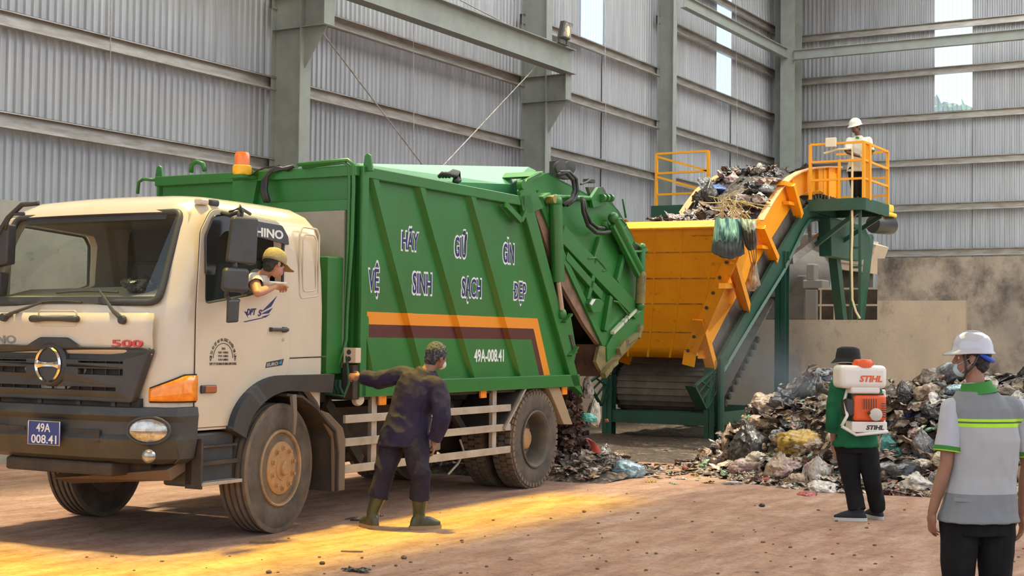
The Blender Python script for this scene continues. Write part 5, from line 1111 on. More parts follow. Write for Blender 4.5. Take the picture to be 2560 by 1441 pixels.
# hopper under the tailgate
hg = tgp([(1512, 868), (1527, 838), (1601, 772), (1606, 768), (1603, 825), (1513, 905)])
MB().prism([(p.x, TV-0.03, p.z) for p in hg], (0, 0.05, 0)).build('hopper_side', G, tg, bevel=0.006)
kh = tgp([(1497, 862), (1513, 868), (1560, 845), (1600, 815), (1592, 850), (1507, 942), (1488, 905)])
M['khaki'] = mat('dusty_khaki_paint', (0.25, 0.19, 0.07), 0.75, col2=(0.16, 0.14, 0.05), scale=5, amount=1, grime=(0.06, 0.04, 0.02), gscale=6)
MB().prism([(p.x, TV-0.01, p.z) for p in kh], (0, 0.04, 0)).build('hopper_side', M['khaki'], tg)
bx = [Ts(1445, 852, 0.2), Ts(1503, 860, 0.2), Ts(1508, 942, 0.2), Ts(1446, 932, 0.2)]
fl0 = tgp([(1497, 862), (1507, 942)]); 
MB().prism([(fl0[0].x-0.02, TV, fl0[0].z), (fl0[1].x-0.02, TV, fl0[1].z), (fl0[1].x-0.02, WBd-0.05, fl0[1].z), (fl0[0].x-0.02, WBd-0.05, fl0[0].z)], (0.03, 0, 0)).build('hopper_front', M['rust'], tg)
b0, b1 = tgp([(1507, 942), (1592, 850)]); b2 = Ts(1606, 768, TV)
MB().prism([b0, b1, V((b1.x, WBd-0.05, b1.z)), V((b0.x, WBd-0.05, b0.z))], (0, 0, 0.03)).prism([b1, b2, V((b2.x, WBd-0.05, b2.z)), V((b1.x, WBd-0.05, b1.z))], (-0.03, 0, 0)).build('hopper_floor', M['khaki'], tg)
for a, b, w_ in (((1508, 940), (1525, 918), 0.07), ((1525, 918), (1540, 905), 0.05), ((1545, 880), (1560, 858), 0.09), ((1560, 858), (1592, 838), 0.06), ((1593, 845), (1602, 815), 0.05)):
    a, b = tgp([a, b], TV-0.05); MB().beam(a, b, w_, 0.07, up=(0, 1, 0)).build('hopper_bracket', M['khaki'], tg, bevel=0.005)
a, b = tgp([(1531, 833), (1588, 775)], TV-0.05)
for t0, t1 in ((0, 0.42), (0.46, 0.58), (0.62, 1.0)): MB().beam(a.lerp(b, t0), a.lerp(b, t1), 0.035, 0.05, up=(0, 1, 0)).build('hopper_lip', mat('bright_lip', (0.55, 0.60, 0.42), 0.3), tg)
# cylinders
def cyl(a, b, r0, rod=None, r1=0.03, nm='hydraulic_cylinder', m_=None, v=-0.05):
    a, b = Ts(*a, v), Ts(*b, v); o = MB().tube([a, b], r0, 16).ell(a, r0*1.1, r0*1.1, r0*1.1).build(nm, m_ or G, tg, smooth='auto')
    if rod: c = Ts(*rod, v); MB().tube([b, c], r1, 12).build('piston_rod', M['rod'], o, smooth='auto'); MB().ell(c, 0.06, 0.05, 0.06).build('rod_eye', G, o, smooth=True)
cyl((1388, 505), (1395, 705), 0.075, (1405, 785), 0.032)
p = Ts(1388, 498, -0.1); MB().lathe([(0, 0), (0.045, 0), (0.045, 0.1), (0, 0.1)], p, (0, 1, 0), 14).build('cylinder_pin', mat('brassy_pin', (0.35, 0.30, 0.10), 0.4, 0.4), tg)
cyl((1533, 545), (1598, 675), 0.06, None)
band([(1530, 565), (1595, 690)], 0.05, -0.05)
cyl((1605, 618), (1604, 690), 0.045, (1601, 765), 0.05); cyl((1603, 690), (1600, 760), 0.06, None, m_=M['khaki'])
MB().prism(tgp([(1582, 610), (1602, 620), (1606, 632), (1590, 650), (1578, 630)], -0.02), (0, 0.05, 0)).build('link_plate', M['dark'], tg, bevel=0.006)
MB().tube(tpth([(1585, 608), (1602, 618), (1618, 627)], -0.06), 0.016, 8).tube(tpth([(1580, 630), (1618, 628)], -0.06), 0.016, 8).build('link_pin', G, tg)
MB().prism(tgp([(1558, 530-32), (1566, 545)], 0.0)+tgp([(1568, 545)], 0.0), (0, 0.02, 0)).build('edge_tab', G, tg)
# black hoses over the tailgate
for pts, r in (([(1395, 438), (1415, 432), (1432, 450), (1436, 475), (1428, 500), (1410, 513)], 0.022), ([(1400, 432), (1422, 430), (1440, 448), (1444, 480), (1436, 500), (1418, 513)], 0.022), ([(1455, 492), (1458, 530), (1470, 565), (1490, 582), (1508, 583), (1524, 580)], 0.022), ([(1460, 500), (1464, 530), (1476, 556), (1494, 570), (1510, 571)], 0.02), ([(1397, 540), (1402, 560), (1407, 572), (1400, 577)], 0.022)):
    MB().tube([Ts(x, y, -0.08) for x, y in pts], r, 8).build('hydraulic_hose', M['hose'], tg, smooth=True)
mb = MB()
# rear work lamps and rear-right tail wing beyond
for px in (1392, 1416): p = Ts(px, 420, 0.8); mb.lathe([(0, 0), (0.065, 0), (0.08, 0.03), (0.08, 0.08), (0, 0.09)], p, (-0.4, -1, 0), 18)
p = Ts(1412, 432, 0.85); mb.box((p.x-0.22, 0.84, p.z-0.07), (p.x+0.14, 0.95, p.z+0.12)); mb.build('work_lamps', M['black'], tg, smooth='auto')
MB().tube([Ts(1452, 461, 0.9), Ts(1468, 455, 0.9), Ts(1478, 448, 0.9)], 0.014, 6).box(tuple(Ts(1475, 455, 0.9)), tuple(Ts(1488, 450, 0.9)+V((0, 0.1, 0)))).build('small_lamp', M['black'], tg)
q0 = [(1460, 467), (1510, 469), (1512, 480), (1560, 548), (1525, 500), (1480, 490)]
MB().prism([Ts(x, y, 0.6) for x, y in [(1470, 468), (1508, 468), (1520, 490), (1565, 560), (1600, 640), (1560, 640), (1480, 500)]], (0, 0.04, 0)).build('far_wing', mat('dark_olive_plate', (0.07, 0.085, 0.045), 0.6), tg)
# latch plate at the rear lower corner of the body
MB().prism([Ts(x, y, -0.03) for x, y in [(1405, 790), (1428, 795), (1442, 880), (1436, 905), (1418, 875)]], (0, 0.03, 0)).build('latch_plate', G, tk, bevel=0.005)
for a, b in (((1410, 806), (1427, 786)), ((1430, 886), (1442, 868)), ((1425, 890), (1438, 880))): MB().beam(Ts(*a, -0.07), Ts(*b, -0.07), 0.02, 0.05, up=(0, 1, 0)).build('latch_bar', G, tk)
MB().prism([Ts(x, y, -0.04) for x, y in [(1424, 838), (1430, 838), (1440, 875), (1434, 878)]], (0, 0.01, 0)).build('latch_slot', M['dark'], tk)
# ================================================================ PEOPLE
RH = V((_r.x, _r.y, 0)).normalized(); FH = V((_f.x, _f.y, 0)).normalized(); UP = V((0, 0, 1))
def basis(fwd, up=UP):   # columns right, forward, up
    f = V(fwd).normalized(); r = f.cross(V(up)).normalized(); u = r.cross(f)
    return Matrix((r, f, u)).transposed()
class Solid(MB):
    def cone(s, a, b, r0, r1, n=12):
        a, b = V(a), V(b)
        if (b-a).length < 1e-5: return s
        s.tube([a, a.lerp(b, 0.5), b], [r0, (r0+r1)/2, r1], n); s.ell(a, r0, nu=n, nv=8); s.ell(b, r1, nu=n, nv=8); return s
    def chain(s, pts, rad, n=12):
        for i in range(len(pts)-1): s.cone(pts[i], pts[i+1], rad[i], rad[i+1], n)
        return s
    def trunk(s, rings, n=20):   # (centre, half width, half depth, basis)
        L = []
        for c, w_, d_, B in rings: L.append([V(c)+B @ V((w_*math.copysign(abs(math.cos(a))**0.85, math.cos(a)), d_*math.copysign(abs(math.sin(a))**0.85, math.sin(a)), 0)) for a in [2*math.pi*k/n for k in range(n)]])
        return s.loft(L)
    def finish(s, name, m, parent, voxel=0.006, it=3, wr=0.0, wf=9.0, st=(1, 1, 1), seed=0, **k):
        me = s.mesh(name); o = link_mesh(name, me, m, parent, **k)
        r = o.modifiers.new('r', 'REMESH'); r.mode = 'VOXEL'; r.voxel_size = voxel
        if it: q_ = o.modifiers.new('sm', 'SMOOTH'); q_.factor = 0.5; q_.iterations = it
        bake(o)
        if not o.data.materials: o.data.materials.append(m)
        if wr:
            me = o.data; ns = [v.normal.copy() for v in me.vertices]
            for v, nn in zip(me.vertices, ns):
                p = V((v.co.x*st[0], v.co.y*st[1], v.co.z*st[2]))*wf+V((seed, seed*2.1, 0))
                a = mnoise.noise(p); b = mnoise.noise(p*2.3+V((5, 1, 3)))
                v.co += nn*(wr*((1-abs(a)*2.4)*0.9+b*0.5))
        o.data.shade_smooth(); return o
def head(mb, c, B, s=1.0):
    P = lambda x, y, z: V(c)+B @ V((x*s, y*s, z*s))
    E = lambda x, y, z, a, b, g: mb.ell(P(x, y, z), a*s, b*s, g*s, R=B, nu=18, nv=12)
    E(0, -0.012, 0.03, 0.076, 0.096, 0.088); E(0, 0.028, -0.025, 0.064, 0.062, 0.085); E(0, 0.052, -0.085, 0.036, 0.032, 0.026)
    E(0.034, 0.045, -0.06, 0.026, 0.04, 0.035); E(-0.034, 0.045, -0.06, 0.026, 0.04, 0.035)
    mb.cone(P(0, 0.085, 0.018), P(0, 0.103, -0.024), 0.008*s, 0.012*s, 8); E(0.011, 0.093, -0.027, 0.009, 0.009, 0.008); E(-0.011, 0.093, -0.027, 0.009, 0.009, 0.008)
    E(0, 0.083, -0.052, 0.024, 0.012, 0.006); E(0, 0.082, -0.062, 0.02, 0.012, 0.007); E(0, 0.078, 0.022, 0.05, 0.013, 0.01)
    for sg in (1, -1): E(sg*0.077, -0.008, -0.005, 0.009, 0.02, 0.031); E(sg*0.081, -0.014, 0.004, 0.008, 0.018, 0.018)
def eyes(parent, c, B, s=1.0):
    for sg in (1, -1):
        p = V(c)+B @ V((sg*0.031*s, 0.067*s, 0.003*s)); o = MB().ell(p, 0.0125*s).build('eye', mat('eye_white', (0.7, 0.67, 0.62), 0.3), parent, smooth=True)
        MB().ell(p+B @ V((0, 0.0082*s, 0)), 0.0055*s).build('iris', mat('dark_iris', (0.02, 0.012, 0.01), 0.2), o, smooth=True)
def hand(mb, w_, d, n, side, s=1.0, curl=0.5, spread=0.08, thumb=0.5):
    """wrist point, direction to the fingertips, palm normal (the side the fingers curl to), side=+1 when the thumb lies along n x d"""
    d = V(d).normalized(); n = V(n); n = (n-d*n.dot(d)).normalized(); t = n.cross(d)*side; w_ = V(w_)
    mb.ell(w_+d*0.045*s, 0.042*s, 0.052*s, 0.017*s, R=Matrix((t, d, t.cross(d))).transposed(), nu=14, nv=10)
    mb.cone(w_-d*0.01*s, w_+d*0.03*s, 0.025*s, 0.026*s, 10)
    mb.ell(w_+d*0.03*s+t*0.022*s+n*0.006*s, 0.018*s, 0.03*s, 0.015*s, R=Matrix((t, d, t.cross(d))).transposed())
    for i, (off, L, r0) in enumerate(((0.030, 0.072, 0.0090), (0.010, 0.080, 0.0094), (-0.011, 0.074, 0.0090), (-0.030, 0.058, 0.0080))):
        a = w_+d*(0.085-0.006*abs(i-1))*s+t*off*s; c = curl*(1.0+0.12*i); dd = (d+t*spread*(1.5-i)*0.6).normalized(); pts = [a]; ang = c*0.35
        for f_, l in enumerate((0.46, 0.30, 0.24)):
            v = dd*math.cos(ang)+n*math.sin(ang); pts.append(pts[-1]+v*(L*l*s)); ang += c*(0.75 if f_ == 0 else 0.6)
        mb.chain(pts, [r0*s, r0*0.95*s, r0*0.86*s, r0*0.74*s], 9)
    a = w_+d*0.022*s+t*0.030*s+n*0.008*s; v1 = (t*0.75+d*0.65+n*0.35*thumb).normalized(); b = a+v1*0.036*s; v2 = (t*0.30+d*0.85+n*0.55*thumb).normalized(); c = b+v2*0.030*s; e_ = c+(d*0.9+n*0.5*thumb-t*0.1).normalized()*0.024*s
    mb.chain([a, b, c, e_], [0.013*s, 0.011*s, 0.0098*s, 0.0085*s], 9)

def figure(J, B0, B1, s, skin, parent, voxel=0.006, hands=True, cap=None):
    """J: joints in the parent's space; B0 pelvis basis, B1 chest basis"""
    mb = Solid()
    pel, che, nk, hd_ = J['pelvis'], J['chest'], J['neck'], J['head']
    mid = pel.lerp(che, 0.5)
    mb.trunk([(pel-B0 @ V((0, 0, 0.09))*s, 0.13*s, 0.09*s, B0), (pel, 0.155*s, 0.105*s, B0), (mid, 0.13*s, 0.092*s, B0), (che, 0.155*s, 0.105*s, B1), (che+(nk-che)*0.55, 0.15*s, 0.09*s, B1), (nk-(nk-che)*0.1, 0.07*s, 0.06*s, B1)])
    mb.cone(nk-(nk-che)*0.12, nk.lerp(hd_, 0.75), 0.056*s, 0.052*s)
    head(mb, hd_, J['hb'], s*0.98)
    for sd in 'LR':
        sh, el, wr = J['sh'+sd], J['el'+sd], J['wr'+sd]
        mb.cone(che+(nk-che)*0.45, sh, 0.075*s, 0.056*s); mb.chain([sh, sh.lerp(el, 0.45), el, el.lerp(wr, 0.35), wr], [0.055*s, 0.050*s, 0.038*s, 0.041*s, 0.027*s])
        if hands and ('hd'+sd) in J: d, n, side, curl, th = J['hd'+sd]; hand(mb, wr, d, n, side, s, curl, thumb=th)
        hp, kn, an = J['hip'+sd], J['kn'+sd], J['an'+sd]
        mb.chain([hp, hp.lerp(kn, 0.4), kn, kn.lerp(an, 0.35), an], [0.09*s, 0.082*s, 0.056*s, 0.058*s, 0.036*s])
        if ('toe'+sd) in J: mb.chain([an, J['toe'+sd]], [0.034*s, 0.026*s])
    return mb.finish('body', skin, parent, voxel)
def trim(o, p, d, r=0.085):     # open a sleeve or trouser end squarely
    d = V(d).normalized(); bm = bmesh.new(); bm.from_mesh(o.data)
    bmesh.ops.delete(bm, geom=[v for v in bm.verts if (v.co-p).dot(d) > 0 and (v.co-p).length < r], context='VERTS'); bm.to_mesh(o.data); bm.free(); o.data.shade_smooth()
def shirt(J, B0, B1, s, m, parent, name='shirt', sleeve=1.0, hem=0.12, add=0.0, voxel=0.007, wr=0.006, seed=0, sl_add=0.0, vest=False):
    mb = Solid(); pel, che, nk = J['pelvis'], J['chest'], J['neck']; mid = pel.lerp(che, 0.5); a = 0.018+add
    mb.trunk([(pel-B0 @ V((0, 0, hem))*s, (0.196+a)*s, (0.138+a)*s, B0), (pel, (0.182+a)*s, (0.128+a)*s, B0), (mid, (0.158+a)*s, (0.105+a)*s, B0), (che, (0.165+a)*s, (0.112+a)*s, B1), (che+(nk-che)*0.55, (0.155+a)*s, (0.095+a)*s, B1), (nk-(nk-che)*0.16, (0.082+a)*s, (0.066+a)*s, B1)]+([] if vest else [(nk, (0.052+a)*s, (0.052+a)*s, B1)]))
    for sd in 'LR':
        sh, el, wr_ = J['sh'+sd], J['el'+sd], J['wr'+sd]
        if vest: mb.cone(che+(nk-che)*0.42, (che+(nk-che)*0.42).lerp(sh, 0.66), (0.082+a)*s, (0.062+a)*s); continue
        mb.cone(che+(nk-che)*0.42, sh, (0.078+a)*s, (0.050+a)*s)
        if sleeve < 0.5: e_ = sh.lerp(el, sleeve*2); mb.chain([sh, e_], [(0.050+a)*s, (0.056+a+sl_add)*s])
        else:
            t = (sleeve-0.5)*2; mb.chain([sh, sh.lerp(el, 0.5), el, el.lerp(wr_, t*0.5), el.lerp(wr_, t)], [(0.052+a)*s, (0.052+a)*s, (0.043+a)*s, (0.040+a)*s, (0.028+a)*s])
    o = mb.finish(name, m, parent, voxel, 3, wr*s, 9.0, (1, 1, 0.7), seed)
    if not vest:
        for sd in 'LR':
            sh, el, wr_ = J['sh'+sd], J['el'+sd], J['wr'+sd]
            if sleeve < 0.5: trim(o, sh.lerp(el, sleeve*2), el-sh)
            else: trim(o, el.lerp(wr_, (sleeve-0.5)*2), wr_-el)
    return o
def trousers(J, B0, s, m, parent, add=0.0, cuff=1.0, voxel=0.007, wr=0.005, seed=3, flare=0.012):
    mb = Solid(); pel = J['pelvis']; a = 0.014+add
    mb.trunk([(pel-B0 @ V((0, 0, 0.13))*s, (0.15+a)*s, (0.115+a)*s, B0), (pel-B0 @ V((0, 0, 0.05))*s, (0.165+a)*s, (0.118+a)*s, B0), (pel+B0 @ V((0, 0, 0.05))*s, (0.150+a)*s, (0.104+a)*s, B0)])
    for sd in 'LR':
        hp, kn, an = J['hip'+sd], J['kn'+sd], J['an'+sd]; e_ = kn.lerp(an, cuff)
        mb.chain([hp, hp.lerp(kn, 0.4), kn, kn.lerp(e_, 0.4), e_], [(0.092+a)*s, (0.084+a)*s, (0.062+a)*s, (0.056+a)*s, (0.042+a+flare)*s], 16)
    o = mb.finish('trousers', m, parent, voxel, 3, wr*s, 8.0, (1, 1, 0.8), seed)
    for sd in 'LR': kn, an = J['kn'+sd], J['an'+sd]; trim(o, kn.lerp(an, cuff), an-kn, 0.11)
    return o
def shoe(an, toe, parent, m, sole, s=1.0, name='shoe'):
    d = V((toe.x-an.x, toe.y-an.y, 0)).normalized(); g = V((an.x, an.y, 0)); B = basis(d)
    mb = Solid(); P = lambda x, y, z: g+B @ V((x*s, y*s, z*s))
    mb.trunk([(P(0, 0.06, 0.025), 0.043*s, 0.145*s, B), (P(0, 0.06, 0.045), 0.044*s, 0.142*s, B), (P(0, 0.035, 0.075), 0.036*s, 0.10*s, B), (P(0, -0.01, 0.105), 0.034*s, 0.05*s, B)])
    o = mb.finish(name, m, parent, 0.006, 2)
    MB().loft([[P(0.046*math.cos(a), 0.06+0.148*math.sin(a), z) for a in [2*math.pi*k/20 for k in range(20)]] for z in (0.0, 0.028)]).build('sole', sole, o, smooth='auto'); return o
def hairpart(c, B, parent, m, s=1.0, lo=-0.02, name='hair', front=0.05, grow=1.0):
    mb = Solid(); mb.ell(V(c)+B @ V((0, -0.018*s, 0.036*s)), 0.083*s*grow, 0.098*s*grow, 0.092*s*grow, R=B, nu=20, nv=14); mb.ell(V(c)+B @ V((0, -0.058*s, -0.02*s)), 0.064*s, 0.048*s, 0.065*s, R=B)
    o = mb.finish(name, m, parent, 0.006, 2, 0.005*s, 28.0)
    cut_face(o, c, B, s, front, lo); return o
def cut_face(o, c, B, s, front, lo):
    bm = bmesh.new(); bm.from_mesh(o.data); Bi = B.transposed(); rm = []
    for v in bm.verts:
        p = Bi @ (v.co-V(c))
        if (p.y > front*s and p.z < 0.07*s) or (p.z < lo*s and p.y > -0.03*s): rm.append(v)
    bmesh.ops.delete(bm, geom=rm, context='VERTS'); bm.to_mesh(o.data); bm.free()
def helmet(c, B, parent, m, s=1.0, name='hard_hat'):
    P = lambda x, y, z: V(c)+B @ V((x*s, y*s, z*s)); mb = MB()
    prof = [(0.150, 0.035), (0.148, 0.045), (0.128, 0.055), (0.125, 0.085), (0.117, 0.115), (0.098, 0.145), (0.066, 0.166), (0.03, 0.175), (0.0, 0.177)]
    rings = []
    for r, z in prof:
        ring = []
        for k in range(36):
            a = 2*math.pi*k/36; sx, sy = 0.86, 1.0
            rr = r
            if z < 0.05: rr = r*(1.0+0.20*max(0, math.sin(a))**2-0.07*max(0, -math.sin(a))); 
            ring.append(P(rr*sx*math.cos(a), rr*sy*math.sin(a)-0.008, z-(0.012*max(0, math.sin(a)) if z < 0.05 else 0)))
        rings.append(ring)
    mb.loft(rings, cap=False); o = mb.build(name, m, parent, smooth=True); sd_ = o.modifiers.new('s', 'SOLIDIFY'); sd_.thickness = 0.004
    MB().tube([P(0.01*k, 0.128-0.02*0, 0.0) for k in (0, 1)], 0.001, 3) if False else None
    mb = MB()      # raised crown ridge
    for x in (-0.02, 0.02): mb.tube([P(x, 0.122*math.sin(t)-0.008, 0.05+0.130*math.cos(t)) for t in [math.radians(-78+13*i) for i in range(13)]], 0.0045*s, 5)
    mb.build('crown_ridge', m, o, smooth=True); return o

def loc(root): return lambda px, py, d: pD(px, py, d)-root.location

# ---- man in navy work clothes leaning back by the truck, one hand on its corner
g = pZ(985, 1326); man = empty('person', (g.x, g.y, 0), label='person in navy work clothes and green rubber boots leaning by the truck, seen from behind', cat='person')
A = loc(man); gd = lambda px, py: (pZ(px, py)-CAM).dot(_f)
dl, dr = gd(925, 1322), gd(1050, 1324)
J = dict(pelvis=A(1012, 1078, 12.0), chest=A(1040, 985, 12.02), neck=A(1068, 925, 12.04), head=A(1092, 893, 12.08),
         shL=A(1007, 938, 12.12), shR=A(1096, 968, 11.93), elL=A(944, 952, 12.20), wrL=A(900, 943, 12.26), elR=A(1106, 1045, 11.86), wrR=A(1084, 1106, 11.93),
         hipL=A(982, 1098, 12.05), hipR=A(1036, 1100, 11.95), knL=A(960, 1185, 11.95), knR=A(1052, 1188, 11.85))
J['anL'] = pZ(931, 1322)-man.location+V((0, 0, 0.09)); J['anR'] = pZ(1047, 1324)-man.location+V((0, 0, 0.09))
Bp = basis(FH+RH*0.12); J['hb'] = basis(RH*0.75+FH*0.70+UP*-0.12, UP+RH*0.25)
Bc = basis((FH+RH*0.3).normalized(), UP+RH*0.35)
J['hdL'] = (-RH*0.95+FH*0.3-UP*0.0, -UP*0.4+FH*0.8, 1, 1.1, 0.8); J['hdR'] = (-UP+FH*0.2, -RH, -1, 0.8, 0.6)
figure(J, Bp, Bc, 0.93, M['skin2'], man, 0.006)
M['navycloth'] = mat('navy_work_cloth', (0.019, 0.014, 0.038), 0.75, col2=(0.032, 0.024, 0.055), scale=6, amount=1, bump=0.15, bscale=60, spec=0.3)
M['navycloth2'] = mat('dark_work_trousers', (0.020, 0.017, 0.030), 0.85, col2=(0.035, 0.028, 0.04), scale=6, amount=1, bump=0.15, bscale=60, spec=0.2)
shirt(J, Bp, Bc, 0.93, M['navycloth'], man, 'jacket', sleeve=0.95, hem=0.13, add=0.012, wr=0.011, seed=1)
trousers(J, Bp, 0.93, M['navycloth2'], man, add=0.012, cuff=0.55, wr=0.010, flare=0.02)
hairpart(J['head'], J['hb'], man, M['hairgrey'], 0.98, lo=-0.02, front=0.055)
eyes(man, J['head'], J['hb'], 0.9)
mk = mat('pale_face_mask', (0.62, 0.60, 0.56), 0.8)
mb = Solid(); mb.ell(J['head']+J['hb'] @ V((0, 0.052, -0.055)), 0.058, 0.05, 0.045, R=J['hb']); mb.finish('face_mask', mk, man, 0.006, 1)
bt_ = mat('olive_rubber_boot', (0.045, 0.055, 0.028), 0.35, col2=(0.07, 0.065, 0.035), scale=6, amount=1); so = mat('tan_boot_sole', (0.36, 0.22, 0.10), 0.7)
for an, kn, td in ((J['anL'], J['knL'], (FH*0.8-RH*0.6)), (J['anR'], J['knR'], (RH*0.9+FH*0.35))):
    toe = an+V((td.x, td.y, 0)).normalized()*0.17; g2 = V((an.x, an.y, 0)); top = an.lerp(kn, 0.52); B = basis(td)
    mb = Solid(); mb.chain([g2+V((0, 0, 0.07)), g2+V((0, 0, 0.14)), top], [0.048, 0.052, 0.068], 14); mb.trunk([(g2+B @ V((0, 0.055, 0.02)), 0.045, 0.135, B), (g2+B @ V((0, 0.055, 0.06)), 0.046, 0.13, B), (g2+B @ V((0, 0.02, 0.10)), 0.042, 0.08, B)])
    o = mb.finish('rubber_boot', bt_, man, 0.006, 2)
    MB().loft([[g2+B @ V((0.05*math.cos(a), 0.055+0.142*math.sin(a), z)) for a in [2*math.pi*k/20 for k in range(20)]] for z in (0.0, 0.03)]).build('boot_sole', so, o, smooth='auto')

# ---- worker with the knapsack sprayer
g = pZ(2150, 1304); man = empty('person', (g.x, g.y, 0), label='person in green shirt and black bucket hat carrying the sprayer, standing at the rubbish heap', cat='person')
A = loc(man); D = gd(2150, 1300)
Bp = basis(FH-RH*0.15); Bc = basis(FH-RH*0.35)
J = dict(pelvis=A(2138, 1098, D), chest=A(2136, 1010, D), neck=A(2132, 942, D-0.02), head=A(2120, 902, D+0.02),
         shL=A(2096, 968, D+0.03), shR=A(2178, 966, D-0.02), elL=A(2086, 1050, D-0.03), wrL=A(2084, 1120, D+0.02), elR=A(2190, 1040, D+0.08), wrR=A(2128, 1012, D+0.33),
         hipL=A(2115, 1112, D), hipR=A(2164, 1112, D-0.02), knL=A(2128, 1198, D), knR=A(2180, 1196, D-0.05))
J['anL'] = pZ(2143, 1303)-man.location+V((0, 0, 0.09)); J['anR'] = pZ(2194, 1298)-man.location+V((0, 0, 0.09)); J['hb'] = basis(-RH*0.85+FH*0.5)
J['hdL'] = (-UP+RH*0.25+FH*0.1, RH+FH*0.2, 1, 0.7, 0.6); J['hdR'] = (-RH+FH*0.4, -UP, -1, 1.3, 0.8)
figure(J, Bp, Bc, 0.92, M['skin2'], man, 0.006)
M['gshirt'] = mat('green_shirt_cloth', (0.010, 0.135, 0.055), 0.8, col2=(0.012, 0.10, 0.045), scale=5, amount=1, bump=0.1, bscale=80, spec=0.2); M['blackcloth'] = mat('black_cloth', (0.009, 0.009, 0.010), 0.9, col2=(0.016, 0.015, 0.016), scale=5, amount=1, bump=0.1, bscale=80, spec=0.2)
shirt(J, Bp, Bc, 0.92, M['gshirt'], man, 'shirt', sleeve=0.72, hem=0.07, add=0.020, wr=0.009, seed=4)
trousers(J, Bp, 0.92, M['blackcloth'], man, add=0.008, cuff=1.0, wr=0.007, flare=0.014)
hairpart(J['head'], J['hb'], man, M['hairblack'], 0.93, lo=-0.03, front=0.05)
eyes(man, J['head'], J['hb'], 0.9)
B = basis(-RH*0.85+FH*0.5, UP+RH*0.10); c = J['head']; mb = MB(); rings = []
for r, z in ((0.150, -0.028), (0.148, -0.024), (0.112, 0.012), (0.108, 0.02), (0.104, 0.06), (0.095, 0.105), (0.06, 0.122), (0.0, 0.125)):
    rings.append([c+B @ V((r*0.95*math.cos(a)*(1+0.03*math.sin(5*a)), (r*1.03)*math.sin(a), z-0.006*math.sin(3*a+1)*(r > 0.14))) for a in [2*math.pi*k/30 for k in range(30)]])
mb.loft(rings, cap=False); o = mb.build('bucket_hat', mat('black_hat_cloth', (0.012, 0.012, 0.013), 0.9, bump=0.2, bscale=60), man, smooth=True); o.modifiers.new('s', 'SOLIDIFY').thickness = 0.004
MB().tube(rings[0], 0.004, 5, closed=True).build('hat_trim', mat('grey_trim', (0.3, 0.3, 0.3), 0.8), o, smooth=True)
cvs = mat('navy_canvas', (0.015, 0.016, 0.022), 0.8); wsole = mat('white_sole', (0.55, 0.53, 0.5), 0.6)
shoe(J['anL'], J['anL']-RH*0.2+FH*0.03, man, cvs, wsole, 1.0); shoe(J['anR'], J['anR']+FH*0.2-RH*0.06, man, cvs, wsole, 1.0)
# sprayer
sp_ = empty('knapsack_sprayer', (man.location.x, man.location.y, 0), label='orange and white motor knapsack sprayer on the back of the person in green', cat='sprayer'); Db = D-0.27
S = lambda px, py, d=Db: pD(px, py, d)-sp_.location
def sbox(nm, px0, py0, px1, py1, m, dep=0.2, d=Db, bev=0.02, par=None, rad=None):
    a, b = S(px0, py1, d), S(px1, py0, d); R_ = (RH+FH*0.12).normalized(); z0, z1 = a.z, b.z; w_ = (b-a).dot(R_); o_ = a; Dp = V((-R_.y, R_.x, 0))*dep
    p = [o_, o_+R_*w_, o_+R_*w_+Dp, o_+Dp]; lo = [V((q_.x, q_.y, z0)) for q_ in p]; hi = [V((q_.x, q_.y, z1)) for q_ in p]
    return MB().hexa(lo+hi).build(nm, m, par or sp_, bevel=bev, seg=4, smooth='auto')
wp_ = mat('milky_white_tank', (0.78, 0.74, 0.68), 0.35, coat=0.2, sss=0.1); op = mat('sprayer_orange', (0.80, 0.11, 0.02), 0.35)
tank = sbox('tank', 2102, 915, 2226, 972, wp_, 0.24, Db-0.02, 0.045)
cc = S(2164, 914, Db)+FH*0.10; MB().lathe([(0.088, -0.02), (0.088, 0.02), (0.075, 0.045), (0.07, 0.05), (0, 0.052)], cc, UP, 28).build('tank_cap', op, tank, smooth='auto')
mb = MB(); n_ = 20
for k in range(20): a = 2*math.pi*k/20; mb.box(tuple(cc+V((0.086*math.cos(a)-0.004, 0.086*math.sin(a)-0.004, -0.015))), tuple(cc+V((0.086*math.cos(a)+0.004, 0.086*math.sin(a)+0.004, 0.02))))
mb.build('cap_grip', op, tank)
sbox('tank_neck', 2128, 968, 2205, 985, wp_, 0.18, Db, 0.02)
sbox('frame_back', 2108, 975, 2222, 1085, wp_, 0.04, Db+0.20, 0.015); eng = sbox('engine_cover', 2136, 990, 2222, 1053, op, 0.16, Db-0.01, 0.025)
sbox('air_filter', 2117, 998, 2140, 1042, M['black'], 0.16, Db, 0.02); base = sbox('base_tray', 2130, 1056, 2223, 1082, wp_, 0.2, Db-0.02, 0.012); sbox('engine_block', 2130, 984, 2215, 1056, M['black'], 0.14, Db+0.03, 0.01)
MB().tube([S(2104, 1066, Db), S(2118, 1040, Db), S(2112, 1000, Db+0.1), S(2118, 975, Db+0.1)], 0.014, 8).tube([S(2104, 1066, Db), S(2140, 1088, Db), S(2220, 1080, Db)], 0.014, 8).build('carry_frame', wp_, sp_, smooth=True)
kc = S(2189, 1037, Db-0.02); MB().lathe([(0, 0), (0.055, 0), (0.055, 0.02), (0.04, 0.03), (0, 0.03)], kc, -FH, 20).build('starter_dial', mat('cream_dial', (0.6, 0.56, 0.5), 0.4), eng, smooth='auto')
mb = MB(); R_ = (RH+FH*0.12).normalized()
for i in range(6): a = S(2161+i*6, 998, Db-0.02); mb.box(tuple(a), tuple(a+V((0.006, 0.006, -0.09))))
for i in range(7): a = S(2204, 1010+i*5.5, Db-0.02); mb.beam(a, a+R_*0.045, 0.006, 0.008)
mb.build('cooling_slots', M['black'], eng)
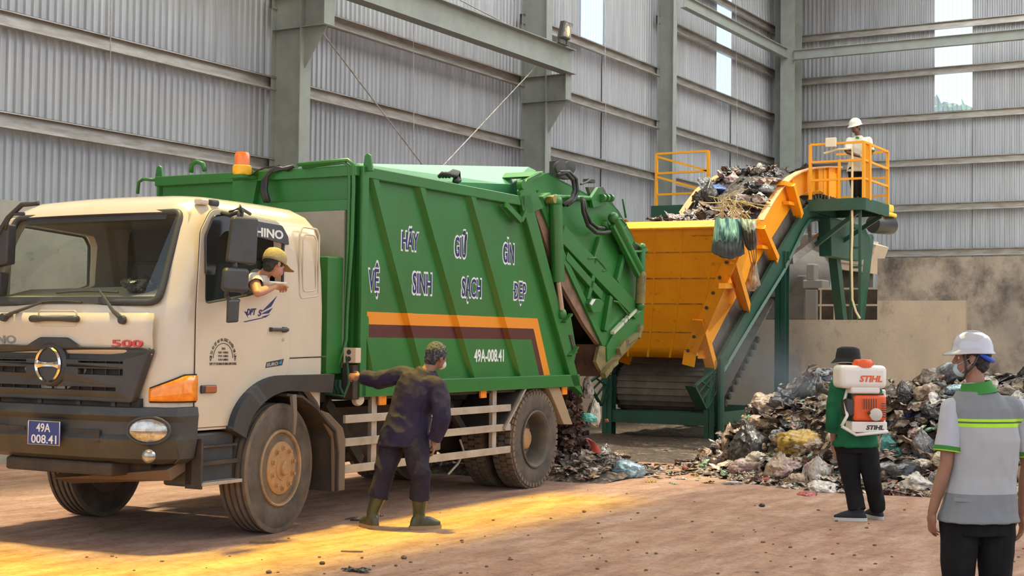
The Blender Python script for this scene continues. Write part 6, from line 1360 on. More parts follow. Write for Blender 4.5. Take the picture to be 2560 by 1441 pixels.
MB().tube([S(2170, 1032, Db-0.03), S(2182, 1036, Db-0.03), S(2178, 1046, Db-0.02)], 0.014, 8).build('starter_grip', M['black'], eng, smooth=True)
for nm_, s_, x0, y0, w_, h_, m_, par in (('tank_lettering', 'STIHL', 2151, 955, 0.205, 0.055, mat('orange_lettering', (0.75, 0.12, 0.02), 0.4), tank), ('base_lettering', 'STIHL', 2167, 1075, 0.16, 0.038, M['dark'], base), ('dial_lettering', 'STIHL', 2182, 1038, 0.045, 0.013, M['dark'], eng)):
    p = S(x0, y0, Db-0.047 if nm_ == 'dial_lettering' else Db-0.021); dlt = (par.data.vertices[0].co-p) if False else None
    pn = V((R_.y, -R_.x, 0)); q0_ = S(2102, 972, Db-0.02) if par is tank else (S(2130, 1082, Db-0.02) if par is base else S(2136, 1053, Db-0.01))
    off = (p-q0_).dot(pn); p = p-pn*off+pn*(0.002 if nm_ != 'dial_lettering' else 0.052)
    text(nm_, s_, m_, par, p, R_, UP, width=w_, height=h_, bold=0.035, thick=0.002, shear=0.22)
MB().tube([S(2048, 972, D+0.45), S(2062, 978, D+0.42), S(2085, 990, D+0.38), S(2130, 1005, D+0.34), S(2170, 1020, D+0.15)], [0.035, 0.028, 0.026, 0.03, 0.035], 12).build('spray_tube', M['black'], sp_, smooth=True)
MB().lathe([(0.045, 0), (0.05, 0.01), (0.05, 0.05), (0.03, 0.06)], S(2041, 970, D+0.46), -RH*-1, 14).build('nozzle', M['black'], sp_, smooth='auto')

# ---- man in the grey vest and white hard hat, nearest at right
D = 8.4; g = pD(2440, 1300, D); man = empty('person', (g.x, g.y, 0), label='person in grey vest with lime stripes and white hard hat, nearest at the right', cat='person')
A = loc(man); Bp = basis(FH-RH*0.25); Bc = basis(FH-RH*0.2)
J = dict(pelvis=A(2446, 1280, D), chest=A(2462, 1100, D), neck=A(2440, 958, D+0.02), head=A(2428, 897, D+0.03),
         shL=A(2380, 1022, D-0.02), shR=A(2552, 1024, D+0.05), elL=A(2366, 1158, D-0.06), wrL=A(2330, 1282, D-0.02), elR=A(2568, 1165, D+0.08), wrR=A(2555, 1290, D+0.15),
         hipL=A(2398, 1302, D), hipR=A(2490, 1302, D+0.02))
for sd, px in (('L', 2400), ('R', 2490)):
    h = J['hip'+sd]; J['kn'+sd] = V((h.x, h.y, h.z-0.40))+FH*0.02; J['an'+sd] = V((h.x, h.y, 0.09))
J['hb'] = basis(-RH*0.93+FH*0.30)
J['hdL'] = (-UP+RH*0.02+FH*0.15, RH*0.9+FH*0.3, 1, 0.55, 0.5); J['hdR'] = (-UP, -RH, -1, 0.5, 0.5)
figure(J, Bp, Bc, 0.97, M['skin2'], man, 0.005)
wh = mat('white_polo_cloth', (0.50, 0.50, 0.54), 0.85, col2=(0.44, 0.44, 0.48), scale=5, amount=1, bump=0.08, bscale=90, spec=0.2)
shirt(J, Bp, Bc, 0.95, wh, man, 'polo_shirt', sleeve=0.385, hem=0.02, add=-0.002, wr=0.004, seed=6, sl_add=0.010)
def vest_mat():
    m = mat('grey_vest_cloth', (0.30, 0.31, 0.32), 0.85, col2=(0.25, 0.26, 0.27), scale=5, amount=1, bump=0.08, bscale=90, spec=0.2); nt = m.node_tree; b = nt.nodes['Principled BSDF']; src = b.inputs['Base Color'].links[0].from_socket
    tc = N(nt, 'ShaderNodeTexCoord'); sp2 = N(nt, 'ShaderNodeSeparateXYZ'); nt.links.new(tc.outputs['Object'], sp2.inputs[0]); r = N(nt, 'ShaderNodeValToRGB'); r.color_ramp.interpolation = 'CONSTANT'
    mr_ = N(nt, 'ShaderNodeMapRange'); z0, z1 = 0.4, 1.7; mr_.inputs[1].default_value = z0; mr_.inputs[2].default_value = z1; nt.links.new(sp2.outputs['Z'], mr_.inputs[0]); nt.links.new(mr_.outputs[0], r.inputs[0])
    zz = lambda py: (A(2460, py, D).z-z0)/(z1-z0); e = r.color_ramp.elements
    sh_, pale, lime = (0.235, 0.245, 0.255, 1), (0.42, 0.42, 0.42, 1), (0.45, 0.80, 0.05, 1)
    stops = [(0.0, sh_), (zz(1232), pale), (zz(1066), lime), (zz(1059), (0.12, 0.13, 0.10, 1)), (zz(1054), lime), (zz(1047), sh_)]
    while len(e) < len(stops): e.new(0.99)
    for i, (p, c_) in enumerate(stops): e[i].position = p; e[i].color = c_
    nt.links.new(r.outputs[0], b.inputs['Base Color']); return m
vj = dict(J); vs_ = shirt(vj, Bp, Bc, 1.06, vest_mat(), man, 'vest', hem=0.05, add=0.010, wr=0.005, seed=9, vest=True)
trousers(J, Bp, 0.97, M['blackcloth'], man, add=0.010, cuff=0.98, wr=0.005)
grn = mat('green_collar', (0.04, 0.22, 0.03), 0.8)
for sd in 'LR':
    a, b = J['sh'+sd].lerp(J['el'+sd], 0.70), J['sh'+sd].lerp(J['el'+sd], 0.775); MB().tube([a, b], [0.079, 0.081], 26, cap=False).build('sleeve_band', grn, man, smooth='auto')
    c_ = b.lerp(a, -0.28); MB().tube([b, c_], 0.0812, 26, cap=False).build('sleeve_band', mat('lime_band', (0.40, 0.55, 0.05), 0.8), man, smooth='auto')
nb = basis(FH-RH*0.1, UP-RH*0.15); rg = []
for r, z in ((0.112, -0.060), (0.088, -0.03), (0.078, 0.006), (0.084, 0.004), (0.096, -0.028), (0.120, -0.058)): rg.append([J['neck']+nb @ V((r*math.cos(a), r*0.95*math.sin(a)-0.005, z+0.0*math.sin(a))) for a in [2*math.pi*k/26 for k in range(26)]])
MB().loft(rg, cap=False).build('collar', grn, man, smooth=True)
hairpart(J['head'], J['hb'], man, M['hairblack'], 0.97, lo=-0.055, front=0.03)
hw = mat('glossy_white_helmet', (0.52, 0.52, 0.57), 0.15, coat=0.8)
hm = helmet(J['head']+V((0, 0, -0.006)), basis(-RH*0.93+FH*0.30, UP+RH*0.06), man, hw, 0.93)
hbB = J['hb']; hP = lambda x, y, z: J['head']+hbB @ V((x, y, z))
MB().tube([hP(-0.078, -0.05, 0.03), hP(-0.06, -0.095, 0.0), hP(0, -0.118, -0.012), hP(0.06, -0.095, 0.0), hP(0.078, -0.05, 0.03)], 0.014, 8).build('helmet_harness', mat('blue_harness', (0.02, 0.08, 0.55), 0.4), hm, smooth=True)
blk = M['black']
for sg in (1, -1): MB().tube([hP(sg*0.082, 0.045, 0.03), hP(sg*0.078, 0.03, -0.03), hP(sg*0.066, 0.028, -0.085), hP(sg*0.03, 0.04, -0.115)], 0.006, 6).tube([hP(sg*0.083, -0.045, 0.03), hP(sg*0.08, -0.01, -0.045), hP(sg*0.066, 0.028, -0.085)], 0.006, 6).build('chin_strap', blk, hm, smooth=True)
mb = Solid(); mb.ell(hP(0, 0.052, -0.062), 0.050, 0.050, 0.045, R=hbB); mko = mb.finish('face_mask', mat('pale_blue_mask', (0.45, 0.62, 0.66), 0.8), man, 0.005, 1, 0.002, 20)
for sg in (1, -1): MB().tube([hP(sg*0.05, 0.07, -0.035), hP(sg*0.078, 0.0, 0.005)], 0.002, 5).tube([hP(sg*0.05, 0.06, -0.085), hP(sg*0.08, -0.012, -0.02)], 0.002, 5).build('mask_loop', wh, mko)
eyes(man, J['head'], J['hb'], 0.95)
pk = A(2382, 1250, D-0.165); MB().beam(A(2384, 1250, D-0.150), A(2436, 1253, D-0.162), 0.006, 0.022).build('vest_pocket_flap', mat('pocket_flap', (0.235, 0.245, 0.255), 0.8), man, bevel=0.003)
shs = mat('black_leather', (0.02, 0.02, 0.02), 0.4)
for sd in 'LR': shoe(J['an'+sd], J['an'+sd]+FH*0.2, man, shs, M['black'], 1.05)

# ---- man on the platform
D = 27.6; PZF = ZP+0.005
base_ = pD(2143, 515, 27.35); man = empty('person', (base_.x, base_.y, PZF), label='person in white polo shirt and hard hat leaning on the platform handrail', cat='person'); D = (V((base_.x, base_.y, 4.3))-CAM).dot(_f)
A = loc(man); Bp = basis(-FH*0.9-RH*0.4); Bc = basis(-FH*0.9-RH*0.35)
J = dict(pelvis=A(2144, 418, D), chest=A(2147, 372, D-0.03), neck=A(2146, 340, D-0.06), head=A(2139, 319, D-0.10),
         shL=A(2171, 351, D-0.03), shR=A(2124, 352, D-0.05), elL=A(2178, 384, D-0.12), wrL=A(2166, 396, D-0.30), elR=A(2119, 381, D-0.15), wrR=A(2148, 391, D-0.33),
         hipL=A(2155, 424, D), hipR=A(2132, 424, D), knL=A(2152, 465, D-0.03), knR=A(2136, 467, D-0.03))
for sd, x in (('L', 2150), ('R', 2138)): p = A(x, 505, D); J['an'+sd] = V((p.x, p.y, 0.09))
J['hb'] = basis(-FH*0.55-RH*0.8-UP*0.25)
J['hdL'] = (-RH*0.8-UP*0.3-FH*0.3, -UP, -1, 1.0, 0.7); J['hdR'] = (RH*0.9-UP*0.2, -UP, 1, 1.0, 0.7)
figure(J, Bp, Bc, 0.93, M['skin3'], man, 0.010)
shirt(J, Bp, Bc, 0.93, mat('cream_polo_cloth', (0.70, 0.67, 0.58), 0.85), man, 'polo_shirt', sleeve=0.42, hem=0.10, add=0.004, wr=0.006, seed=2, voxel=0.010)
trousers(J, Bp, 0.93, M['blackcloth'], man, cuff=0.95, voxel=0.010)
for sd in 'LR': a, b = J['sh'+sd].lerp(J['el'+sd], 0.80), J['sh'+sd].lerp(J['el'+sd], 0.88); MB().tube([a, b], 0.070, 16).build('sleeve_band', grn, man); shoe(J['an'+sd], J['an'+sd]-FH*0.2, man, shs, M['black'])
rg = [[J['neck']+basis(-FH) @ V((r*math.cos(a), r*math.sin(a), z-0.02*max(0, math.sin(a)))) for a in [2*math.pi*k/18 for k in range(18)]] for r, z in ((0.082, -0.045), (0.070, 0.0), (0.078, -0.01), (0.09, -0.05))]
MB().loft(rg, cap=False).build('collar', grn, man, smooth=True)
hairpart(J['head'], J['hb'], man, M['hairblack'], 0.93, lo=-0.04, front=0.05)
helmet(J['head'], J['hb'], man, mat('cream_white_helmet', (0.74, 0.70, 0.62), 0.3, coat=0.3), 1.0); eyes(man, J['head'], J['hb'], 0.9)
MB().ell(A(2156, 392, D-0.42), 0.05, 0.04, 0.045).build('glove', mat('yellow_glove', (0.8, 0.5, 0.08), 0.7), man, smooth=True)

# ---- driver leaning out of the cab window
Ld = lambda px, py, v: (lambda p: V((TO.x, TO.y, 0))+TU*p.x+TN*v+UP*p.z)(Ts(px, py, v))
g = Ld(640, 800, 0.45); man = empty('person', (g.x, g.y, 1.55), label='person in white shirt and khaki cap leaning out of the truck window', cat='person')
A = lambda px, py, v: Ld(px, py, v)-man.location
J = dict(pelvis=A(625, 800, 0.42), chest=A(632, 728, 0.16), neck=A(655, 690, -0.02), head=A(687, 663, -0.12),
         shL=A(635, 700, -0.02), shR=A(640, 690, 0.30), elL=A(644, 733, -0.14), wrL=A(688, 716, -0.10), elR=A(655, 745, 0.32), wrR=A(610, 770, 0.34),
         hipL=A(620, 830, 0.36), hipR=A(620, 830, 0.56), knL=A(560, 840, 0.38), knR=A(560, 840, 0.58), anL=A(545, 930, 0.38), anR=A(545, 930, 0.58))
J['hb'] = basis(TU*0.95-TN*0.28-UP*0.35, UP+TU*0.5)
J['hdL'] = (TU*0.95-UP*0.1-TN*0.1, -UP*0.6-TN*0.4, 1, 1.4, 0.8); J['hdR'] = (-TU, -UP, 1, 0.8, 0.5)
Bp = basis(-TU); Bc = basis((-TN*0.8+TU*0.6).normalized(), UP+TU*0.4-TN*0.5)
figure(J, Bp, Bc, 0.86, M['skin'], man, 0.005)
shirt(J, Bp, Bc, 0.86, mat('white_tshirt', (0.72, 0.69, 0.67), 0.85, bump=0.08, bscale=60), man, 'tshirt', sleeve=0.22, hem=0.05, add=-0.003, wr=0.006, seed=8, voxel=0.006)
trousers(J, Bp, 0.86, M['navycloth2'], man, cuff=0.9)
hairpart(J['head'], J['hb'], man, M['hairblack'], 0.90, lo=-0.02, front=0.045); eyes(man, J['head'], J['hb'], 0.88)
cb2 = J['hb']; cP = lambda x, y, z: J['head']+cb2 @ V((x, y, z)); khk = mat('khaki_cap_cloth', (0.36, 0.29, 0.155), 0.85, col2=(0.30, 0.24, 0.12), scale=20, amount=1, bump=0.2, bscale=80)
rings = [[cP(r*0.86*math.cos(a), r*1.05*math.sin(a)-0.012, z) for a in [2*math.pi*k/28 for k in range(28)]] for r, z in ((0.094, 0.012), (0.097, 0.03), (0.096, 0.06), (0.088, 0.09), (0.07, 0.115), (0.04, 0.13), (0.0, 0.134))]
mb = MB().loft(rings, cap=False); cap_ = mb.build('cap', khk, man, smooth=True); cap_.modifiers.new('s', 'SOLIDIFY').thickness = 0.004
mb = MB().grid(lambda a, b: cP(0.078*(2*a-1)*(1-0.25*b*b), 0.060+0.033*(1-(2*a-1)**2)+0.095*b*(1-0.45*(2*a-1)**2), 0.036-0.016*b-0.022*(2*a-1)**2), 14, 6)
o = mb.build('cap_peak', khk, cap_, smooth=True); o.modifiers.new('s', 'SOLIDIFY').thickness = 0.005
# ================================================================ RUBBISH
rnd = random.Random(11)
def sm(a, b, x): t = max(0.0, min(1.0, (x-a)/(b-a))); return t*t*(3-2*t)
def xfront(y): 
    pts = [(-3, 15.0), (3, 15.1), (4, 15.2), (5, 15.05), (6, 15.45), (7, 16.3), (7.6, 17.2), (9, 18)]
    for (a, b), (c, d) in zip(pts[:-1], pts[1:]):
        if a <= y <= c: return b+(d-b)*(y-a)/(c-a)
    return 15.0
def heap(x, y):
    f = xfront(y); s = sm(f, f+2.3, x)*sm(7.75, 6.3, y); H = 1.0+0.14*sm(5.2, 3.8, y)
    h = H*s*(1-0.45*sm(19.5, 23.5, x)); p = V((x*0.9, y*0.9, 0)); h *= 1+0.16*mnoise.noise(p)
    return h
def heap_fine(x, y):
    h = heap(x, y); k = min(1, h*3); p = V((x, y, 3.3))
    return max(0, h+k*(0.11*abs(mnoise.noise(p*2.6))*2-0.10+0.06*mnoise.noise(p*6)+0.03*mnoise.noise(p*15))) - (0.03 if h < 0.01 else 0)
def rub_mat(name, stops, scale=5.0):
    m = bpy.data.materials.new(name); m.use_nodes = True; nt = m.node_tree; b = nt.nodes['Principled BSDF']
    tc = N(nt, 'ShaderNodeTexCoord'); vo = N(nt, 'ShaderNodeTexVoronoi'); vo.inputs['Scale'].default_value = scale; no = N(nt, 'ShaderNodeTexNoise'); no.inputs['Scale'].default_value = 4; no.inputs['Detail'].default_value = 6
    ad = N(nt, 'ShaderNodeMix', data_type='RGBA', blend_type='ADD'); ad.inputs['Factor'].default_value = 0.9
    nt.links.new(tc.outputs['Object'], no.inputs['Vector']); nt.links.new(tc.outputs['Object'], ad.inputs['A']); nt.links.new(no.outputs['Color'], ad.inputs['B']); nt.links.new(ad.outputs['Result'], vo.inputs['Vector'])
    sp3 = N(nt, 'ShaderNodeSeparateColor'); nt.links.new(vo.outputs['Color'], sp3.inputs[0])
    r = N(nt, 'ShaderNodeValToRGB'); r.color_ramp.interpolation = 'CONSTANT'; e = r.color_ramp.elements
    while len(e) < len(stops): e.new(0.5)
    for i, (p, c) in enumerate(stops): e[i].position = p; e[i].color = (*c, 1)
    nt.links.new(sp3.outputs[0], r.inputs[0])
    n2 = N(nt, 'ShaderNodeTexNoise'); n2.inputs['Scale'].default_value = 22; n2.inputs['Detail'].default_value = 8; nt.links.new(tc.outputs['Object'], n2.inputs['Vector'])
    r2 = N(nt, 'ShaderNodeValToRGB'); r2.color_ramp.elements[0].position = 0.35; r2.color_ramp.elements[0].color = (0.3, 0.28, 0.26, 1); r2.color_ramp.elements[1].position = 0.65; r2.color_ramp.elements[1].color = (1.2, 1.15, 1.1, 1)
    nt.links.new(n2.outputs[0], r2.inputs[0]); mx = N(nt, 'ShaderNodeMix', data_type='RGBA', blend_type='MULTIPLY'); mx.inputs['Factor'].default_value = 1; nt.links.new(r.outputs[0], mx.inputs['A']); nt.links.new(r2.outputs[0], mx.inputs['B'])
    nt.links.new(mx.outputs['Result'], b.inputs['Base Color']); b.inputs['Roughness'].default_value = 0.7
    bp = N(nt, 'ShaderNodeBump'); bp.inputs['Strength'].default_value = 0.9; bp.inputs['Distance'].default_value = 0.04; nt.links.new(n2.outputs[0], bp.inputs['Height']); nt.links.new(bp.outputs[0], b.inputs['Normal']); return m
M['rub'] = rub_mat('mixed_rubbish', [(0, (0.07, 0.05, 0.04)), (0.22, (0.17, 0.12, 0.09)), (0.42, (0.035, 0.03, 0.03)), (0.55, (0.26, 0.19, 0.14)), (0.70, (0.11, 0.08, 0.07)), (0.84, (0.36, 0.28, 0.22)), (0.95, (0.45, 0.42, 0.40))])
M['rubdark'] = rub_mat('mixed_dark_rubbish', [(0, (0.035, 0.028, 0.026)), (0.3, (0.07, 0.055, 0.05)), (0.5, (0.02, 0.018, 0.02)), (0.66, (0.12, 0.10, 0.095)), (0.86, (0.2, 0.18, 0.18))], 8.0)
mb = MB(); mb.grid(lambda a, b: (14.6+9.0*a, -2.5+10.6*b, heap_fine(14.6+9.0*a, -2.5+10.6*b)), 190, 220)
mb.build('rubbish_heap', M['rub'], smooth=True, clean=False, label='long heap of mixed rubbish in front of the concrete wall, behind the sprayer worker', cat='rubbish heap', kind='stuff')
def hit_heap(px, py, sink=0.0):
    d = ray(px, py); t = 13.5
    while t < 26:
        P = CAM+d*t
        if P.z <= max(0.0, heap(P.x, P.y)): return P
        t += 0.03
    return CAM+d*18.5

def pmat(name, c, rough=0.38, c2=None, tr=0.0):
    m = mat(name, c, rough, 0, col2=c2 or tuple(x*0.55 for x in c), scale=5, amount=1, coat=0.25, contrast=(0.4, 0.6), grime=tuple(x*0.35+0.01 for x in c), gscale=9, gc=(0.55, 0.68)); nt = m.node_tree; b = nt.nodes['Principled BSDF']
    tc = N(nt, 'ShaderNodeTexCoord'); no = N(nt, 'ShaderNodeTexNoise', noise_type='RIDGED_MULTIFRACTAL'); no.inputs['Scale'].default_value = 2.6; no.inputs['Detail'].default_value = 5; no.inputs['Distortion'].default_value = 0.6; nt.links.new(tc.outputs['Object'], no.inputs['Vector'])
    bp = N(nt, 'ShaderNodeBump'); bp.inputs['Strength'].default_value = 0.85; bp.inputs['Distance'].default_value = 0.05; nt.links.new(no.outputs[0], bp.inputs['Height']); nt.links.new(bp.outputs[0], b.inputs['Normal']); return m
PM = dict(tan=pmat('tan_plastic', (0.46, 0.32, 0.23), c2=(0.30, 0.20, 0.14)), black=pmat('black_plastic_film', (0.028, 0.026, 0.028), 0.25, (0.07, 0.06, 0.06)), white=pmat('dirty_white_plastic', (0.60, 0.54, 0.48), c2=(0.40, 0.34, 0.29)),
          brown=pmat('brown_wet_rubbish', (0.16, 0.10, 0.07)), yellow=pmat('yellow_sack', (0.62, 0.38, 0.05), 0.5, (0.36, 0.22, 0.06)), teal=pmat('teal_net', (0.03, 0.22, 0.20), 0.6), green=pmat('pale_green_film', (0.22, 0.42, 0.25), 0.35, (0.35, 0.5, 0.35)),
          blue=pmat('blue_film', (0.05, 0.13, 0.42), 0.35), grey=pmat('grey_film', (0.24, 0.24, 0.25), 0.3, (0.10, 0.10, 0.11)), red=pmat('red_film', (0.50, 0.06, 0.05), 0.4), pink=pmat('pinkish_film', (0.50, 0.33, 0.30), 0.4), orange=pmat('orange_scrap', (0.62, 0.20, 0.04), 0.5),
          ice=pmat('pale_blue_film', (0.42, 0.58, 0.66), 0.2, (0.20, 0.34, 0.42)), mint=pmat('mint_green_film', (0.10, 0.50, 0.30), 0.35, (0.2, 0.6, 0.4)), cream=pmat('cream_bag', (0.70, 0.62, 0.48), 0.4, (0.5, 0.42, 0.3)), aqua=pmat('aqua_film', (0.05, 0.50, 0.40), 0.3, (0.3, 0.7, 0.6)))
def bag_mesh(seed, knot=True, folds=0.10, sub=4):
    bm = bmesh.new(); bmesh.ops.create_icosphere(bm, subdivisions=sub, radius=1.0); o = V((seed*3.7, seed*1.3, seed*2.1))
    for v in bm.verts:
        p = v.co.copy(); a = math.atan2(p.y, p.x); t = p.z
        r = 1+0.30*mnoise.noise(p*1.1+o)-folds*abs(mnoise.noise(V((p.x*2.6, p.y*2.6, p.z*1.5))+o))*2.4-folds*1.0*abs(mnoise.noise(p*6+o))-folds*0.5*abs(mnoise.noise(p*13+o))
        if knot and t > 0.35:
            k = sm(0.35, 1.0, t); r *= 1+0.09*k*math.sin(a*9+seed+4*mnoise.noise(p*2+o)); q_ = p*r; q_.x *= 1-0.72*k**1.5; q_.y *= 1-0.72*k**1.5; q_.z += 0.22*k*k
        else: q_ = p*r
        if q_.z < -0.55: q_.z = -0.55-(q_.z+0.55)*-0.18
        v.co = q_
    if knot:
        pass
    me = bpy.data.meshes.new('rubbish_bag'); bm.to_mesh(me); bm.free(); me.shade_smooth(); me.materials.append(None); return me
def scrap_mesh(seed, nu=12, nv=9, fold=1.0):
    o = V((seed*2.3, seed*5.1, 0)); mb = MB()
    def f(a, b):
        x, y = (a-0.5)*2, (b-0.5)*1.4; p = V((x*1.1, y*1.1, 0))+o
        ex = 1+0.25*mnoise.noise(V((a*3, b*3, seed)))
        return (x*ex+0.35*mnoise.noise(p*1.7), y*ex+0.35*mnoise.noise(p*1.9+V((9, 0, 0))), fold*(0.55*abs(mnoise.noise(p*1.4+V((0, 9, 0))))+0.28*abs(mnoise.noise(p*3.6))+0.1*mnoise.noise(p*8)))
    mb.grid(f, nu, nv); me = mb.mesh('rubbish_scrap', smooth=False, clean=False); me.materials.append(None); return me
BAGS = [bag_mesh(i, knot=(i % 2 == 0), folds=(0.08, 0.14, 0.18)[i % 3]) for i in range(8)]
SCR = [scrap_mesh(i) for i in range(10)]
def place(name, me, m, p, sc_, rot, label, cat, group=None, tilt=0.25):
    o = bpy.data.objects.new(name, me); COL.objects.link(o); o.location = p; o.scale = sc_ if isinstance(sc_, (tuple, list)) else (sc_,)*3
    o.rotation_euler = (rnd.uniform(-tilt, tilt), rnd.uniform(-tilt, tilt), rot); o.material_slots[0].link = 'OBJECT'; o.material_slots[0].material = m
    return tag(o, label, cat, group)
# individually recognisable bags of the heap: px, py, width, height, colour, mesh, label
big = [(1870, 1120, 130, 110, 'black', 0, 'large glossy black bin bag lying left of the yellow sack, halfway up the heap'),
       (2000, 1110, 150, 80, 'yellow', 5, 'long yellow woven sack with red print lying across the heap'),
       (1828, 1120, 60, 100, 'tan', 2, 'upright tan bag at the left edge of the heap beside the black bin bag'),
       (1798, 1128, 45, 55, 'brown', 4, 'brown crumpled bag lowest at the left edge of the heap'),
       (1950, 1178, 95, 80, 'tan', 4, 'round tan bag full of rubbish at the foot of the heap below the yellow sack'),
       (1995, 1205, 60, 50, 'tan', 1, 'small tan bag tucked right of the round bag at the heap foot'),
       (1865, 1170, 90, 50, 'pink', 3, 'pale pinkish bag at the heap foot below the black bin bag'),
       (2045, 1190, 70, 80, 'white', 6, 'dirty white bag standing against the legs of the sprayer worker'),
       (2055, 1225, 95, 40, 'white', 7, 'flat dirty white sheet of plastic on the ground left of the sprayer worker'),
       (1785, 1165, 80, 40, 'green', 1, 'pale green flattened bag at the left foot of the heap'),
       (1880, 1048, 32, 26, 'mint', 3, 'small mint green bag on the upper left slope of the heap'),
       (2028, 1150, 32, 34, 'green', 2, 'small pale green bag beside the tip of the yellow sack'),
       (1950, 1010, 80, 40, 'brown', 5, 'brown torn bag on the left crest of the heap'),
       (1998, 1018, 50, 40, 'black', 2, 'small black bag on the crest left of the sprayer worker'),
       (2030, 1016, 60, 34, 'tan', 7, 'tan open bag topmost on the crest by the spray tube'),
       (1920, 1060, 70, 40, 'tan', 3, 'tan crumpled bag just above the large black bin bag'),
       (1985, 1065, 90, 36, 'black', 5, 'dark folded bag above the yellow sack'),
       (2215, 1115, 70, 60, 'teal', 4, 'teal net sack seen just right of the sprayer base'),
       (2240, 1135, 40, 34, 'teal', 1, 'second smaller teal net sack at the right hip of the sprayer worker'),
       (2200, 1130, 36, 60, 'tan', 6, 'narrow tan bag between the sprayer worker and the teal sack'),
       (2240, 1180, 130, 70, 'black', 3, 'broad dark grey-black sack lying right of the sprayer worker legs'),
       (2290, 1215, 110, 60, 'white', 4, 'greyish white sack on the ground beside the vest wearer elbow'),
       (2310, 1120, 60, 80, 'grey', 0, 'shiny grey plastic bag standing beside the vest wearer sleeve'),
       (2300, 1160, 70, 30, 'cream', 5, 'small cream bag with yellow leaves above the greyish white sack'),
       (2320, 985, 90, 60, 'tan', 5, 'big tan torn bag on the right crest of the heap'),
       (2270, 1035, 26, 24, 'blue', 2, 'small bright blue bag in the middle of the right part of the heap'),
       (2262, 990, 60, 60, 'black', 6, 'dark upright bag on the right crest beside the sprayer'),
       (2335, 1030, 80, 60, 'black', 1, 'black bag near the neck of the vest wearer, on the heap slope'),
       (2250, 1070, 70, 40, 'brown', 3, 'brown matted bag right of the engine of the sprayer'),
       (2345, 960, 50, 30, 'tan', 1, 'tan bag highest on the heap just left of the face mask'),
       (2390, 975, 60, 30, 'ice', 3, 'pale blue film on the crest just behind the face mask'),
       (2520, 985, 60, 30, 'brown', 4, 'brown bag on the crest at the right edge beyond the vest wearer'),
       (2548, 1000, 50, 40, 'white', 2, 'off-white bag at the far right edge of the heap'),
       (1915, 1025, 60, 34, 'pink', 6, 'pink and white bag high on the left slope above the mint bag'),
       (2290, 1085, 60, 40, 'pink', 4, 'pinkish crumpled bag in the right part of the heap below the blue bag'),
       (1905, 1205, 60, 18, 'red', 7, 'flat red plastic sheet on the ground at the heap foot'),
       (2020, 1238, 60, 16, 'red', 3, 'small red sheet on the ground left of the sprayer worker shoes'),
       (1830, 1210, 60, 16, 'white', 1, 'small off-white bag at the lower left tip of the heap')]
for px, py, wpx, hpx, c, mi, lb in big:
    P = hit_heap(px, py+hpx*0.1); dd = (P-CAM).dot(_f); w_ = wpx/FPX*dd/2*0.95; h_ = hpx/FPX*dd/2*0.95
    place('rubbish_bag', BAGS[mi], PM[c], P+V((0.0, 0, h_*0.15)), (w_*0.9, w_*1.02, h_*1.15), rnd.uniform(0, 6), lb, 'rubbish bag', tilt=0.15)
# smaller scraps of the heap, grouped by look
cols = ['tan', 'brown', 'black', 'white', 'tan', 'brown', 'pink', 'grey', 'tan', 'black', 'brown', 'green', 'cream']
names = dict(tan='tan', brown='brown', black='black', white='off-white', pink='pinkish', grey='grey', green='pale green', cream='cream', red='red', orange='orange', ice='pale blue', yellow='yellow')
n = 0
while n < 285:
    y = rnd.uniform(1.2, 7.4); x = xfront(y)+abs(rnd.gauss(0, 1.25))+0.02
    if x > 19.5: continue
    h = heap(x, y); c = rnd.choice(cols); s = rnd.uniform(0.09, 0.24)*(0.7+0.5*min(1, h))
    if h < 0.05: s *= 0.45
    if rnd.random() < 0.28: place('crumpled_bag', rnd.choice(BAGS), PM[c], (x, y, h+s*0.2), (s, s*rnd.uniform(.7, 1.2), s*rnd.uniform(.5, .9)), rnd.uniform(0, 6), 'one of the small %s bags crumpled in the rubbish heap' % names[c], 'rubbish bag', 'small %s bags in the heap' % names[c], 0.6)
    else: place('plastic_scrap', rnd.choice(SCR), PM[c], (x, y, h+0.01), (s*1.2, s*1.1, s*0.9), rnd.uniform(0, 6), 'one of the %s plastic scraps strewn over the rubbish heap' % names[c], 'scrap', '%s scraps on the heap' % names[c], 0.7)
    n += 1
# loose small bits covering the heap: nobody could count them
mb = MB(); r3 = random.Random(21)
for i in range(2600):
    y = r3.uniform(0.8, 7.5); x = xfront(y)-0.12+abs(r3.gauss(0, 1.1)); h = heap_fine(x, y); s = r3.uniform(0.015, 0.07); a0 = r3.uniform(0, 6.3); p = V((x, y, max(h, 0)+0.02+r3.random()*0.12*min(1, h*2)))
    R_ = Matrix.Rotation(r3.gauss(0, 0.7), 3, V((math.cos(a0), math.sin(a0), 0))) @ Matrix.Rotation(a0, 3, 'Z'); k_ = r3.uniform(0.4, 1.6)
    q4 = [V((-s*k_, -s, 0)), V((s*k_, -s*0.8, s*r3.uniform(-.4, .4))), V((s*k_*0.8, s, 0)), V((-s*k_, s*0.7, s*r3.uniform(-.4, .4))), V((0, 0, s*r3.uniform(0.2, 0.7)))]
    mb.add([p+R_ @ w_ for w_ in q4], [(0, 1, 4), (1, 2, 4), (2, 3, 4), (3, 0, 4)])
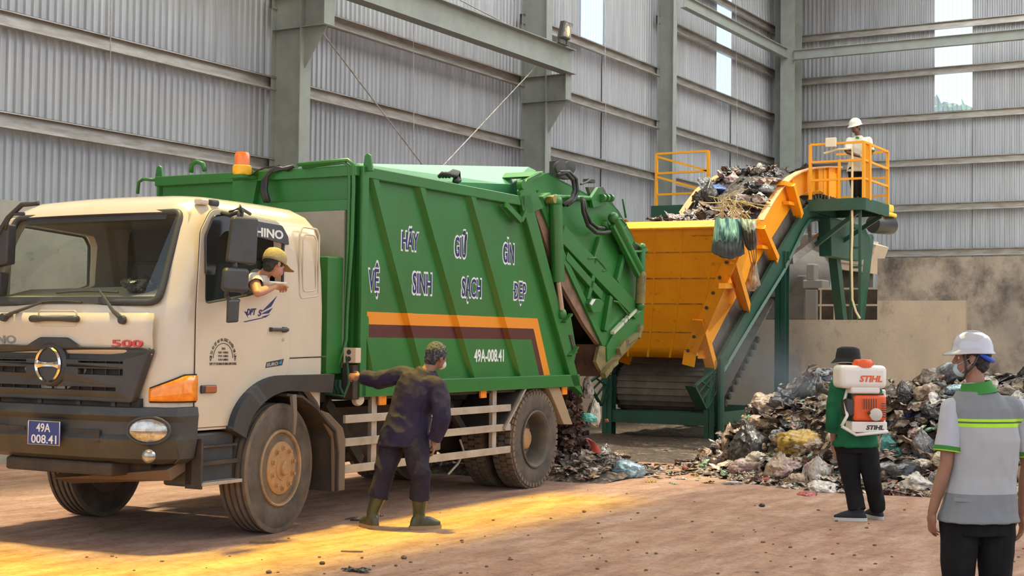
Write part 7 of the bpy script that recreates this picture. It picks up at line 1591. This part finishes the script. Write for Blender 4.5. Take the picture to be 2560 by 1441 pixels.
for i in range(700):
    u, v = r3.uniform(5.2, 7.4), r3.uniform(-0.3, 2.3); hh = 0.30*max(0, 1-((u-6.1)/1.0)**2)*max(0, 1-((v-1.0)/1.5)**2); p = V((TO.x, TO.y, 0))+TU*u+TN*v+V((0, 0, hh+0.02)); s = r3.uniform(0.015, 0.06); a0 = r3.uniform(0, 6.3)
    R_ = Matrix.Rotation(r3.gauss(0, 0.5), 3, V((math.cos(a0), math.sin(a0), 0))) @ Matrix.Rotation(a0, 3, 'Z'); q4 = [V((-s, -s, 0)), V((s, -s*0.8, s*0.3)), V((s*0.8, s, 0)), V((-s, s*0.7, 0)), V((0, 0, s*0.6))]
    mb.add([p+R_ @ w_ for w_ in q4], [(0, 1, 4), (1, 2, 4), (2, 3, 4), (3, 0, 4)])
mb.build('loose_litter', rub_mat('loose_bright_litter', [(0, (0.42, 0.31, 0.24)), (0.25, (0.12, 0.08, 0.06)), (0.4, (0.60, 0.52, 0.45)), (0.55, (0.30, 0.20, 0.14)), (0.68, (0.03, 0.03, 0.035)), (0.78, (0.50, 0.28, 0.20)), (0.86, (0.65, 0.60, 0.52)), (0.93, (0.20, 0.34, 0.22)), (0.965, (0.60, 0.42, 0.10)), (0.985, (0.45, 0.08, 0.06))], 14.0), clean=False, label='loose bits of film and peel covering the rubbish heap and the tipped pile', cat='litter', kind='stuff')
# ---- rubbish riding in the conveyor
zt = [(19.8, 3.18), (21.5, 3.30), (23.9, 3.70), (24.7, 4.25), (25.3, 4.55), (26.2, 4.72), (27.5, 4.65)]
def zc(x):
    for (a, b), (c, d) in zip(zt[:-1], zt[1:]):
        if a <= x <= c: return b+(d-b)*(x-a)/(c-a)
    return zt[-1][1] if x > 20 else zt[0][1]
def conv(a, b):
    x = 19.85+7.0*a; t = max(0, min(1, (x-19.8)/3.6)); y0 = 7.9*(1-t)+9.14*t; y1 = 12.2*(1-t)+10.52*t; y = y0+(y1-y0)*b; p = V((x, y, 1))
    return (x, y, zc(x)+0.20*math.sin(math.pi*b)*sm(20.5, 24, x)+0.12*mnoise.noise(p*1.7)+0.10*abs(mnoise.noise(p*4))+0.03*mnoise.noise(p*13)-0.05)
MB().grid(conv, 130, 60).build('conveyor_rubbish', M['rubdark'], smooth=True, clean=False, label='dark wet rubbish riding up between the side plates of the conveyor', cat='rubbish', kind='stuff')
def onconv(px, py):
    d = ray(px, py); t = 20.0
    while t < 33:
        P = CAM+d*t
        if P.x > 19.9 and P.z <= zc(P.x)+0.12: return P
        t += 0.03
    return CAM+d*27
for px, py, wpx, hpx, c, mi, lb in ((1770, 505, 70, 90, 'black', 2, 'long blue-black bag against the far side plate of the conveyor'), (1795, 475, 60, 26, 'blue', 3, 'torn blue film on top of the long black bag in the conveyor'),
        (1832, 455, 46, 42, 'pink', 4, 'mottled pink and white bag high in the conveyor load'), (1880, 470, 60, 34, 'black', 5, 'black bag in the middle of the conveyor load'), (1850, 510, 90, 50, 'brown', 7, 'big brown matted bag in the middle of the hopper load'),
        (1752, 492, 26, 34, 'cream', 1, 'small yellowish bag pinched at the far edge of the conveyor'), (1915, 475, 44, 30, 'grey', 0, 'grey bag near the near side plate of the conveyor'), (1935, 455, 40, 24, 'brown', 3, 'brown bag at the upper right end of the conveyor load'),
        (1900, 500, 46, 30, 'white', 6, 'dirty white rag in the right of the hopper load'), (1738, 540, 50, 24, 'grey', 5, 'grey crumpled film low beside the far side plate')):
    P = onconv(px, py); dd = (P-CAM).dot(_f); w_, h_ = wpx/FPX*dd/2, hpx/FPX*dd/2; place('rubbish_bag', BAGS[mi], PM[c], P+V((0, 0, h_*0.1)), (w_, w_*0.9, h_), rnd.uniform(0, 6), lb, 'rubbish bag', tilt=0.2)
for i in range(90):
    x = rnd.uniform(21.5, 26.6); t = max(0, min(1, (x-19.8)/3.6)); y = rnd.uniform(8.9*(1-t)+9.2*t, 10.45); s = rnd.uniform(0.08, 0.2); c = rnd.choice(['black', 'brown', 'grey', 'brown', 'black', 'white', 'pink', 'tan'])
    place('plastic_scrap', rnd.choice(SCR), PM[c], (x, y, zc(x)+0.12), (s*1.2, s, s), rnd.uniform(0, 6), 'one of the %s scraps in the conveyor load' % names[c], 'scrap', '%s scraps in the conveyor' % names[c], 0.8)
# bags hanging over the hopper rim
def drape(name, pts_top, pts_bot, m, depth, label, folds=7, seed=1.0, thick=0.12):
    """hanging bag: outline between a top edge and a bottom edge given by picture-plane points at one distance, with real thickness"""
    L, Rr, Lb, Rb = [pD(*p, depth) for p in (*pts_top, *pts_bot)]; nrm_ = -_f
    def f(side):
        def g(a, b):
            P = (L.lerp(Rr, a)).lerp(Lb.lerp(Rb, a), b); k = math.sin(math.pi*a)**0.5*(0.35+0.65*math.sin(math.pi*min(1, b*0.9+0.05)))
            fo = 0.22*math.sin(a*folds*math.pi*2+3*mnoise.noise(V((a*3, b*2, seed))))*(1-b*0.6)+0.5*mnoise.noise(V((a*4, b*4, seed)))
            sag = V((0, 0, -0.08*math.sin(math.pi*a)*b+0.03*mnoise.noise(V((a*6, seed, b*3)))))
            return P+nrm_*(side*thick*k*(1+0.6*fo)) + sag
        return g
    mb = MB(); mb.grid(f(1), 40, 24).grid(f(-1), 40, 24); return mb.build(name, m, smooth=True, label=label, cat='rubbish bag')
DH = (TR-CAM).dot(_f)-0.15
def drape_mat(name, c_top, c_bot, zsplit):
    m = bpy.data.materials.new(name); m.use_nodes = True; nt = m.node_tree; b = nt.nodes['Principled BSDF']; tc = N(nt, 'ShaderNodeTexCoord'); mp = N(nt, 'ShaderNodeMapping'); mp.inputs['Scale'].default_value = (7, 7, 0.9); nt.links.new(tc.outputs['Object'], mp.inputs[0])
    no = N(nt, 'ShaderNodeTexNoise'); no.inputs['Scale'].default_value = 2.0; no.inputs['Detail'].default_value = 5; nt.links.new(mp.outputs[0], no.inputs['Vector']); r = N(nt, 'ShaderNodeValToRGB'); e = r.color_ramp.elements; e[0].position = 0.4; e[0].color = (*c_top[0], 1); e[1].position = 0.6; e[1].color = (*c_top[1], 1); nt.links.new(no.outputs[0], r.inputs[0])
    sp4 = N(nt, 'ShaderNodeSeparateXYZ'); nt.links.new(tc.outputs['Object'], sp4.inputs[0]); ma = N(nt, 'ShaderNodeMath', operation='MULTIPLY_ADD'); nt.links.new(no.outputs[0], ma.inputs[0]); ma.inputs[1].default_value = 0.5; nt.links.new(sp4.outputs['Z'], ma.inputs[2])
    ms = N(nt, 'ShaderNodeMath', operation='LESS_THAN'); nt.links.new(ma.outputs[0], ms.inputs[0]); ms.inputs[1].default_value = zsplit+0.25
    mx = N(nt, 'ShaderNodeMix', data_type='RGBA'); nt.links.new(ms.outputs[0], mx.inputs['Factor']); nt.links.new(r.outputs[0], mx.inputs['A']); mx.inputs['B'].default_value = (*c_bot, 1); nt.links.new(mx.outputs['Result'], b.inputs['Base Color']); b.inputs['Roughness'].default_value = 0.4; return m
drape('hanging_bag', ((1788, 545), (1855, 548)), ((1778, 630), (1862, 636)), drape_mat('pale_green_and_grey_film', ((0.35, 0.62, 0.45), (0.03, 0.10, 0.12)), (0.07, 0.085, 0.09), pD(1820, 605, DH).z), DH, 'pale green and grey bag hanging over the hopper rim', 8, 1.0, 0.16)
drape('hanging_bag', ((1850, 545), (1890, 552)), ((1862, 612), (1893, 614)), drape_mat('dark_bag_with_pale_neck', ((0.55, 0.62, 0.42), (0.12, 0.10, 0.07)), (0.06, 0.045, 0.035), pD(1870, 580, DH).z), DH-0.1, 'dark brown bag with a pale neck hanging at the right end of the hopper rim', 5, 4.0, 0.13)
D2 = (P3(1885, 700, YS-0.3)-CAM).dot(_f)
drape('hanging_bag', ((1880, 655), (1890, 655)), ((1860, 720), (1902, 712)), pmat('cream_brown_sack', (0.50, 0.38, 0.24), 0.5, (0.10, 0.07, 0.06)), D2, 'torn cream sack dangling beside the conveyor strut on strings', 4, 7.0, 0.10)
mb = MB()
for i, (x0, x1) in enumerate(((1868, 1878), (1882, 1886), (1890, 1888), (1875, 1884))): a, b = pD(x0, 612, DH-0.1), pD(x1, 660, D2); mb.tube([a, a.lerp(b, 0.5)+V((0.02, 0, -0.03)), b], 0.008, 5)
mb.build('dangling_strings', PM['brown'], label='brown strings hanging from the dark bag to the torn cream sack', cat='string', kind='stuff')
mb = MB()
for i in range(16): a = pD(1800+i*5+rnd.uniform(-4, 4), 545, DH+0.5); mb.tube([a, a+V((rnd.uniform(-.2, .2), rnd.uniform(-.3, .3), rnd.uniform(0.12, 0.3))), a+V((rnd.uniform(-.4, .3), rnd.uniform(-.5, .4), rnd.uniform(0.15, 0.4)))], 0.008, 4)
mb.build('plant_stalks', mat('dry_stalks', (0.42, 0.36, 0.16), 0.8), label='dry plant stalks sticking out of the hopper above the green bag', cat='plant stalks', kind='stuff')

# ---- rubbish leaving the tailgate
def Tw(u, v, z): return V((TO.x, TO.y, 0))+TU*u+TN*v+UP*z
mb = MB(); r2 = random.Random(5)
for i in range(1500):
    t = r2.random(); v = r2.uniform(0.35, 1.1); u = 5.32+1.72*v+r2.gauss(0, 0.06+0.14*t); z = 0.98*(1-t)+0.05; p = Tw(u, v, max(0.03, z+r2.gauss(0, 0.05))); s = r2.uniform(0.014, 0.05)
    R_ = Matrix.Rotation(r2.uniform(0, 6), 3, V((r2.gauss(0, 1), r2.gauss(0, 1), r2.gauss(0, 1))).normalized())
    mb.add([p+R_ @ V((s*a*r2.uniform(.6, 1.3), s*b*r2.uniform(.6, 1.3), s*c*0.5*r2.uniform(.5, 1.5))) for a, b, c in ((-1, -1, -1), (1, -1, -1), (1, 1, -1), (-1, 1, -1), (-1, -1, 1), (1, -1, 1), (1, 1, 1), (-1, 1, 1))], [(3, 2, 1, 0), (4, 5, 6, 7), (0, 1, 5, 4), (1, 2, 6, 5), (2, 3, 7, 6), (3, 0, 4, 7)])
mb.build('falling_rubbish', rub_mat('wet_brown_rubbish', [(0, (0.09, 0.035, 0.03)), (0.3, (0.05, 0.025, 0.02)), (0.6, (0.14, 0.07, 0.05)), (0.9, (0.25, 0.16, 0.11))], 9.0), label='dark brown loose rubbish pouring down behind the rear wheel', cat='rubbish', kind='stuff', clean=False)
def hp2(u, v): return 0.30*max(0, 1-((u-6.1)/1.0)**2)*max(0, 1-((v-1.0)/1.5)**2)
MB().grid(lambda a, b: Tw(5.1+2.0*a, -0.4+3.0*b, hp2(5.1+2.0*a, -0.4+3.0*b)*(1+0.5*mnoise.noise(V((a*9, b*14, 2))))-0.01), 50, 60).build('tipped_rubbish', M['rub'], smooth=True, clean=False, label='low pile of freshly tipped rubbish under the raised tailgate', cat='rubbish', kind='stuff')
MB().grid(lambda a, b: Tw(4.75+1.1*a+0.5*b, 0.25+1.9*b*0+1.85*abs(b), 1.35+0.25*mnoise.noise(V((a*5, b*6, 7)))+0.15*a), 24, 30).build('tailgate_rubbish', M['rubdark'], smooth=True, clean=False, label='dark rubbish packed in the open mouth of the tailgate', cat='rubbish', kind='stuff')
def tb_(px, py, v, wpx, hpx, c, mi, lb, tilt=0.3, m_=None):
    P = Tw(*Ts(px, py, v)); dd = (P-CAM).dot(_f); w_, h_ = wpx/FPX*dd/2, hpx/FPX*dd/2
    return place('rubbish_bag', BAGS[mi], m_ or PM[c], P, (w_, w_*0.9, h_), rnd.uniform(0, 6), lb, 'rubbish bag', tilt=tilt)
tb_(1470, 975, 0.3, 36, 70, 'white', 4, 'greyish white bag in mid-air just below the tailgate'); tb_(1484, 1040, 0.3, 40, 95, 'cream', 1, 'cream bag falling through the air below the tailgate')
tb_(1472, 1045, 0.2, 42, 28, 'aqua', 3, 'aqua green bag falling beside the cream bag'); tb_(1516, 1053, 0.3, 16, 12, 'orange', 5, 'tiny orange scrap in mid-air right of the falling bags')
tb_(1436, 785, 0.5, 30, 34, 'pink', 2, 'pinkish rag caught in the tailgate mouth')
def gb(px, py, wpx, hpx, c, mi, lb, nm='rubbish_bag', cat='rubbish bag'):
    P = pZ(px, py+hpx/2); dd = (P-CAM).dot(_f); w_, h_ = wpx/FPX*dd/2, hpx/FPX*dd/2
    return place(nm, BAGS[mi], PM[c], P+V((0.05, 0, h_*0.62)), (w_, w_*0.8, h_), rnd.uniform(0, 6), lb, cat, tilt=0.08)
gb(1565, 1168, 90, 54, 'ice', 7, 'shiny pale blue bag lying on the ground right of the rear wheel'); gb(1470, 1180, 60, 42, 'cream', 5, 'cream and orange torn bag on the ground by the rear wheel')
gb(1512, 1186, 60, 26, 'yellow', 1, 'yellowish film on the ground between the cream bag and the pale blue bag'); gb(1545, 1135, 60, 30, 'brown', 3, 'brown bag lying behind the pale blue bag'); gb(1510, 1130, 50, 50, 'grey', 4, 'dark grey bag behind the red sheet'); gb(1450, 1150, 50, 60, 'brown', 1, 'brown wet bag touching the rear wheel')
P = [Tw(*Ts(x, y, 0.75)) for x, y in ((1458, 1100), (1482, 1104), (1522, 1165), (1500, 1176))]
MB().grid(lambda a, b: P[0].lerp(P[1], a).lerp(P[3].lerp(P[2], a), b)+FH*(0.05*math.sin(a*5+b*4))+UP*0.03*math.sin(a*math.pi), 12, 16).build('red_sheet', PM['red'], smooth=True, label='dull red plastic sheet leaning on the tipped rubbish behind the truck', cat='plastic sheet').modifiers.new('s', 'SOLIDIFY').thickness = 0.02
# scattered bits between the tipped rubbish and the heap
for i in range(75):
    x = rnd.uniform(1575, 1800); y = 1183+rnd.gauss(0, 9)+(x-1575)*0.03; P = pZ(x, y); c = rnd.choice(['cream', 'white', 'yellow', 'cream', 'green', 'tan', 'brown', 'grey', 'orange', 'white']); s = rnd.uniform(0.02, 0.07)
    place('litter_piece', rnd.choice(SCR), PM[c], P+V((0, 0, 0.004)), (s, s, s*0.7), rnd.uniform(0, 6), 'one of the %s litter bits on the ground between truck and heap' % (names[c]), 'litter', '%s litter bits' % names[c], 0.2)
gb(1710, 1172, 17, 14, 'red', 1, 'small red ball of rubbish on the ground left of the heap', 'litter_ball', 'litter')
for i in range(60):      # dark trampled litter under the conveyor
    x, y = rnd.uniform(1500, 1800), rnd.uniform(1068, 1150); P = pZ(x, y); c = rnd.choice(['brown', 'black', 'brown', 'grey', 'tan']); s = rnd.uniform(0.03, 0.10)
    place('litter_piece', rnd.choice(SCR), PM[c], P+V((0, 0, 0.003)), (s, s, s*0.4), rnd.uniform(0, 6), 'one of the %s litter bits trampled under the conveyor' % names[c], 'litter', '%s litter under the conveyor' % names[c], 0.15)
MB().grid(lambda a, b: (17.2+8.8*a, 7.6+5.6*b, 0.008+0.045*max(0, mnoise.noise(V((a*22, b*16, 1)))+0.25)*math.sin(math.pi*a)**0.3*math.sin(math.pi*b)**0.3-0.006*(1 if min(a, b, 1-a, 1-b) < 0.02 else 0)), 120, 80).build('trampled_litter', rub_mat('trampled_dark_litter', [(0, (0.07, 0.05, 0.035)), (0.4, (0.10, 0.07, 0.05)), (0.75, (0.055, 0.04, 0.03)), (0.93, (0.2, 0.16, 0.13))], 7.0), smooth=True, clean=False, label='dark trampled layer of litter on the floor under the conveyor', cat='litter', kind='stuff')

# ---- clods, sticks and offcuts on the dirt floor
cl = []
for k in range(4):
    bm = bmesh.new(); bmesh.ops.create_icosphere(bm, subdivisions=2, radius=1)
    for v in bm.verts: v.co *= 1+0.35*mnoise.noise(v.co*1.5+V((k*4, 0, 0))); v.co.z *= 0.6
    me = bpy.data.meshes.new('dirt_clod'); bm.to_mesh(me); bm.free(); me.materials.append(None); cl.append(me)
M['clod'] = mat('dark_clod', (0.13, 0.07, 0.045), 0.95, col2=(0.22, 0.13, 0.08), scale=20, amount=1)
def stick(px, py, L, a, lb, m_=None, h=0.012, w_=0.03):
    P = pZ(px, py); d = (RH*math.cos(a)+FH*math.sin(a))*L/2
    MB().beam(-d+UP*h/2, d+UP*h/2, w_, h).build('wood_offcut', m_ or mat('weathered_wood', (0.30, 0.17, 0.08), 0.8, col2=(0.2, 0.12, 0.06), scale=12, amount=1), label=lb, cat='wood piece', bevel=0.003).location = P
stick(657, 1358, 0.19, 0.1, 'flat wooden offcut on the sunlit dirt just in front of the front wheel', h=0.02, w_=0.05); stick(880, 1381, 0.16, -0.1, 'short brown stick on the dirt below the boots of the leaning person'); stick(905, 1303, 0.2, 0.05, 'thin dark stick on the ground beside the left rubber boot', M['dark'])
for px, py, s, lb in ((1010, 1398, 0.022, 'dark clod of dirt right of the short brown stick'), (805, 1412, 0.02, 'round clod near the bottom edge left of the torn black scrap'), (672, 1434, 0.02, 'clod at the bottom edge of the picture'), (905, 1397, 0.012, 'tiny clod below the short brown stick'), (1460, 1282, 0.018, 'small dark clod in the middle of the dirt floor'), (1905, 1268, 0.03, 'black crumpled lump on the floor left of the sprayer worker')):
    o = place('dirt_clod', rnd.choice(cl), M['clod'] if 'black' not in lb else M['dark'], pZ(px, py)+V((0, 0, s*0.5)), s, rnd.uniform(0, 6), lb, 'dirt clod', tilt=0.1)
for px, py, s, lb in ((890, 1430, 0.10, 'torn black scrap at the bottom edge of the picture'), (950, 1290, 0.07, 'pale crumpled paper between the rubber boots'), (880, 1298, 0.06, 'grey-green crumpled scrap left of the rubber boots')):
    place('plastic_scrap', SCR[3], PM['black' if 'black' in lb else ('tan' if 'paper' in lb else 'grey')], pZ(px, py)+V((0, 0, 0.005)), (s, s*0.6, s*0.5), rnd.uniform(0, 6), lb, 'scrap', tilt=0.1)
for i in range(130):
    px, py = rnd.uniform(0, 2560), 1225+215*rnd.random()**0.7; P = pZ(px, py)
    if -1.5 < (P-TO).dot(TU) < 6 and -0.1 < (P-TO).dot(TN) < 2.4: continue
    s = rnd.uniform(0.005, 0.014); place('dirt_clod', rnd.choice(cl), M['clod'], P+V((0, 0, s*0.4)), (s*1.3, s, s), rnd.uniform(0, 6), 'one of the tiny dirt crumbs scattered over the floor', 'dirt crumb', 'dirt crumbs on the floor', 0.1)

# ---- spray mist drifting from the nozzle
a = S(2041, 970, gd(2150, 1300)+0.46)+sp_.location; tgt = pD(1830, 900, 18.5); mdir = (tgt-a); mb = MB(); rings = []
Bm = basis(mdir)
for t, r in ((0.0, 0.03), (0.15, 0.16), (0.4, 0.42), (0.7, 0.75), (1.0, 0.95), (1.08, 0.6)):
    c = V((0, mdir.length*t, 0)); rings.append([c+V((r*math.cos(q_)*(1+0.2*mnoise.noise(V((t*3, q_, 0)))), 0, r*math.sin(q_)*(1+0.2*mnoise.noise(V((t*3, q_, 4)))))) for q_ in [2*math.pi*k/24 for k in range(24)]])
mb.loft(rings); mm = bpy.data.materials.new('fine_spray_mist'); mm.use_nodes = True; nt = mm.node_tree; nt.nodes.clear(); o_ = N(nt, 'ShaderNodeOutputMaterial'); vs = N(nt, 'ShaderNodeVolumeScatter'); no = N(nt, 'ShaderNodeTexNoise'); no.inputs['Scale'].default_value = 1.3; no.inputs['Detail'].default_value = 4
mr_ = N(nt, 'ShaderNodeMapRange'); mr_.inputs[1].default_value = 0.38; mr_.inputs[2].default_value = 0.72; mr_.inputs[3].default_value = 0.0; mr_.inputs[4].default_value = 0.55; tc = N(nt, 'ShaderNodeTexCoord'); nt.links.new(tc.outputs['Object'], no.inputs['Vector']); nt.links.new(no.outputs[0], mr_.inputs[0]); sx_ = N(nt, 'ShaderNodeSeparateXYZ'); nt.links.new(tc.outputs['Object'], sx_.inputs[0])
def m2(op, a_, b_): 
    q_ = N(nt, 'ShaderNodeMath', operation=op)
    for i_, v_ in enumerate((a_, b_)):
        if isinstance(v_, (int, float)): q_.inputs[i_].default_value = v_
        else: nt.links.new(v_, q_.inputs[i_])
    return q_.outputs[0]
LL = mdir.length; yl = m2('DIVIDE', sx_.outputs['Y'], LL); rr_ = m2('SQRT', m2('ADD', m2('MULTIPLY', sx_.outputs['X'], sx_.outputs['X']), m2('MULTIPLY', sx_.outputs['Z'], sx_.outputs['Z'])), 0)
fall = m2('MAXIMUM', m2('SUBTRACT', 1.0, m2('DIVIDE', rr_, m2('ADD', m2('MULTIPLY', yl, 0.85), 0.04))), 0.0)
endf = m2('MAXIMUM', m2('SUBTRACT', 1.0, m2('POWER', m2('MAXIMUM', yl, 0.0), 3.0)), 0.0)
dn = m2('MULTIPLY', m2('MULTIPLY', fall, endf), m2('ADD', mr_.outputs[0], 0.06)); dn = m2('DIVIDE', dn, m2('ADD', m2('MULTIPLY', yl, 1.0), 0.25)); nt.links.new(dn, vs.inputs['Density']); vs.inputs['Color'].default_value = (0.95, 0.95, 1, 1); nt.links.new(vs.outputs[0], o_.inputs['Volume'])
mist = mb.build('spray_mist', mm, smooth=True, label='thin whitish mist drifting from the sprayer nozzle towards the conveyor', cat='mist', kind='stuff')
mist.matrix_world = Matrix.Translation(a) @ Bm.to_4x4()

# things lying on the dashboard
for (u, v, z, sx, sy, sz, m_, mi, lb, nm, ct) in ((-0.92, 0.62, 1.94, 0.15, 0.13, 0.085, PM['black'], 3, 'dark crumpled cap lying on the dashboard behind the windshield', 'cap', 'cap'), (-0.95, 0.27, 1.93, 0.14, 0.10, 0.06, mat('red_patterned_cloth', (0.30, 0.05, 0.05), 0.8, col2=(0.45, 0.30, 0.12), scale=9, amount=1), 5, 'red patterned cloth bundle on the dashboard near the driver side pillar', 'cloth_bundle', 'cloth')):
    place(nm, BAGS[mi], m_, Tw(u, v, z), (sx, sy, sz), 0.4, lb, ct, tilt=0.05)
